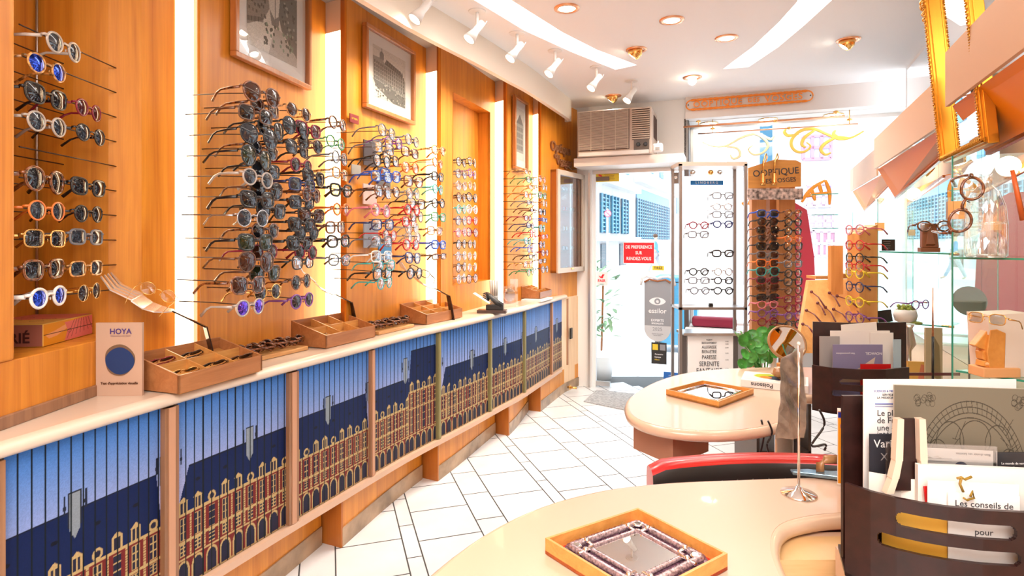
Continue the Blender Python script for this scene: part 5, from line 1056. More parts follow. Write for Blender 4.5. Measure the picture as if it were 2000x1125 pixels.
for i in range(1, 5): mb = MB(); mb.box((L / 2, off * .5, H * i / 5), (L - .05, off * .75, .006)); mb.build('shelf', M['shelf_glass'], t)
mb = MB(); mb.box((L / 2, -.02, .03), (.05, .01, .015)); mb.build('lock', M['brass'], t)
ca, sa = math.cos(t.rotation_euler.z), math.sin(t.rotation_euler.z)
def inct(x, y, z): return (a[0] + x * ca - y * sa, a[1] + x * sa + y * ca, z0 + z)
for i in range(5):
    for j in range(3): glasses(inct(L * (.2 + .28 * j), .045, H * i / 5 + .035), t.rotation_euler.z, ['panto', 'round', 'square'][(i + j) % 3], .0022, ['gold', 'crystal', 'red', 'black', 'silver'][(i * 2 + j) % 5], 'clear', '%s shelf of the wall showcase, %s' % (['lowest', 'second lowest', 'middle', 'second highest', 'highest'][i], ['nearest end', 'centre', 'door end'][j]), 'eyeglasses inside the wall showcase', .9, rx=0)
mb = MB(); mb.box((0, 0, .12), (.16, .01, .24)); tag(mb.build('photo_card', flat((.50, .06, .05), .5), loc=inct(L * .3, .08, .03), rz=t.rotation_euler.z), 'red picture card standing low inside the wall showcase', 'card')
# metal script sign above the case
q = inct(-.02, .06, H + .02); t2 = empty('script_sign', q, math.atan2(b[1] - a[1], b[0] - a[0]), 'brown cut-out script sign reading Optique des Vosges above the showcase', 'sign')
for s, x, z, sz in (('Optique', .20, .19, .125), ('des', .12, .115, .075), ('Vosges', .27, .075, .12)): text(s, sz, mat('script_brown', (.30, .13, .06), .4), frame_m((x, -.012, z), (1, 0, 0), (0, 0, 1)), 'lettering', t2, .008, sx=.95, bold=.0012)
mb = MB(); mb.tube([(.18, -.02, .03), (.30, -.02, .045), (.42, -.02, .02), (.52, -.02, .035)], .008, 6); mb.build('flourish', mat('script_brown', (.30, .13, .06), .4), t2)
# switch plate and brass door stop
q = P(1125, 650, 5.45); nn = lipn(5.3); mb = MB(); mb.box((0, 0, 0), (.012, .05, .10)); tag(mb.build('socket_plate', M['black'], loc=(lipx(5.3) + .065, 5.42, q.z), rz=-.45), 'small dark socket plate on the pale panel near the door', 'socket')
q = G(1112, 768, 0); t = empty('door_stop', (q.x, q.y - .02, .06), -.5, 'brass door stop near the floor by the glass door', 'door stop')
mb = MB(); mb.tube([(-.02, 0, 0), (.07, 0, 0)], .010, 10); mb.build('stem', M['brass'], t); mb = MB(); mb.lathe([(.022, 0), (.022, .012)], (0, 0, 0), 16, M=Matrix.Rotation(math.pi / 2, 4, 'Y')); mb.build('flange', M['brass'], t)
# ================================================================ CEILING LAMPS
def CP(px, py): Y = 1.3 * FPX / (HY - py); return Vector((ratio(px) * Y, Y, 2.7))
wl = mat('lamp_white', (.88, .86, .84), .4); bulb = mat('bulb_glow', (1, 1, 1), .5, emit=(1, .88, .68), es=25)
sp_l = ['nearest the camera', 'second from the near end', 'third from the near end', 'third from the door end', 'second from the door end', 'beside the air conditioner']
for i, (px, py) in enumerate(((828, -22), (932, 22), (1010, 65), (1084, 99), (1165, 131), (1234, 158))):
    q = CP(px, py); t = empty('spotlight', q, 0, 'white ceiling spotlight aimed at the eyewear wall, %s of the row' % sp_l[i], 'spotlight', 'white spotlights along the ceiling edge')
    mb = MB(); mb.lathe([(.048, -.006), (.05, 0)], n=24); mb.build('ceiling_plate', wl, t)
    mb = MB(); mb.tube([(0, 0, 0), (0, 0, -.085)], .009, 8); mb.build('stem', wl, t)
    tgt = Vector((-1.0 if i < 2 else lipx(q.y) - .35, q.y - .15, 1.5)); d = (tgt - q).normalized(); d = Vector((-.55, -.25, -.8)).normalized()
    Rm = d.to_track_quat('Z', 'Y').to_matrix().to_4x4()
    mb = MB(); mb.lathe([(.016, -.055), (.021, -.045), (.021, .02), (.024, .03), (.038, .085), (.034, .083), (.02, .045)], (-.0, 0, -.10), 18, M=Rm, caps=False); mb.lathe([(.0205, -.05), (.02, -.052)], (0, 0, -.10), 18, M=Rm); mb.build('lamp_head', wl, t)
    mb = MB(); mb.lathe([(.026, .06), (.02, .066)], (0, 0, -.10), 16, M=Rm); mb.build('bulb', bulb, t)
    mb = MB(); mb.tube([Vector((0, 0, -.10)) - d * .0 + Vector((.03, 0, 0)), Vector((.055, 0, -.055))], .002, 5); mb.build('aiming_lever', wl, t)
    p = q + Vector((0, 0, -.10)) + d * .10
    light('SPOT', p, 20, (1, .84, .62), look=Vector((lipx(q.y) - .2, q.y + .25, 1.45)), spot_size=1.9, spot_blend=.8, shadow_soft_size=.03)
dl = [(1107, 16, 0, 'nearest the camera, left of centre'), (1312, 39, 0, 'second, in the middle of the ceiling'), (1419, 74, 0, 'right of the middle one'), (1352, 151, 2, 'a bright globe before the shop-name sign'), (1243, 97, 1, 'swivelling gold one between the spotlights'), (1198, 187, 1, 'swivelling gold one above the air conditioner'), (1657, 78, 1, 'swivelling gold one beside the mirror wall')]
for px, py, kd, lb in dl:
    q = CP(px, py); t = empty('downlight', q, 0, 'recessed copper-rimmed ceiling lamp, ' + lb, 'ceiling light', 'recessed lamps in the white ceiling')
    mb = MB(); mb.lathe([(.072, 0), (.070, -.006), (.050, -.008), (.048, 0)], n=28, caps=False); mb.build('trim_ring', M['copper'], t)
    mb = MB()
    if kd == 0: mb.lathe([(.046, -.004), (.03, -.008), (.0, -.009)], n=24, caps=False); mb.build('bulb', bulb, t)
    elif kd == 2: mb.ball((0, 0, -.03), .032, 18); mb.build('bulb', bulb, t)
    else:
        Rm = Vector((-.55, .3, -.75)).to_track_quat('Z', 'Y').to_matrix().to_4x4()
        mb.lathe([(.030, -.03), (.046, .0), (.044, .035), (.036, .045)], (0, 0, -.008), 20, M=Rm, caps=False); mb.build('swivel_head', M['brass'], t); mb = MB(); mb.lathe([(.036, .04), (.02, .046)], (0, 0, -.008), 16, M=Rm); mb.build('bulb', bulb, t)
    light('SPOT', q + Vector((0, 0, -.06 if kd == 2 else -.02 if kd == 0 else -.06)), 34, (1, .93, .86), look=q + Vector((0, 0, -2)), spot_size=2.4, spot_blend=1, shadow_soft_size=.04)
# ================================================================ DESKS
def smooth_loop(pts, k=4):
    n = len(pts); out = []
    for i in range(n):
        a, b, c, d = [Vector(pts[(i + j) % n]) for j in (-1, 0, 1, 2)]
        for j in range(k): s = j / k; out.append(.5 * ((2 * b) + (c - a) * s + (2 * a - 5 * b + 4 * c - d) * s * s + (3 * b - a - 3 * c + d) * s ** 3))
    return out
def desk(name, pts, label, base, ztop=.75):
    lp = smooth_loop([Vector((p[0], p[1], 0)) for p in pts]); t = empty(name, (base[0], base[1], 0), 0, label, 'desk'); b = Vector((base[0], base[1], 0)); lp = [p - b for p in lp]
    bm_ = bmesh.new(); vv = [bm_.verts.new((p.x, p.y, ztop)) for p in lp]; f = bm_.faces.new(vv)
    if f.normal.z < 0: f.normal_flip()
    vl = [bm_.verts.new((p.x, p.y, ztop - .036)) for p in lp]; bm_.faces.new(vl)
    for i in range(len(lp)): bm_.faces.new((vv[i], vv[(i + 1) % len(lp)], vl[(i + 1) % len(lp)], vl[i]))
    bmesh.ops.triangulate(bm_, faces=[f for f in bm_.faces if len(f.verts) > 4]); bmesh.ops.recalc_face_normals(bm_, faces=bm_.faces)
    me = bpy.data.meshes.new('desk_top'); bm_.to_mesh(me); bm_.free(); me.materials.append(M['desk']); o = bpy.data.objects.new('desk_top', me); COL.objects.link(o); o.parent = t
    mb = MB(); mb.tube([(p.x, p.y, ztop - .0195) for p in lp], .0195, 10, closed=True); mb.build('rounded_edge', M['rim'], t); return t
nd = desk('reception_desk', [(-.22, .92), (-.16, 1.10), (-.05, 1.28), (.08, 1.41), (.24, 1.50), (.40, 1.543), (.56, 1.562), (.90, 1.585), (1.18, 1.56), (1.22, 1.47), (1.12, 1.41), (.95, 1.395), (.80, 1.385), (.705, 1.368), (.615, 1.325), (.555, 1.24), (.522, 1.13), (.50, .98), (.42, .80), (.22, .68), (-.02, .67), (-.17, .76)], 'large curved cream reception desk in the foreground', (.2, 1.1))
mb = MB(); mb.box((.66, .26, .36), (.75, .02, .70)); mb.build('rear_panel', M['desk'], nd)
mb = MB(); mb.box((.60, .20, .655), (.44, .10, .11)); mb.box((.62, .13, .56), (.50, .25, .02)); mb.build('drawer_case', wood('desk_wood', (.62, .38, .16), (.78, .52, .26), (3, 3, 22)), nd)
mb = MB(); mb.lathe([(.20, 0), (.20, .02), (.05, .03), (.05, .715)], (0, -.1, 0), 24); mb.build('leg', M['desk'], nd)
fd = desk('consultation_desk', [(.455, 2.22), (.475, 2.09), (.57, 2.005), (.72, 1.985), (.88, 2.03), (1.02, 2.13), (1.12, 2.27), (1.17, 2.40), (1.27, 2.45), (1.72, 2.44), (1.86, 2.60), (1.90, 2.93), (1.55, 2.98), (1.20, 2.965), (.90, 2.87), (.68, 2.68), (.51, 2.42)], 'smaller curved cream consultation desk near the shop door', (1.0, 2.4))
mb = MB(); 
zb_ = .615; a0, a1, a2 = P(1230, 850, 2.10), P(1311, 856, 2.04), P(1352, 838, 2.20)
mb = MB(); pb = [(.47, 2.23), (.575, 2.06), (.75, 2.20), (.62, 2.42)]; mb.prism([(x - 1.0, y - 2.4) for x, y in pb], .60, .716); mb.build('drawer_case', mat('tan_drawer', (.42, .20, .12), .5), fd)
mb = MB(); mb.lathe([(.22, 0), (.22, .02), (.04, .03), (.04, .715)], (.25, .25, 0), 24); mb.build('leg', M['steel'], fd)
# mirrors in wooden trays
def mirror_tray(c4, z0, h, label, mlabel, ornate):
    c = sum(c4, Vector()) / 4; t = empty('wooden_tray', (c.x, c.y, z0), 0, label, 'tray'); q = [p - Vector((c.x, c.y, p.z)) for p in c4]
    mb = MB(); mb.slab([Vector((p.x, p.y, .001)) for p in q], [Vector((p.x, p.y, .008)) for p in q]); mb.build('base', M['red'] if ornate else M['tray_in'], t)
    rim_ = wood('tray_rim_wood', (.62, .25, .05), (.80, .38, .10), (3, 22, 22))
    for i in range(4):
        a, b = q[i], q[(i + 1) % 4]; ai, bi = a * .955, b * .955; mb = MB()
        mb.slab([(a.x, a.y, .001), (b.x, b.y, .001), (bi.x, bi.y, .001), (ai.x, ai.y, .001)], [(a.x, a.y, h), (b.x, b.y, h), (bi.x, bi.y, h), (ai.x, ai.y, h)]); mb.build('side', rim_, t)
    m = empty('tray_mirror', (c.x, c.y, z0 + .009), 0, mlabel, 'mirror')
    if ornate:
        vg = mat('venetian_glass', (.20, .10, .15), .2, .5, var=.6, vs=120); sv = mat('twisted_glass', (.40, .29, .31), .2, .4, var=.5, vs=200)
        s_ = .89; o4 = [p * s_ for p in q]; lpz = []
        for i in range(4):
            a = o4[i]; b = o4[(i + 1) % 4]; p_ = o4[i - 1]; da = (p_ - a).normalized() * .05; db = (b - a).normalized() * .05
            for k in range(5): u_ = k / 4; lpz.append((a + da) * (1 - u_) ** 2 + 2 * a * u_ * (1 - u_) + (a + db) * u_ ** 2)
        mb = MB(); mb.slab([Vector((p.x, p.y, 0)) for p in lpz], [Vector((p.x, p.y, .008)) for p in lpz]); mb.build('glass_border', vg, m)
        i4 = [p * .50 for p in q]; mb = MB(); mb.slab([Vector((p.x, p.y, .008)) for p in i4], [Vector((p.x, p.y, .012)) for p in i4]); mb.build('mirror_glass', M['mirror'], m)
        for sc_, r_ in ((.52, .0045), (.72, .0065)):
            for i in range(4):
                a, b = q[i] * sc_, q[(i + 1) % 4] * sc_; n_ = 40; mb = MB(); mb.tube([a + (b - a) * k / n_ + Vector((0, 0, .012)) for k in range(n_ + 1)], [r_ * (1 + .22 * (k % 2)) for k in range(n_ + 1)], 8); mb.build('twisted_rod', sv, m)
        for i in range(4):
            a = q[i] * .66; d_ = (q[(i + 1) % 4] - q[i]).normalized(); e_ = (q[i - 1] - q[i]).normalized()
            mb = MB()
            for w_ in (d_, e_):
                p_ = a + w_ * .028; mb.tube([p_ - w_.cross(Vector((0, 0, 1))) * .02 + Vector((0, 0, .016)), p_ + w_.cross(Vector((0, 0, 1))) * .02 + Vector((0, 0, .016))], .0035, 6)
                mb.ball(p_ + Vector((0, 0, .018)), .006, 8)
            mb.lathe([(.010, .012), (.014, .016), (.008, .018)], a + Vector((0, 0, 0)), 12); mb.build('corner_clip', M['chrome'], m)
    else:
        mb = MB(); mb.slab([Vector((p.x * .70, p.y * .70, 0)) for p in q], [Vector((p.x * .70, p.y * .70, .004)) for p in q]); mb.build('mirror_glass', M['mirror'], m)
        for i in range(4):
            a, b = q[i] * .74, q[(i + 1) % 4] * .74; mb = MB(); mb.tube([Vector((a.x, a.y, .006)), Vector((b.x, b.y, .006))], .005, 8); mb.build('border_rod', M['chrome'], m)
    return t
zt_ = .785
mirror_tray([G(1065, 1050, zt_), G(1246, 991, zt_), G(1421, 1080, zt_), G(1255, 1166, zt_)], .7505, .034, 'square wooden tray with red lining on the foreground desk', 'ornate violet glass mirror lying in the foreground tray', True)
zt_ = .775
mirror_tray([G(1301, 761, zt_), G(1372, 743, zt_), G(1472, 760, zt_), G(1404, 785, zt_)], .7505, .026, 'square wooden tray on the far consultation desk', 'small mirror with thin silver border in the far tray', False)
# chair
t = empty('desk_chair', (.80, 1.78, 0), 0, 'red and black quilted leather chair pushed behind the foreground desk', 'chair')
mb = MB(); n_ = 18; fr_, bk_, tp_ = [], [], []
zr = .728
for i in range(n_ + 1):
    u = i / n_; x = -.38 + .76 * u; y = .10 * math.sin(math.pi * u) * .6; e_ = 1 - max(0, (abs(u - .5) - .42) / .08) ** 2 * .25
    fr_.append((x, y - .03, e_)); 
vs = []
for x, y, e_ in fr_:
    for dy, dz in ((-.035, -.31), (-.035, -.05), (-.03, -.012), (-.012, .002), (.03, .0), (.045, -.014), (.05, -.05), (.05, -.31)): vs.append((x, y + dy, zr + dz * (1 if dz < -.1 else e_) - (1 - e_) * .07))
m_ = 8; fs = [(i * m_ + k, (i + 1) * m_ + k, (i + 1) * m_ + (k + 1) % m_, i * m_ + (k + 1) % m_) for i in range(n_) for k in range(m_)]
mb.add(vs, fs, 0, True); mb.add(vs[:m_], [tuple(range(m_))]); mb.add(vs[-m_:], [tuple(range(m_))[::-1]])
for j, f in enumerate(mb.f): 
    if j < n_ * m_: mb.m[j] = 1 if (j % m_) in (0, 1) else 0
qm = mat('quilted_leather', (.018, .015, .014), .45)
mb.build('backrest', [M['red'], qm], t)
mb = MB()
for i in range(13): 
    x0_ = -.31 + i * .05
    for s_ in (-1, 1): mb.tube([(x0_, -.067 + .06 * math.sin(math.pi * (x0_ + .335) / .7), zr - .055), (x0_ + s_ * .05, -.067 + .06 * math.sin(math.pi * max(0, min(1, (x0_ + s_ * .05 + .335) / .7))), zr - .17)], .0012, 4)
mb.build('stitching', flat((.07, .06, .055), .6), t)
mb = MB(); mb.box((.02, -.20, .42), (.60, .36, .10)); mb.build('seat', M['red'], t, bevel=.03)
for x in (-.24, .28):
    for y in (-.34, .0): mb = MB(); mb.tube([(x, y, .37), (x * 1.05, y, 0)], .015, 8); mb.build('leg', M['chrome'], t)
# ================================================================ CURVED LETTER RACKS
def curved_board(name, path, z0, z1, slots, parent, base, th=.008, mtl=None):
    "path: 2D points; slots: (u0,u1,z0,z1)"
    N, K = 220, 90; L = [0]
    for a, b in zip(path, path[1:]): L.append(L[-1] + math.hypot(b[0] - a[0], b[1] - a[1]))
    us = [L[-1] * i / N for i in range(N + 1)]; px_ = np.interp(us, L, [p[0] for p in path]); py_ = np.interp(us, L, [p[1] for p in path])
    mb = MB(); vs = []; 
    for i in range(N + 1):
        for k in range(K + 1): vs.append((px_[i] - base[0], py_[i] - base[1], z0 + (z1 - z0) * k / K - base[2]))
    fs = []
    for i in range(N):
        for k in range(K):
            u = (us[i] + us[i + 1]) / 2 / L[-1]; z = z0 + (z1 - z0) * (k + .5) / K; hole = False
            for (a, b, c, d) in slots:
                zc = (c + d) / 2; r = (d - c) / 2; ux = u * L[-1]; au, bu = a * L[-1] + r, b * L[-1] - r
                dx = max(au - ux, 0, ux - bu); hole |= dx * dx + (z - zc) ** 2 < r * r
            if not hole: fs.append((i * (K + 1) + k, (i + 1) * (K + 1) + k, (i + 1) * (K + 1) + k + 1, i * (K + 1) + k + 1))
    mb.add(vs, fs, 0, False); o = mb.build(name, mtl or M['wenge'], parent); s = o.modifiers.new('s', 'SOLIDIFY'); s.thickness = th; s.offset = -1; return o
# near rack
def arc(pxY): return [(ratio(p) * y, y) for p, y in pxY]
near = arc([(1650, 1.119), (1700, 1.080), (1750, 1.052), (1800, 1.032), (1850, 1.017), (1920, 1.003), (2000, .995), (2080, .995), (2180, 1.005)])
bs = (.85, 1.08, .75); t = empty('letter_rack', bs, 0, 'dark brown curved letter rack full of brochures, in the foreground', 'letter rack')
curved_board('front_board', near, .752, .932, [(.19, .60, .882, .908), (.125, .615, .838, .862)], t, bs)
backp = [(x + .01, y + .10) for x, y in near]; 
curved_board('rear_panel', [(ratio(1647) * 1.165, 1.165), (1.12, 1.185)], .752, 1.088, [], t, bs, .008)
mb = MB(); mb.prism([(x - bs[0], y - bs[1]) for x, y in near] + [(1.12 - bs[0], 1.16 - bs[1]), (.69 - bs[0], 1.22 - bs[1])], .002, .010); mb.build('bottom', M['wenge'], t)
# stand below the near rack
mb = MB(); mb.prism([(.665 - .9, 1.11 - 1.1), (.75 - .9, 1.0 - 1.1), (1.05 - .9, .97 - 1.1), (1.12 - .9, 1.23 - 1.1), (.69 - .9, 1.23 - 1.1)], 0, .75); tag(mb.build('side_pedestal', M['desk'], loc=(.9, 1.1, 0)), 'cream pedestal cabinet carrying the foreground letter rack', 'cabinet')
def sheet(name, px0, py0, px1, py1, Y, m, label, cat='brochure', th=.003, txt=(), tilt=0, lean=0, Yr=None, group=None, z_bot=None):
    "upright sheet spanning a pixel box at depth Y"
    a = P(px0, py1, Y); b = P(px1, py0, Yr or Y); zt0 = zat(py0, (Y + (Yr or Y)) / 2); L = math.hypot(b.x - a.x, b.y - a.y); z0 = a.z if z_bot is None else z_bot; H = zt0 - z0
    t = empty(name, (a.x, a.y, z0), math.atan2(b.y - a.y, b.x - a.x), label, cat, group); t.rotation_euler.y = -tilt; t.rotation_euler.x = lean
    mb = MB(); mb.box((L / 2, th / 2, H / 2), (L, th, H)); mb.build('sheet', m, t)
    k = FPX / Y
    for s, u, v, sz, mm, *e in txt: text(s, sz, mm, frame_m((u * L, -.0006, v * H), (-1, 0, 0) if (e and e[0] == 'flip') else (1, 0, 0), (0, 0, -1) if (e and e[0] == 'flip') else (0, 0, 1)), 'lettering', t, .0002, align='LEFT' if not e else 'CENTER')
    return t, L, H
ink = flat((.05, .05, .06), .6); inkb = flat((.10, .14, .45), .6); inkg = flat((.35, .33, .33), .6)
t, L, H = sheet('folder', 1687, 741, 1985, 980, 1.145, M['paperw'], 'large white folder with French headline, tallest in the foreground rack', txt=(("Le plai", .085, .724, .0165, ink), ('de Fra', .085, .664, .0165, ink), ('une «e', .085, .604, .0165, ink), ('intégr', .085, .552, .0165, ink), ('SCIENCES & MEDECINE', .065, .905, .0055, inkb), ('SERVICE', .12, .875, .006, ink), ('LA MEDECINE ?', .085, .85, .006, ink)))
mb = MB(); mb.box((.042, -.0006, H * .80), (.040, .0006, .0022)); mb.box((.042, -.0006, H * .78), (.040, .0006, .0007)); mb.build('rule_line', inkb, t)
cv = Canvas(420, 240, (.44, .41, .35)); ln_ = (.24, .22, .18); r_ = random.Random(4)
for R_ in (1.0, .93, .86, .80): cv.ell(.49, .0, .36 * R_, .86 * R_, ln_, .012 / R_)
for k in range(34): a_ = math.pi * k / 33; cv.line(.49 + .36 * .86 * math.cos(a_), .86 * .86 * math.sin(a_), .49 + .36 * math.cos(a_ + .03), .86 * math.sin(a_ + .03), .0018, ln_, .57)
for cx_, cy_, rx_, ry_ in ((.36, .42, .09, .22), (.52, .46, .10, .20), (.66, .40, .08, .22), (.28, .25, .07, .2), (.45, .15, .09, .2), (.60, .16, .09, .2), (.73, .18, .06, .2)): cv.ell(cx_, cy_, rx_, ry_, ln_, .05)
for k in range(26): x0_, y0_ = r_.uniform(.2, .78), r_.uniform(0, .6); cv.line(x0_, y0_, x0_ + r_.uniform(-.08, .08), y0_ + r_.uniform(-.12, .12), .0018, ln_, .57)
for k in range(46):
    sd = k % 2; u_ = r_.uniform(0, 1); x_, y_ = ((.10 + r_.uniform(-.03, .03), .30 + u_ * .6) if u_ < .5 else (.10 + (u_ - .5) * .32, .86 + r_.uniform(-.05, .05))); x_ = x_ if not sd else 1 - x_ + .02
    cv.ell(x_, y_, .018, .035, ln_, .15)
a = P(1747, 885, 1.12); b = P(2050, 760, 1.09); Lg = b.x - a.x; Hg = zat(752, 1.12) - .86
t = empty('sketch_card', (a.x, 1.12, .86), math.atan2(-.04, Lg), 'grey card with line drawing of a stained glass arch in the foreground rack', 'card')
mb = MB(); mb.box((Lg / 2, .003, Hg / 2), (Lg, .004, Hg)); mb.build('card_sheet', flat((.40, .36, .30), .6), t)
printed('line_drawing', cv, lambda u, v: (u * Lg, .0005 + 0 * u, Hg * .30 + v * Hg * .70), t)
t, L, H = sheet('brochure', 1699, 848, 1750, 960, 1.125, flat((.03, .03, .04), .4), 'black brochure reading Vari behind the cream prongs', txt=(('Vari', .14, .83, .022, M['paperw']), ('X', .40, .60, .02, inkg)))
t, L, H = sheet('leaflet_holder', 1731, 868, 1948, 985, 1.09, M['acrylic'], 'clear acrylic leaflet holder in the foreground rack', 'holder', .004, Yr=1.065)
t, L, H = sheet('leaflet', 1745, 876, 1940, 990, 1.097, M['paper'], 'cream leaflet with tiny glasses drawings inside the acrylic holder', 'leaflet', .001, Yr=1.072, txt=(('Bien choisir ses lunettes', .8, .93, .006, ink, 'flip'),))
mb = MB()
for i in range(6): mb.box((L * .36, -.0006, H * (.84 - i * .05)), (L * .46, .0004, .0007))
mb.build('text_lines', inkg, t)
for u_, mm in ((.68, flat((.05, .06, .12), .4)), (.90, M['paper'])):
    mb = MB(); mb.lathe([(.012, 0), (.012, .0006)], (L * u_, -.0006, H * .70), 20, M=R90); mb.build('lens_drawing', mm, t)
t, L, H = sheet('brochure', 1945, 884, 2030, 990, 1.08, flat((.03, .03, .035), .4), 'black brochure at the right end of the foreground rack', txt=(('Le monde de verre', .12, .80, .006, M['paperw']), ('progressif', .12, .72, .006, M['paperw'])))
t, L, H = sheet('booklet', 1793, 913, 2035, 1000, 1.065, M['paper'], 'white booklet titled theologie de la mode in the foreground rack', 'booklet', .010, Yr=1.04, txt=(('THEOLOGIE DE LA MODE', .44, .48, .0115, flat((.45, .30, .27), .6), 0), ("L'histoire des lunettes", .44, .28, .007, flat((.45, .30, .27), .6), 0)))
t, L, H = sheet('pamphlet', 1808, 950, 1870, 985, 1.055, M['red'], 'small red pamphlet peeping out between booklet and letter card', 'pamphlet', .002, tilt=.1)
t, L, H = sheet('pamphlet', 1812, 943, 1990, 985, 1.05, M['paperw'], 'thin white pamphlet just behind the Les conseils card', 'pamphlet', .002, Yr=1.03)
t, L, H = sheet('title_card', 1852, 966, 1992, 1100, 1.040, M['paperw'], 'white card titled Les conseils de, front of the rack', 'card', .002, Yr=1.022, txt=(('Les conseils de', .5, .855, .0155, ink, 0), ('pour', .5, .47, .0155, ink, 0)))
t, L, H = sheet('magazine', 1722, 1000, 1850, 1120, 1.100, flat((.85, .48, .06), .5), 'yellow-orange covered magazine seen through the rack slots', 'magazine', .004, Yr=1.045, z_bot=.765)
t, L, H = sheet('envelope', 1697, 935, 1856, 990, 1.112, M['paper'], 'long beige envelope lowest along the rack front', 'envelope', .003, Yr=1.05)
q = P(1775, 955, 1.075); t = empty('nose_stand', q, 0, 'cream A-shaped frame stand with two curved prongs and dark middle', 'stand')
for s in (-1, 1):
    mb = MB(); pr = [(s * .040, -.006), (s * .030, .022), (s * .023, .055), (s * .020, .132)]
    for (xa, za), (xb, zb2) in zip(pr, pr[1:]): mb.slab([(xa - .007, -.008, za), (xa + .007, -.008, za), (xb + .006, -.008, zb2), (xb - .006, -.008, zb2)], [(xa - .007, .006, za), (xa + .007, .006, za), (xb + .006, .006, zb2), (xb - .006, .006, zb2)])
    mb.build('prong', M['cream'], t)
mb = MB(); mb.slab([(-.028, .004, -.005), (.028, .004, -.005), (.015, .004, .13), (-.015, .004, .13)], [(-.028, .008, -.005), (.028, .008, -.005), (.015, .008, .13), (-.015, .008, .13)]); mb.build('dark_insert', M['wenge'], t)
q = P(1878, 965, 1.03); t = empty('twine_knot', q, 0, 'knotted golden cord tied on the Les conseils card', 'cord'); mb = MB(); mb.tube([(-.008, 0, .028), (.0, 0, .03), (.006, 0, .026), (.018, 0, .031)], .0022, 6); mb.tube([(.0, 0, .03), (-.003, 0, .018), (.003, 0, .004)], .0022, 6)
mb.tube([(.014, -.002, -.004), (.018, -.002, .006), (.021, -.002, -.006), (.008, -.002, -.010), (.002, -.002, -.006)], .002, 6); mb.build('cord', flat((.30, .18, .02), .5), t)
# far rack
bs = (1.27, 2.22, .75); far = arc([(1586, 2.22), (1625, 2.17), (1680, 2.14), (1730, 2.14), (1776, 2.18)])
t = empty('letter_rack', bs, 0, 'dark brown curved letter rack farther back, beside the book', 'letter rack')
curved_board('front_board', far, .752, .925, [(.25, .62, .866, .886), (.18, .62, .820, .842)], t, bs)
curved_board('rear_panel', arc([(1588, 2.34), (1650, 2.31), (1710, 2.31), (1770, 2.33)]), .752, 1.075, [], t, bs)
mb = MB(); mb.prism([(x - bs[0], y - bs[1]) for x, y in far] + [(x - bs[0], y - bs[1]) for x, y in arc([(1770, 2.33), (1588, 2.34)])], .002, .010); mb.build('bottom', M['wenge'], t)
def fs(*a, **k): return sheet(*a, z_bot=.765, **k)
fs('brochure', 1601, 657, 1640, 720, 2.27, M['grey'], 'grey brochure at the left of the far letter rack')
fs('paper_sheet', 1622, 646, 1738, 720, 2.28, M['paper'], 'broad cream paper sheet in the far letter rack', 'paper')
fs('paper_sheet', 1655, 634, 1724, 720, 2.29, M['paper'], 'cream paper sheet sticking up highest in the far rack', 'paper', tilt=.08)
fs('paper_sheet', 1700, 650, 1745, 720, 2.27, M['paper'], 'narrow paper sheet behind the pale blue booklet', 'paper')
t, L, H = fs('leaflet', 1627, 673, 1724, 722, 2.21, flat((.22, .20, .34), .5), 'violet-grey optical leaflet with upside-down heading in the far rack', 'leaflet', txt=(('NOVACEL', .82, .86, .014, M['paperw'], 'flip'), ('Vers personnalisées', .25, .86, .009, M['paperw'], 'flip')))
mb = MB(); mb.slab([(L * .1, -.0006, H * .40), (L * .85, -.0006, H * .80), (L * .75, -.0006, H * .4)], [(L * .1, .0004, H * .40), (L * .85, .0004, H * .80), (L * .75, .0004, H * .4)]); mb.build('paper_plane_shape', flat((.62, .50, .40), .5), t)
fs('leaflet', 1681, 711, 1740, 722, 2.19, M['red'], 'dark red leaflet low in the far letter rack', 'leaflet')
fs('booklet', 1745, 663, 1760, 722, 2.22, flat((.40, .52, .58), .5), 'pale blue booklet at the right of the far letter rack', 'booklet')
# ================================================================ FAR DESK ITEMS
q = G(1447, 738, .79); t = empty('book', (q.x + .0, q.y, .7505), math.radians(-27), 'thick white book titled Poissons lying on the far desk', 'book')
Lb = .27; mb = MB(); mb.box((Lb / 2, .09, .017), (Lb, .18, .034)); mb.build('book_block', M['paperw'], t, bevel=.002)
text('Poissons', .026, ink, frame_m((Lb * .32, -.0015, .017), (-1, 0, 0), (0, 0, -1)), 'lettering', t, .0003, bold=.0004)
cv = Canvas(60, 40, (.85, .84, .80)); cv.ell(.4, .6, .25, .3, (.65, .70, .15)); cv.ell(.55, .45, .2, .25, (.15, .2, .3)); cv.ell(.35, .45, .1, .15, (.8, .45, .1)); printed('cover_print', cv, lambda u, v: (.01 + u * (Lb - .02), .01 + v * .16, .035 + 0 * u), t)
# round tilting mirror on wooden stand
q = P(1537, 700, 2.62); zb2 = .785; t = empty('table_mirror', (q.x, 2.62, zb2), math.radians(-10), 'round wooden tilting table mirror standing on the book', 'mirror'); t.rotation_euler.z = -.1
wm = wood('mirror_wood', (.30, .14, .05), (.48, .25, .10), (6, 6, 6))
r_ = .082; Rm = Matrix.Rotation(math.radians(60), 4, 'X'); cc = Vector((0, 0, .155))
mb = MB(); mb.lathe([(r_, -.008), (r_ + .003, 0), (r_, .010), (r_ - .006, .010), (r_ - .006, .004)], cc, 40, M=Rm); mb.build('round_frame', wm, t)
mb = MB(); mb.lathe([(r_ - .006, .0041), (.001, .0045)], cc, 40, M=Rm, caps=False); mb.build('mirror_glass', M['mirror'], t)
mb = MB(); mb.slab([(-.05, -.06, .0), (.02, -.06, 0), (.02, -.06, .004), (-.05, -.06, .004)], [(-.05, .06, 0), (.02, .06, 0), (.02, .06, .004), (-.05, .06, .004)]); mb.tube([(0, .03, .0), (0, .05, .05), (0, .03, .12)], .010, 8, flat=2); mb.build('stand', wm, t)
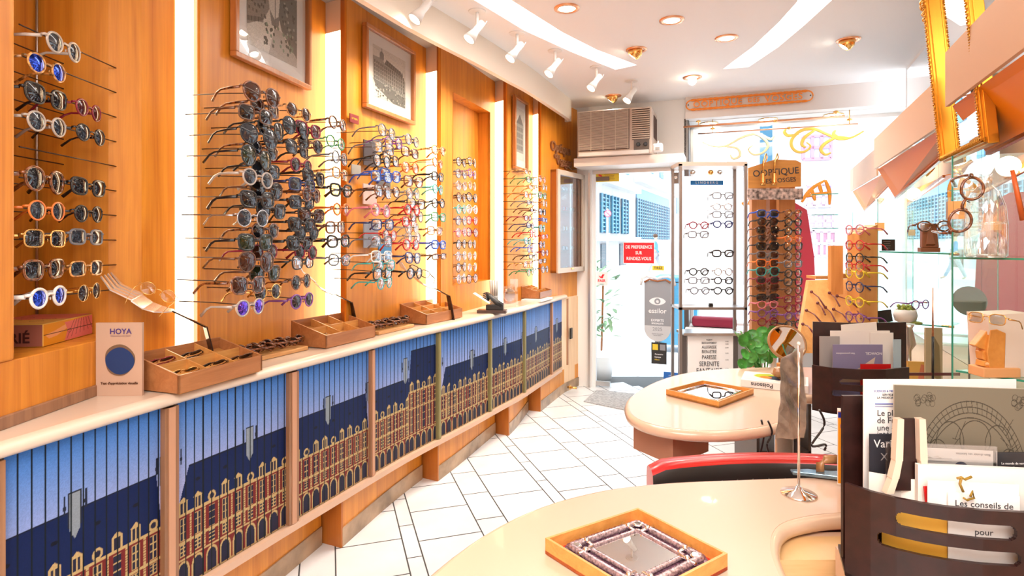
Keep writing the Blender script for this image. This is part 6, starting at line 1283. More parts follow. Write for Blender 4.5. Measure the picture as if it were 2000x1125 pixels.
mb = MB(); mb.box((-.045, -.04, .03), (.06, .045, .05)); mb.build('curved_foot', wm, t, bevel=.02)
q = G(1543, 742, .75); t = empty('pen_block', (q.x, q.y + .04, .7505), .2, 'square orange wood block holding an upright pale pen', 'pen holder'); mb = MB(); mb.box((0, 0, .035), (.062, .062, .066)); mb.build('block', M['tray_in'], t, bevel=.004); mb = MB(); mb.tube([(.01, 0, .05), (.012, 0, .165)], .0055, 8); mb.build('pen', M['paper'], t)
# plant
q = P(1485, 725, 3.0); t = empty('potted_plant', (q.x + .06, 3.08, .615), 0, 'green round-leaved plant behind the far desk, below the eyewear tower', 'plant')
mb = MB(); r2 = random.Random(11)
for px, py in ((1458, 660), (1470, 655), (1490, 650), (1507, 648), (1515, 660), (1466, 672), (1480, 668), (1495, 672), (1510, 678), (1475, 688), (1490, 690), (1500, 700), (1462, 705), (1478, 712), (1450, 665), (1454, 692), (1468, 698), (1512, 690), (1486, 680), (1500, 660), (1484, 700), (1448, 712)):
    p = P(px, py, 3.0 + r2.uniform(-.08, .12)) - Vector(t.location); mb.lathe([(.002, .004), (.020, .0), (r2.uniform(.026, .036), .006)], p, 12, M=(Vector((r2.uniform(-.6, .6), -1, r2.uniform(-.1, .9))).to_track_quat('Z', 'Y').to_matrix().to_4x4()), caps=False)
mb.build('leaves', M['green'], t); mb = MB()
for k in range(9): a_ = k * .7; mb.tube([(0, 0, .04), (-.03 + .05 * math.cos(a_), .05 * math.sin(a_), .19), (-.06 + .10 * math.cos(a_), .06 * math.sin(a_), .30)], .003, 5)
mb.build('stems', flat((.10, .30, .06), .5), t); mb = MB(); mb.lathe([(.06, 0), (.075, .10), (.068, .10)], n=20); mb.build('pot', M['grey'], t)
# bagged document on a chrome stand
q = G(1560, 966, .75); t = empty('document_stand', q, 0, 'chrome stand with round foot holding a bagged document, foreground desk', 'stand')
mb = MB(); mb.lathe([(.044, 0), (.043, .004), (.012, .012), (.006, .022)], n=32); mb.build('foot', M['chrome'], t); mb = MB(); mb.tube([(0, 0, .01), (0, 0, .385)], .0035, 8); mb.build('pole', M['chrome'], t)
mb = MB(); mb.ball((0, 0, .388), .005, 8); mb.build('finial', M['paper'], t)
doc = empty('bagged_document', (q.x, q.y, q.z + .12), 0, 'clear plastic bag with papers hanging upright on the chrome stand', 'document'); 
NX, NZ = 10, 24; vs = []
for i in range(NX + 1):
    for k in range(NZ + 1):
        u, v = i / NX, k / NZ; x = -.030 + .082 * u + .004 * math.sin(v * 5); y = .02 + .05 * u + .003 * math.sin(9 * u + 7 * v) + .0025 * math.sin(23 * v + 8 * u); z = v * .245 * (.86 + .14 * u) + (1 - u) * .015; vs.append((x - (1 - v) * .02 * (1 - u), y, z))
fs_ = [(i * (NZ + 1) + k, (i + 1) * (NZ + 1) + k, (i + 1) * (NZ + 1) + k + 1, i * (NZ + 1) + k + 1) for i in range(NX) for k in range(NZ)]
mb = MB(); mb.add(vs, fs_, 0, True); mb.build('plastic_bag', glassy('plastic_film', (.93, .90, .87), .15, .10), doc)
mb = MB(); mb.add([(x, y + .004, z) for x, y, z in vs], fs_, 0, True); mb.build('paper_bundle', mat('brown_print', (.50, .40, .34), .5, var=.55, vs=14), doc)
# hand mirror and frames stand right on the near desk
q = G(1548, 930, .752); t = empty('hand_mirror', q, -.12, 'iridescent teal and violet hand mirror lying behind the chrome stand', 'mirror'); mb = MB()
pl = [(0, 0), (.0, .022), (.05, .030), (.11, .022), (.16, .03), (.20, .02), (.20, -.05), (.16, -.045), (.11, -.02), (.05, -.008)]
mb.slab([(x, y, .002) for x, y in pl], [(x, y, .012) for x, y in pl]); mb.build('handle', mat('iridescent', (.20, .32, .42), .15, .7, var=.5, vs=12), t, bevel=.003)
q = G(1628, 938, .752); t = empty('bent_wood_stand', (q.x, q.y + .03, q.z), 0, 'small bent wooden stand beside the foreground letter rack', 'stand'); mb = MB(); mb.tube([(-.02, 0, 0), (-.02, 0, .035), (-.008, 0, .045), (.03, 0, .045)], .012, 8, flat=.35); mb.build('body', wm, t)
q = P(1640, 870, 1.52); t = empty('pattern_card', (q.x, 1.52, .76), -.3, 'colourful abstract patterned card behind the foreground letter rack', 'card'); cv = Canvas(30, 60, (.85, .55, .10)); cv.ell(.4, .8, .3, .15, (.3, .2, .6)); cv.ell(.6, .4, .3, .2, (.8, .75, .7)); cv.poly([(0, .9), (1, 1), (0, 1)], (.1, .15, .5)); cv.ell(.5, .15, .3, .1, (.5, .4, .6))
mb = MB(); mb.box((.03, .002, .10), (.07, .003, .20)); mb.build('card_sheet', M['paper'], t); printed('pattern_print', cv, lambda u, v: (-.004 + u * .068, -.0006 + 0 * u, .003 + v * .19), t)
# cardboard box, white computer, cables behind the chair
t = empty('cardboard_box', (1.33, 2.12, 0), -.05, 'tan cardboard carton on the floor behind the red chair', 'box'); mb = MB(); mb.box((0, 0, .27), (.42, .34, .54)); mb.build('carton', mat('cardboard', (.66, .40, .24), .7), t)
mb = MB(); mb.box((0, -.02, .545), (.42, .30, .006), M=Matrix.Rotation(.02, 4, 'X')); mb.build('flap', mat('cardboard', (.66, .40, .24), .7), t)
t = empty('computer_tower', (.995, 2.16, 0), -.05, 'white computer tower with plugged cables under the far desk', 'computer'); mb = MB(); mb.box((0, 0, .22), (.16, .36, .44)); mb.build('case', M['white'], t, bevel=.004); mb = MB(); mb.box((.02, -.185, .32), (.03, .01, .05)); mb.box((-.02, -.19, .40), (.05, .03, .04)); mb.build('socket', M['black'], t)
for i, (pts_, lb) in enumerate(((([(1487, 820), (1492, 850), (1485, 885)], 2.05), 'thin black cable hanging left of the computer tower'), (([(1500, 822), (1508, 845), (1498, 868), (1502, 885)], 2.02), 'wavy black cable hanging before the computer tower'), (([(1600, 800), (1610, 830), (1585, 870), (1612, 868), (1610, 880)], 1.86), 'looping black cable over the cardboard carton'))):
    pl, Y_ = pts_; q = P(*pl[0], Y_); pl = [(x_, y_) for x_, y_ in pl]; cv_ = [P(a_, b_, Y_) - q for a_, b_ in pl]; sm_ = []
    for j in range(len(cv_) - 1):
        a, b_, c_, d_ = cv_[max(j - 1, 0)], cv_[j], cv_[j + 1], cv_[min(j + 2, len(cv_) - 1)]
        for k in range(6): s_ = k / 6; sm_.append(.5 * ((2 * b_) + (c_ - a) * s_ + (2 * a - 5 * b_ + 4 * c_ - d_) * s_ * s_ + (3 * b_ - a - 3 * c_ + d_) * s_ ** 3))
    mb = MB(); mb.tube(sm_ + [cv_[-1]], .0035, 6); tag(mb.build('cable', M['black'], loc=q), lb, 'cable')
t = empty('storage_shelf', (1.42, 3.16, 0), 0, 'dark low storage shelf with small clutter beneath the far desk', 'shelf'); 
for z_ in (.05, .30, .59): mb = MB(); mb.box((0, 0, z_), (.28, .3, .015)); mb.build('board', flat((.14, .12, .11), .5), t)
for x in (-.135, .135): mb = MB(); mb.box((x, 0, .30), (.015, .3, .60)); mb.build('side_panel', flat((.14, .12, .11), .5), t)
# ================================================================ LIT DISPLAY CABINET AND READING CHART
Yd = 4.45; xl, xr = P(1329, 0, Yd).x, P(1456, 0, Yd).x; t = empty('lit_display_stand', ((xl + xr) / 2, Yd, 0), 0, 'tall metal display stand with brightly lit white panel beside the door', 'display stand'); cx = (xl + xr) / 2; hw_ = (xr - xl) / 2; fr = mat('stand_metal', (.30, .26, .24), .35, .7)
zt2 = 2.0
for x in (-hw_, hw_):
    for y in (0, .22): mb = MB(); mb.box((x, y, zt2 / 2), (.022, .022, zt2)); mb.build('post', fr, t)
for z_, h_ in ((zt2, .03), (.884, .02)):
    mb = MB(); mb.box((0, .11, z_), (2 * hw_ + .022, .242, h_)); mb.build('top_plate' if z_ > 1 else 'shelf_plate', mat('top_beige', (.66, .55, .46), .4) if z_ > 1 else fr, t)
pw = (P(1440, 0, Yd).x - P(1343, 0, Yd).x); pcx = (P(1440, 0, Yd).x + P(1343, 0, Yd).x) / 2 - cx; z0_, z1_ = .90, 1.92
mb = MB(); mb.box((pcx, .15, (z0_ + z1_) / 2), (pw, .02, z1_ - z0_)); mb.build('light_panel', mat('light_panel', (1, 1, 1), .5, emit=(.96, .98, 1), es=1.3), t)
mb = MB(); mb.box((pcx + .0, .13, 1.868), (.26, .004, .034)); nb_ = mb.build('name_strip', flat((.01, .18, .50), .4), t); text('LINDBERG', .028, M['paperw'], frame_m((pcx + .0, .127, 1.868), (1, 0, 0), (0, 0, 1)), 'lettering', t, .0004, spacing=1.5)
for x, mm in ((-.14, M['steel']), (0, M['brass']), (.07, M['steel'])): mb = MB(); mb.ball((x + pcx * 0, .05, 1.94), .022, 14); mb.build('lamp_ball', mm, t)
mb = MB(); mb.box((0, .05, .905), (.03, .02, .03)); mb.build('clasp', M['black'], t)
lb_ = [(1365, 440, 'panto', .0012, 'burgundy'), (1364, 458, 'square', .0012, 'grey'), (1365, 531, 'panto', .0016, 'black'), (1365, 548, 'square', .0012, 'grey'), (1367, 568, 'panto', .0012, 'grey')]
rb_ = [(1412, 382, 'square', .0010, 'grey'), (1411, 404, 'panto', .0009, 'silver'), (1412, 419, 'square', .0010, 'grey'), (1412, 438, 'panto', .0018, 'navy'), (1412, 495, 'square', .0022, 'black'), (1413, 531, 'round', .0010, 'silver'), (1413, 548, 'round', .0016, 'black'), (1413, 568, 'panto', .0016, 'black')]
for nm, it in (('left column on the lit panel', lb_), ('right column on the lit panel', rb_)):
    for i, (px, py, kind, th, col) in enumerate(it):
        glasses(P(px, py, 4.44), .0, kind, th + .0030, col, 'clear', '%s of the %s' % (ORD[i], nm), 'eyeglasses on the lit display panel', 1.12)
t = empty('reading_chart', (cx, Yd - .02, 0), 0, 'framed French reading chart in growing letters below the lit display', 'chart'); x0_, x1_ = P(1343, 0, Yd).x - cx, P(1432, 0, Yd).x - cx; zt3 = zat(655, Yd)
mb = MB(); mb.box(((x0_ + x1_) / 2, .03, zt3 / 2 + .04), (x1_ - x0_, .02, zt3 - .08)); mb.build('chart_sheet', M['paperw'], t)
mb = MB(); mb.box(((x0_ + x1_) / 2 + .01, .10, zt3 + .01), (x1_ - x0_ + .09, .2, .02)); mb.build('cover_plate', M['steel'], t); mb = MB(); mb.box((x0_ - .03, .06, zt3 / 2), (.045, .08, zt3)); mb.box((x1_ + .02, .06, zt3 / 2), (.035, .08, zt3)); mb.build('side_frame', flat((.09, .075, .07), .4), t)
for s, py, h_ in (('TALENT', 664, 5), ('ENCHANTEMENT', 670, 5.5), ('ALLEGRESSE', 678, 8), ('BIEN-ETRE', 687, 9.5), ('PARESSE', 698, 11.5), ('SERENITE', 711, 14), ('FANTAISIE', 725, 16.5), ('BONHEUR', 741, 19)):
    text(s, h_ / FPX * Yd * .95, ink, frame_m(((x0_ + x1_) / 2 - .01, .018, zat(py, Yd)), (1, 0, 0), (0, 0, 1)), 'lettering', t, .0005, sx=.70, bold=.0001)
for py in (667, 672, 679, 690, 703, 720): text('1/10', .014, ink, frame_m((x1_ - .05, .018, zat(py, Yd)), (1, 0, 0), (0, 0, 1)), 'lettering', t, .0004)
# ================================================================ EYEWEAR TOWER
Yt = 3.42; t = empty('eyewear_tower', (P(1530, 0, Yt).x, Yt + .12, 0), 0, 'wooden eyewear tower with shop name board standing before the window', 'display tower'); tx = t.location.x; tw = wood('tower_wood', (.42, .17, .06), (.60, .28, .11))
def lx(px): return P(px, 0, Yt).x - tx
for a_, b_, yy in ((1488, 1517, 0), (1540, 1573, -.02)): mb = MB(); mb.box(((lx(a_) + lx(b_)) / 2, yy + .04, .75 + .51), (lx(b_) - lx(a_), .035, 1.02)); mb.build('wood_face', tw, t)
for a_, b_ in ((1508, 1530), (1562, 1576)): mb = MB(); mb.box(((lx(a_) + lx(b_)) / 2, .07, .75 + .50), (lx(b_) - lx(a_), .02, 1.0)); mb.build('pale_face', flat((.70, .50, .42), .4), t)
mb = MB(); mb.box((0, .10, .9), (.2, .06, 1.7)); mb.build('core', tw, t); mb = MB(); mb.lathe([(.2, 0), (.2, .03), (.06, .05), (.06, .75)], (0, .08, 0), 24); mb.build('base', M['steel'], t)
zb3, zt3 = zat(367, Yt), zat(317, Yt); xa, xb = lx(1465), lx(1568)
mb = MB(); pl = [(xa, zb3), (xb, zb3 + .01), (xb, zt3), (xb - .03, zt3 + .015), ((xa + xb) / 2, zt3 + .02), (xa, zt3 - .03)]; mb.slab([(x, -.10, z) for x, z in pl], [(x, -.085, z) for x, z in pl]); mb.build('name_board', M['tray_in'], t)
text('OOPTIQUE', .055, ink, frame_m(((xa + xb) / 2 + .005, -.102, zb3 + .095), (1, 0, .08), (-.08, 0, 1)), 'lettering', t, .0005, bold=.0004); text('DES VOSGES', .038, ink, frame_m(((xa + xb) / 2 + .02, -.102, zb3 + .045), (1, 0, .08), (-.08, 0, 1)), 'lettering', t, .0005, bold=.0002)
mb = MB(); mb.box(((xa + xb) / 2, -.10, zb3 - .035), (xb - xa + .015, .012, .066)); mb.build('photo_strip', mat('grey_photo', (.42, .34, .32), .5, var=.8, vs=45), t)
for px in (1485, 1507):
    x = lx(px); mb = MB(); mb.tube([(x + .055, -.05, zt3 + .0), (x + .05, -.10, zt3 + .035), (x + .02, -.15, zt3 + .045), (x, -.16, zt3), (x - .002, -.16, zt3 - .08)], .005, 8); mb.build('gooseneck', M['brass'], t); mb = MB(); mb.lathe([(.009, .0), (.014, -.05), (.016, -.07), (.010, -.068)], (x - .002, -.16, zt3 - .07), 16, caps=False); mb.build('lamp_shade', M['brass'], t)
ly_ = [417, 433, 449, 464, 481, 498, 514, 530, 547, 562, 581, 595, 612, 629]; ryy = [417, 434, 452, 467, 481, 499, 515, 534, 550, 567, 584, 601, 617, 634]
LT = [('square', 'blue', 'grey'), ('panto', 'black', 'brown'), ('aviator', 'tortoise', 'dark'), ('panto', 'brown', 'smoke'), ('wayfarer', 'black', 'dark'), ('square', 'grey', 'brown'), ('wayfarer', 'orange', 'brown'), ('aviator', 'teal', 'smoke'), ('cat', 'burgundy', 'smoke'), ('wayfarer', 'tortoise', 'brown'), ('square', 'black', 'smoke'), ('panto', 'pink', 'pale grey'), ('panto', 'violet', 'pale grey'), ('panto', 'burgundy', 'pale grey')]
RT = [('panto', 'tortoise'), ('panto', 'black'), ('panto', 'black'), ('panto', 'orange'), ('wayfarer', 'black'), ('round', 'brown'), ('square', 'grey'), ('panto', 'black'), ('wayfarer', 'black'), ('panto', 'brown'), ('square', 'burgundy'), ('round', 'burgundy'), ('panto', 'violet'), ('panto', 'black')]
for i in range(14):
    glasses(P(1500, ly_[i], Yt - .02), .12, LT[i][0], .0036, LT[i][1], LT[i][2], '%s in the left column of the wooden tower' % ORD[i], 'glasses on the wooden tower', .98)
    glasses(P(1550, ryy[i], Yt - .04), .38, RT[i][0], .0036, RT[i][1], 'clear', '%s in the right column of the wooden tower' % ORD[i], 'glasses on the wooden tower', 1.0)
for i in range(5): pass
# crimson panel in the window
d_ = .12; a = FP(ft(1470, d_), d_, .63); t0_ = ft(1470, d_); pl = [(ft(px, d_) - t0_, fz(px, py, d_) - .63) for px, py in ((1470, 620), (1597, 640), (1590, 500), (1576, 410), (1540, 388), (1500, 388), (1462, 420))]; pl[0] = (pl[0][0], 0); pl[1] = (pl[1][0], 0)
t = empty('display_backdrop', a, FROT, 'crimson display panel standing in the window behind the tower', 'display panel'); mb = MB(); mb.slab([(x, 0, z) for x, z in pl], [(x, .015, z) for x, z in pl]); mb.build('panel', flat((.40, .02, .04), .5), t)
q = FP(ft(1395, .05), .05, .63); t = empty('display_cloth', q, FROT, 'red draped cloth low in the window under the lit display', 'cloth'); mb = MB(); mb.box((0, 0, .045), (.38, .10, .09)); mb.build('cloth', flat((.28, .015, .05), .6), t, bevel=.02)
# glass shelves on the window side
for i, (py, lb) in enumerate(((380, 'topmost of the small glass shelves hanging in the window'), (420, 'middle one of the small glass shelves in the window'), (446, 'lowest of the small glass shelves in the window'))):
    a = FP(ft(1585, .1), .1, fz(1585, py, .1)); w_ = ft(1637, .1) - ft(1585, .1); mb = MB(); mb.box((w_ / 2, .05, 0), (w_, .12, .006), mi=0); mb.box((w_ / 2, -.012, 0), (w_, .003, .006), mi=1); tag(mb.build('glass_shelf', [M['shelf_glass'], M['glass_edge']], loc=a, rz=FROT), lb, 'glass shelf', 'small glass shelves in the window')
# ================================================================ SLANTED SAMPLE BOARDS AND WOOD COLUMN
sw = wood('sample_wood', (.62, .27, .07), (.80, .42, .15), (9, 9, 1.4)); Ys = 2.75
def pp(px, py, Y=Ys): return P(px, py, Y)
t = empty('sample_board', (pp(1610, 700).x, Ys, .752), 0, 'tilted orange wood board with burgundy sample arms, beside the tower', 'display board'); b = Vector(t.location)
mb = MB()
mb.slab([pp(1557, 690, 2.66) - b, pp(1622, 690, 2.66) - b, pp(1638, 546, 2.95) - b, pp(1580, 548, 2.95) - b], [x + Vector((0, .03, 0)) for x in (pp(1557, 690, 2.66) - b, pp(1622, 690, 2.66) - b, pp(1638, 546, 2.95) - b, pp(1580, 548, 2.95) - b)]); mb.build('board', sw, t)
t2 = empty('sample_board', (pp(1660, 700).x, Ys, .77), 0, 'tilted orange wood board with sample arms, nearer the yellow-armed column', 'display board'); b2 = Vector(t2.location)
mb = MB(); q4 = [pp(1623, 690, 2.66) - b2, pp(1690, 690, 2.66) - b2, pp(1684, 544, 2.95) - b2, pp(1639, 545, 2.95) - b2]; mb.slab(q4, [x + Vector((0, .03, 0)) for x in q4]); mb.build('board', sw, t2)
am = mat('arm_burgundy', (.14, .02, .03), .25, coat=.4); ah = mat('arm_tip', (.30, .12, .10), .3)
for par, bb2, lst in ((t, b, ((1575, 606, 1604, 630), (1597, 592, 1612, 615), (1568, 633, 1588, 650), (1612, 600, 1632, 628), (1585, 570, 1610, 598))), (t2, b2, ((1635, 578, 1675, 600), (1628, 604, 1660, 630), (1620, 572, 1640, 598), (1665, 580, 1684, 600), (1668, 603, 1682, 622)))):
    for x0_, y0_, x1_, y1_ in lst:
        Yb = 2.66 + (690 - y0_) / 144 * .29 - .02; a = P(x0_, y0_, Yb) - bb2; c = P(x1_, y1_, Yb - .10) - bb2; mb = MB(); m1 = a * .45 + c * .55 + Vector((0, 0, .012)); mb.tube([a, m1, c], [.0028, .003, .0045], 6); mb.ball(a, .008, 8); mb.build('sample_arm', am, par)
bx2 = empty('wood_block', P(1655, 545, 3.1) , 0, 'two small wood end pieces behind the sample boards', 'block'); mb = MB()
mb.slab([(-.06, 0, 0), (.06, 0, .0), (.055, 0, .025), (-.045, 0, .03)], [(-.06, .1, 0), (.06, .1, .0), (.055, .1, .03), (-.045, .1, .03)]); mb.box((-.12, .05, .008), (.10, .1, .016)); mb.build('block', sw, bx2)
Yc = 2.72; t = empty('eyewear_column', (P(1703, 0, Yc).x, Yc + .08, .76), 0, 'rounded wood column with eyeglasses hooked on its side near mirrors', 'display column'); c0 = Vector(t.location); xl, xr = P(1686, 0, Yc).x - c0.x, P(1722, 0, Yc).x - c0.x
pl = [(xl, 0), (xr, 0), (xr, zat(438, Yc) - .76), (xl + .06, zat(443, Yc) - .76), (xl + .02, zat(450, Yc) - .76), (xl, zat(456, Yc) - .76)]
mb = MB(); mb.slab([(x, -.05, z) for x, z in pl], [(x, .05, z) for x, z in pl]); mb.build('column_body', sw, t)
mb = MB(); mb.box((xl - .03, .10, .32), (.06, .03, .60)); mb.build('side_slat', sw, t)
yc = [(449, 'pink', 'panto'), (479, 'red', 'panto'), (504, 'black', 'round'), (520, 'red', 'panto'), (534, 'yellow', 'panto'), (560, 'navy', 'round'), (589, 'yellow', 'panto'), (620, 'violet', 'panto')]
for i, (py, col, kd) in enumerate(yc): glasses(P(1668, py, Yc - .05), math.radians(-90 + 4), kd, .0026, col, 'clear', '%s on the wood column' % ORD[i], 'eyeglasses on the wood column', 1.0)
# low cabinet carrying the column, boards, tower foot

# ================================================================ GLASS SHOWCASES ON THE RIGHT WALL
def wrot(): return WROT
ge = M['glass_edge']
bays = [(1660, .70, 332.6, 374, 412, 'far', 1712), (1707, .627, 272, 331, 386, 'middle', 1842), (1846, .558, 103, 209, 300, 'near', 2140)]
# local frame: x along the wall away from camera (s), y toward room
for i, (px, D, yt, yb, yd, nm, pxe) in enumerate(bays):
    A = WP(px, D); s0 = A[0] * WD[0] + A[1] * WD[1]; Bp = WP(pxe, D) if pxe < 2100 else (None, None)
    s1 = Bp[0] * WD[0] + Bp[1] * WD[1] if Bp[0] else .72
    zt_, zm, zd = zat(yt, A[1]), zat(yb, A[1]), zat(yd, A[1]); 
    c = WS(s0, D); t = empty('glass_showcase', (c[0], c[1], zm), WROT + math.pi, '%s glass showcase with beige pelmet and coppery underside on the mirror wall' % nm, 'showcase', 'glass showcases on the mirror wall')   # local x toward camera, local y towards the wall... 
    L = s0 - s1; dep = DW - D - .01; ty = 1
    # local +y after rotation by pi+WROT: direction = (sin, -cos)(WROT) -> (.915,-.403) i.e. towards the wall
    mb = MB(); mb.box((L / 2, .006, (zt_ - zm) / 2), (L, .012, zt_ - zm)); mb.build('front_board', mat('pelmet_beige', (.66, .40, .24), .5), t)
    z0_, z1_ = zd - zm, (.0 - .01 if i == 1 else (-.10 if i == 2 else -.02))
    cop = mat('polished_copper_wood', (.80, .23, .008), .4, spec=.12)
    mb = MB(); mb.slab([(0, .02, 0), (L, .02, 0), (L, .11, z1_ ), (0, .11, z0_)], [(0, .026, 0), (L, .026, .004), (L, .116, z1_ + .004), (0, .116, z0_ + .004)]); mb.build('lower_soffit', cop, t)
    mb = MB(); mb.slab([(0, .11, z0_ - .012), (L, .11, z1_ - .012), (L, .11, z1_ + .006), (0, .11, z0_ + .006)], [(0, .125, z0_ - .012), (L, .125, z1_ - .012), (L, .125, z1_ + .006), (0, .125, z0_ + .006)]); mb.build('edge_bead', mat('bead_brown', (.35, .10, .02), .2, .4), t)
    
    if i < 2: mb = MB(); mb.box((L / 2, dep / 2 + .0, zt_ - zm - .01), (L, dep - .01, .012)); mb.build('top_board', M['white'], t)
    p0 = WS(s0 - .06, (D + DW) / 2 + .02)
    if i < 2:
        sp2 = empty('spotlight', (p0[0] - .01, p0[1] - .12, zd + (.16 if i else .10)), 0, 'small brass reflector lamp under the %s pelmet' % nm, 'spotlight'); mb = MB(); Rm = Vector((.7, -.3, -.6)).to_track_quat('Z', 'Y').to_matrix().to_4x4()
        mb.lathe([(.010, -.04), (.012, -.01), (.030, .03), (.036, .05), (.032, .05)], n=20, M=Rm, caps=False); mb.build('reflector', M['brass'], sp2); mb = MB(); mb.tube([(0, 0, -.0), (0, 0, .09)], .004, 6); mb.build('stem', M['brass'], sp2)
        mb = MB(); mb.ball((.0, 0, -.005), .012, 10); mb.build('bulb', bulb, sp2)
    light('POINT', (*WS(s0 - L * .4, (D + DW) / 2), zm - .08), 3.5, (1, .74, .42), shadow_soft_size=.05)  # added warm point light with no fitting, brightens the orange underside
    # glass side pane
    zp = zd - .01; q = WS(s0, D + .02); 
    wd = DW - D - .03; mb = MB(); mb.box((wd / 2, 0, (zp - .76) / 2), (wd, .006, zp - .76)); pn = mb.build('side_pane', M['shelf_glass'], t); rel_ = Matrix.Rotation(-(WROT + math.pi), 3, 'Z') @ (Vector((q[0], q[1], .76)) - Vector((c[0], c[1], zm))); pn.location = rel_; pn.rotation_euler.z = -math.pi * 1.5; pt = pn
    mb = MB(); mb.box((0, 0, (zp - .76) / 2), (.004, .0065, zp - .76)); mb.build('polished_edge', ge, pt)
    hz = {0: zat(455, A[1]), 1: zat(443, A[1]), 2: zat(411, A[1])}[i]
    mb = MB(); mb.box((.018, -.006, hz - .76), (.036, .008, .052 if i < 2 else .06)); mb.box((-.008, .0, hz - .76), (.014, .02, .052 if i < 2 else .06)); mb.build('hinge', mat('hinge_brass', (.50, .26, .10), .3, .8), pt)
# glass shelves: front edge between two picture columns at given height
def shelf(px0, Y0, px1, Y1, z, depth, label):
    a = (ratio(px0) * Y0, Y0); b = (ratio(px1) * Y1, Y1); rz = math.atan2(b[1] - a[1], b[0] - a[0]); L = math.hypot(b[0] - a[0], b[1] - a[1]); t = empty('glass_shelf', (a[0], a[1], z), rz, label, 'glass shelf', 'glass shelves of the showcases')
    mb = MB(); mb.slab([(0, .0015, -.006), (L, .0015, -.006), (L + .03, depth, -.006), (.09, depth, -.006)], [(0, .0015, 0), (L, .0015, 0), (L + .03, depth, 0), (.09, depth, 0)]); mb.build('shelf_plate', M['shelf_glass'], t)
    mb = MB(); mb.box((L / 2, 0, -.003), (L, .003, .006)); mb.build('front_edge', ge, t)
    mb = MB(); mb.tube([(L - .03, .02, -.004), (L + .02, .02, -.004)], .006, 8); mb.build('bracket', M['brass'], t); return t
shelf(1718, 2.92, 1855, 2.40, 1.352, .20, 'upper glass shelf carrying the dark brown nose stand')
shelf(1716, 2.95, 1853, 2.76, .995, .20, 'lower glass shelf carrying the white bowl')
shelf(1862, 1.80, 2075, 1.62, 1.352, .18, 'upper glass shelf carrying the big clear bottle')
shelf(1867, 1.82, 2075, 1.62, .995, .18, 'lower glass shelf carrying the orange nose stand')
# dark nose stand with glasses
Yn = 2.62; q = P(1814, 486, Yn); q.z = 1.353; t = empty('nose_stand', q, -.35, 'dark brown face-on nose stand wearing glasses on the upper shelf', 'stand'); dm = mat('dark_nose', (.26, .085, .03), .45)
k = Yn / FPX; mb = MB(); mb.box((0, 0, .010), (32 * k, .05, .020)); mb.build('base', dm, t, bevel=.002)
mb = MB(); mb.slab([(-13 * k, -.018, .02), (15 * k, -.018, .02), (11 * k, -.018, 55 * k), (-12 * k, -.018, 57 * k)], [(-13 * k, .02, .02), (15 * k, .02, .02), (11 * k, .02, 55 * k), (-12 * k, .02, 57 * k)]); mb.build('face_block', dm, t, bevel=.004)
mb = MB(); mb.slab([(-.018, -.03, 15 * k), (.018, -.03, 15 * k), (.006, -.019, 48 * k), (-.006, -.019, 48 * k)], [(-.016, -.016, 12 * k), (.016, -.016, 12 * k), (.008, -.016, 50 * k), (-.008, -.016, 50 * k)]); mb.build('nose', dm, t, bevel=.004)
glasses(q + Vector((-.008, -.045, 50 * k)), -.25, 'panto', .0036, 'tortoise', 'clear', 'worn by the dark brown nose stand', None, 1.0)
cb = empty('brand_card', P(1735, 495, 2.9), -.1, 'small black card with white lines on the upper glass shelf', 'card'); mb = MB(); mb.box((0, 0, -.0), (.062, .004, .058)); mb.build('card_sheet', M['black'], cb); mb = MB()
for i in range(4): mb.box((-.008, -.0025, .018 - i * .011), (.035 - .006 * (i % 2), .0008, .0018))
mb.build('text_lines', M['grey'], cb); cb.location.z = 1.353 + .03
cb = empty('brand_card', P(1728, 608, 2.88), -.2, 'small black card tilted at the end of the lower glass shelf', 'card'); mb = MB(); mb.box((0, 0, .03), (.065, .004, .06), M=Matrix.Rotation(-.15, 4, 'Y')); mb.build('card_sheet', M['black'], cb); cb.location.z = .998
# white bowl with succulents and purple glasses
q = P(1768, 606, 2.86); q.z = .996; t = empty('bowl', q, 0, 'white round bowl filled with small green succulents', 'bowl'); mb = MB(); mb.lathe([(.025, 0), (.045, .012), (.052, .04), (.046, .068), (.042, .068), (.046, .04)], n=28); mb.build('body', M['white'], t); mb = MB()
for k2 in range(22): a_ = k2 * 2.4; r2_ = .036 * math.sqrt((k2 + 1) / 22); mb.ball((r2_ * math.cos(a_), r2_ * math.sin(a_), .072 + .006 * (k2 % 3)), .0085, 8)
mb.build('succulents', flat((.28, .36, .05), .5), t)
glasses(q + Vector((.035, -.06, .098)), .35, 'panto', .0026, 'violet', 'clear', 'resting over the white succulent bowl', None, .95)
q2 = P(1790, 608, 2.82); q2.z = .996; mb = MB(); mb.ball((0, 0, .006), .03, 14, sc_=(1, .6, .28)); tag(mb.build('leaf_dish', flat((.30, .38, .08), .4), loc=q2), 'flat green leaf-shaped dish beside the white bowl', 'dish')
# back panel pale green
a = WS(2.62, DW - .012); mb = MB(); mb.box((0, 0, .34), (.22, .006, .68)); mb.box((0, -.004, .40), (.22, .006, .05), mi=1); tag(mb.build('back_panel', [mat('pale_green_board', (.52, .62, .58), .4), M['tray_wood']], loc=(a[0], a[1], .765), rz=WROT + math.pi), 'pale green board with a wood strip behind the lower shelves', 'panel')
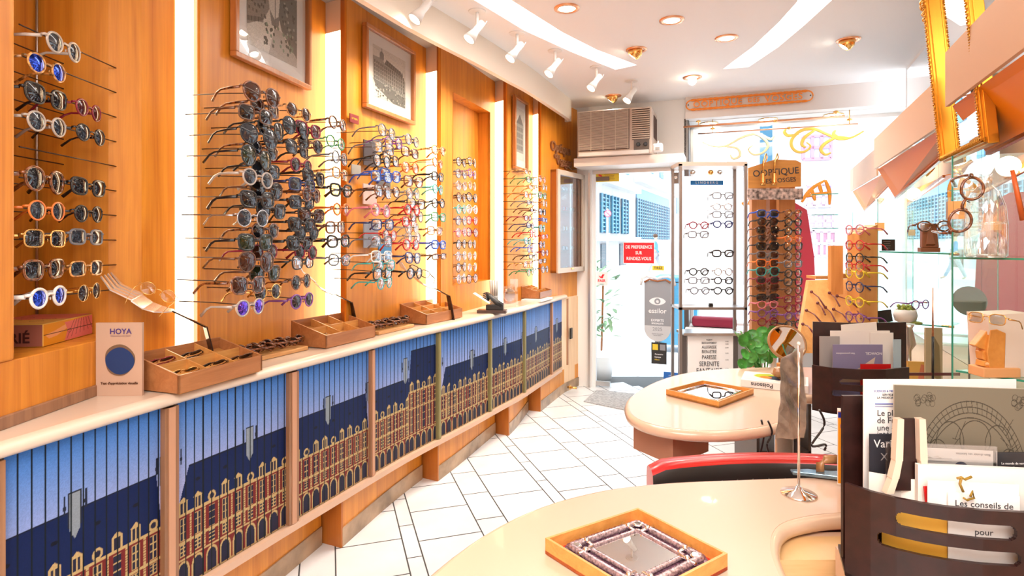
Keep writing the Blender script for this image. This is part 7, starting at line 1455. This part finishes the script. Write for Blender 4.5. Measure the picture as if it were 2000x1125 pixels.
# big bottle with tortoise glasses
Yb = 1.72; q = P(1925, 490, Yb); q.z = 1.353; t = empty('glass_bottle', q, 0, 'big square clear glass bottle on the upper shelf', 'bottle'); bgl = glassy('bottle_glass', (.95, .98, .98), .16, .03)
k = Yb / FPX; mb = MB(); mb.lathe([(.045, .0), (.052, .006), (.052, .10), (.048, .15), (.034, .195), (.018, .215), (.016, .245), (.020, .25)], n=24, M=Matrix.Rotation(.3, 4, 'Z'), caps=False); mb.lathe([(.044, .004), (.001, .006)], n=24, caps=False); mb.build('body', bgl, t)
mb = MB(); mb.lathe([(.0505, .10), (.0525, .102), (.0505, .104)], n=24, caps=False); mb.build('moulded_ring', bgl, t); mb = MB(); mb.lathe([(.046, .0), (.05, .01), (.046, .012)], n=24); mb.build('thick_base', bgl, t)
g0 = glasses(P(1888, 400, 1.62), 0, 'panto', .0034, 'tortoise', 'clear', 'hanging upright against the big clear bottle', None, 1.25); g0.rotation_euler = (.1, math.radians(-72), math.radians(-15))
# orange nose stand with gold glasses
Yn = 1.74; k = Yn / FPX; q = P(1940, 722, Yn); q.z = .996; t = empty('nose_stand', q, 0, 'orange carved wooden nose in profile on a block, lower shelf', 'stand'); om = wood('nose_wood', (.62, .24, .04), (.82, .38, .09), (6, 6, 6))
def NP(cx_, cy_): px, py = 1840 + cx_ / 4.167, 500 + cy_ / 4.167; v = P(px, py, Yn); return (v.x - q.x, v.z - q.z)
mb = MB(); a_, b_ = NP(275, 850), NP(570, 850); mb.box(((a_[0] + b_[0]) / 2, 0, .014), (b_[0] - a_[0], .06, .028)); mb.build('base_block', mat('nose_base', (.80, .42, .18), .5), t, bevel=.002)
pr = [NP(*p) for p in ((345, 535), (240, 663), (275, 685), (335, 702), (318, 715), (305, 790), (322, 838), (462, 845), (470, 560), (400, 535))]; zoff = .028 - pr[6][1]

def prf(pts_, y0, y1, m_):
    q_ = [(NP(*p)[0], NP(*p)[1] + zoff) for p in pts_]; m_.slab([(x, y0, z) for x, z in q_], [(x, y1, z) for x, z in q_])
mb = MB(); prf(((345, 535), (400, 528), (470, 560), (462, 845), (340, 840), (318, 715), (330, 620)), -.022, .022, mb); prf(((345, 535), (240, 663), (275, 685), (345, 700)), -.013, .013, mb); prf(((322, 705), (296, 715), (305, 775), (330, 790)), -.014, .014, mb); prf(((308, 785), (300, 830), (345, 842), (350, 790)), -.016, .016, mb)
mb.build('nose', om, t, bevel=.002)
mb = MB(); x_, z_ = NP(485, 600); mb.box((x_ + .006, 0, .028 + .055), (.014, .036, .11)); mb.build('back_post', mat('post_dark', (.30, .15, .04), .5), t)
mb = MB(); x_, z_ = NP(345, 810); mb.ball((x_, -.005, z_ + zoff), .011, 10, sc_=(1.4, 1.6, .8)); mb.build('lips', mat('nose_base', (.80, .42, .18), .5), t)
glasses(P(1926, 622, 1.68), math.radians(-70), 'square', .0022, 'gold', 'pale grey', 'perched on the orange wooden nose', None, .72, rx=-.15)
# white box behind, oval hand disc, black rod stand
q = P(1985, 712, 1.70); mb = MB(); mb.slab([(-.055, 0, 0), (.06, 0, 0), (.06, 0, .19), (-.068, 0, .185)], [(-.055, .08, 0), (.06, .08, 0), (.06, .08, .19), (-.068, .08, .185)]); tag(mb.build('display_box', mat('box_cream', (.84, .72, .62), .5), loc=(q.x, 1.72, .997)), 'white tapered box standing behind the orange nose stand', 'box')
q = P(1893, 588, 1.95); t = empty('oval_mirror', (q.x, 1.95, .77), -.3, 'small dark oval mirror on a thin black stem behind glass', 'mirror'); zc = q.z - .77; mb = MB(); mb.lathe([(.050, 0), (.050, .005)], (0, 0, zc), 28, M=Matrix.Rotation(math.pi / 2 - .2, 4, 'X')); mb.build('disc', flat((.07, .065, .06), .3), t); mb = MB(); mb.tube([(0, 0, 0), (0, 0, zc - .045)], .003, 6); mb.build('stem', M['black'], t); mb = MB(); mb.lathe([(.04, 0), (.038, .006)], n=20); mb.build('foot', M['black'], t)
q = P(1822, 640, 2.35); t = empty('earring_stand', (q.x, 2.35, .77), 0, 'slender black rod stand before the pale green board', 'stand'); zc = zat(562, 2.35) - .77; mb = MB(); mb.tube([(0, 0, 0), (0, 0, zc * .55)], .0045, 6); mb.build('lower_rod', M['black'], t); mb = MB(); mb.tube([(0, 0, zc * .55), (0, 0, zc)], [.004, .002], 6); mb.build('upper_rod', M['copper'], t); mb = MB(); mb.box((0, 0, .09), (.22, .004, .012)); mb.build('crossbar', flat((.12, .03, .03), .4), t); mb = MB(); mb.lathe([(.03, 0), (.03, .006)], n=18); mb.build('foot', M['black'], t)
q = P(1985, 380, 1.75); mb = MB(); mb.tube([P(1977, 332, 1.75) - q, P(1998, 430, 1.75) - q], [.006, .008], 8); tag(mb.build('brush', mat('brush_red', (.70, .14, .03), .4), loc=q), 'orange-red slanting handle near the right picture edge', 'brush')
# magazines and oddments in the showcase bottom
for px0, px1, py0, py1, Y_, c_, lb, nm in ((1773, 1832, 706, 745, 2.55, (.80, .48, .12), 'yellow and orange illustrated book low in the middle showcase', 'book'), (1808, 1838, 640, 735, 2.5, (.50, .42, .26), 'tall olive catalogue leaning before the pale green board', 'catalogue')):
    a = P(px0, py1, Y_); b = P(px1, py0, Y_); t = empty(nm, (a.x, Y_, .77), -.15, lb, nm); L, H = b.x - a.x, b.z - .77; mb = MB(); mb.box((L / 2, .006, H / 2), (L, .012, H)); mb.build('cover', flat(c_), t); mb = MB(); mb.slab([(L * .3, -.001, H * .2), (L * .9, -.001, H * .1), (L * .8, -.001, H * .7), (L * .4, -.001, H * .9)], [(L * .3, .002, H * .2), (L * .9, .002, H * .1), (L * .8, .002, H * .7), (L * .4, .002, H * .9)]); mb.build('cover_shape', flat((.75, .25, .14) if nm == 'book' else (.25, .2, .1)), t)
q = P(1783, 690, 2.6); t = empty('bust_ornament', (q.x, 2.6, .77), 0, 'small stone grey ornament at the bottom of the middle showcase', 'ornament'); mb = MB(); mb.ball((0, 0, .04), .05, 16, sc_=(1.2, .8, .8)); mb.build('body', mat('stone_grey', (.36, .30, .26), .6, var=.3), t); mb = MB(); mb.lathe([(.03, .06), (.012, .09), (.012, .14), (.03, .17), (.016, .24), (.025, .26)], (-.02, .0, 0), 16); mb.build('stem', M['steel'], t)
q = P(1758, 690, 2.62); t = empty('doll_chair', (P(1752, 0, 2.7).x, 2.7, .77), .2, 'miniature wooden chair frame under the lower glass shelf', 'ornament'); mb = MB()
for x in (-.03, .03):
    for y in (-.02, .02): mb.tube([(x, y, 0), (x, y, .12 if y < 0 else .20)], .004, 6)
mb.build('legs', M['pale_wood'], t); mb = MB(); mb.box((0, 0, .11), (.07, .05, .006)); mb.build('seat', M['pale_wood'], t); mb = MB()
for z_ in (.14, .165, .19): mb.box((0, .02, z_), (.06, .004, .006))
mb.build('back_rail', M['pale_wood'], t)
# cabinet base along the right wall
s_a, s_b = .95, 4.35; pts_ = [WS(s_b, .68), WS(3.2, .62), WS(2.3, .60), WS(s_a, .60), WS(s_a, DW - .002), WS(s_b, DW - .002)]; c = pts_[0]
mb = MB(); mb.prism([(p[0] - c[0], p[1] - c[1]) for p in pts_], 0, .765); tag(mb.build('base_cabinet', mat('base_tan', (.62, .42, .28), .5), loc=(c[0], c[1], 0)), 'long low cabinet below the glass showcases along the mirror wall', 'cabinet')
# gilt frame hanging forward
Df = .612; pts2 = (WP(1853, Df), WP(1937, Df)); a, b = pts2; s0 = a[0] * WD[0] + a[1] * WD[1]; s1 = b[0] * WD[0] + b[1] * WD[1]; L = s0 - s1
t = empty('gilt_mirror_frame', (*WS(s0, Df), 1.705), WROT + math.pi, 'ornate gilded picture frame hanging tilted above the showcases', 'picture frame'); t.rotation_euler = (math.radians(5), 0, WROT + math.pi)
H = .78; gm = M['gold']; gd2 = mat('gilt_carving', (.62, .30, .04), .3, .8)
def bar(x0, z0, x1, z1, nm):
    mb = MB(); w_ = .030; hor = abs(x1 - x0) > abs(z1 - z0)
    for off_, th_, ww in ((0, .028, w_), (0, .036, w_ * .55), (0, .042, w_ * .2)): mb.box(((x0 + x1) / 2, -.0 - th_ / 2 + .014, (z0 + z1) / 2), (abs(x1 - x0) + ww if hor else ww, th_, abs(z1 - z0) + ww if not hor else ww))
    o = mb.build(nm, gm, t, bevel=.002)
    mb = MB(); Lc = math.hypot(x1 - x0, z1 - z0); n_ = int(Lc / .0085)
    for i in range(n_):
        u = (i + .5) / n_; cx_, cz_ = x0 + (x1 - x0) * u, z0 + (z1 - z0) * u; q_ = (1 if i % 2 else -1) * .6
        mb.tube([(cx_ + (.0 if hor else -.008), -.026, cz_ + (-.008 if hor else -.003 * q_)), (cx_ + (.003 * q_ if hor else 0), -.030, cz_), (cx_ + (0 if hor else .008), -.026, cz_ + (.008 if hor else .003 * q_))], .0022, 5)
    mb.build('carved_ornament', gd2, t)
bar(0, 0, 0, H, 'frame_side'); bar(L, 0, L, H, 'frame_side'); bar(0, 0, L, 0, 'frame_bottom'); bar(0, H, L, H, 'frame_top')
mb = MB(); mb.box((L / 2, .006, H / 2), (L, .004, H)); mb.build('mirror_glass', M['mirror'], t)
mb = MB()
rc = random.Random(2)
for i in range(16): mb.ball((-.02 + rc.uniform(-.02, .02), -.02, .56 + rc.uniform(-.04, .035)), rc.uniform(.006, .014), 8)
mb.build('corner_carving', gd2, t)
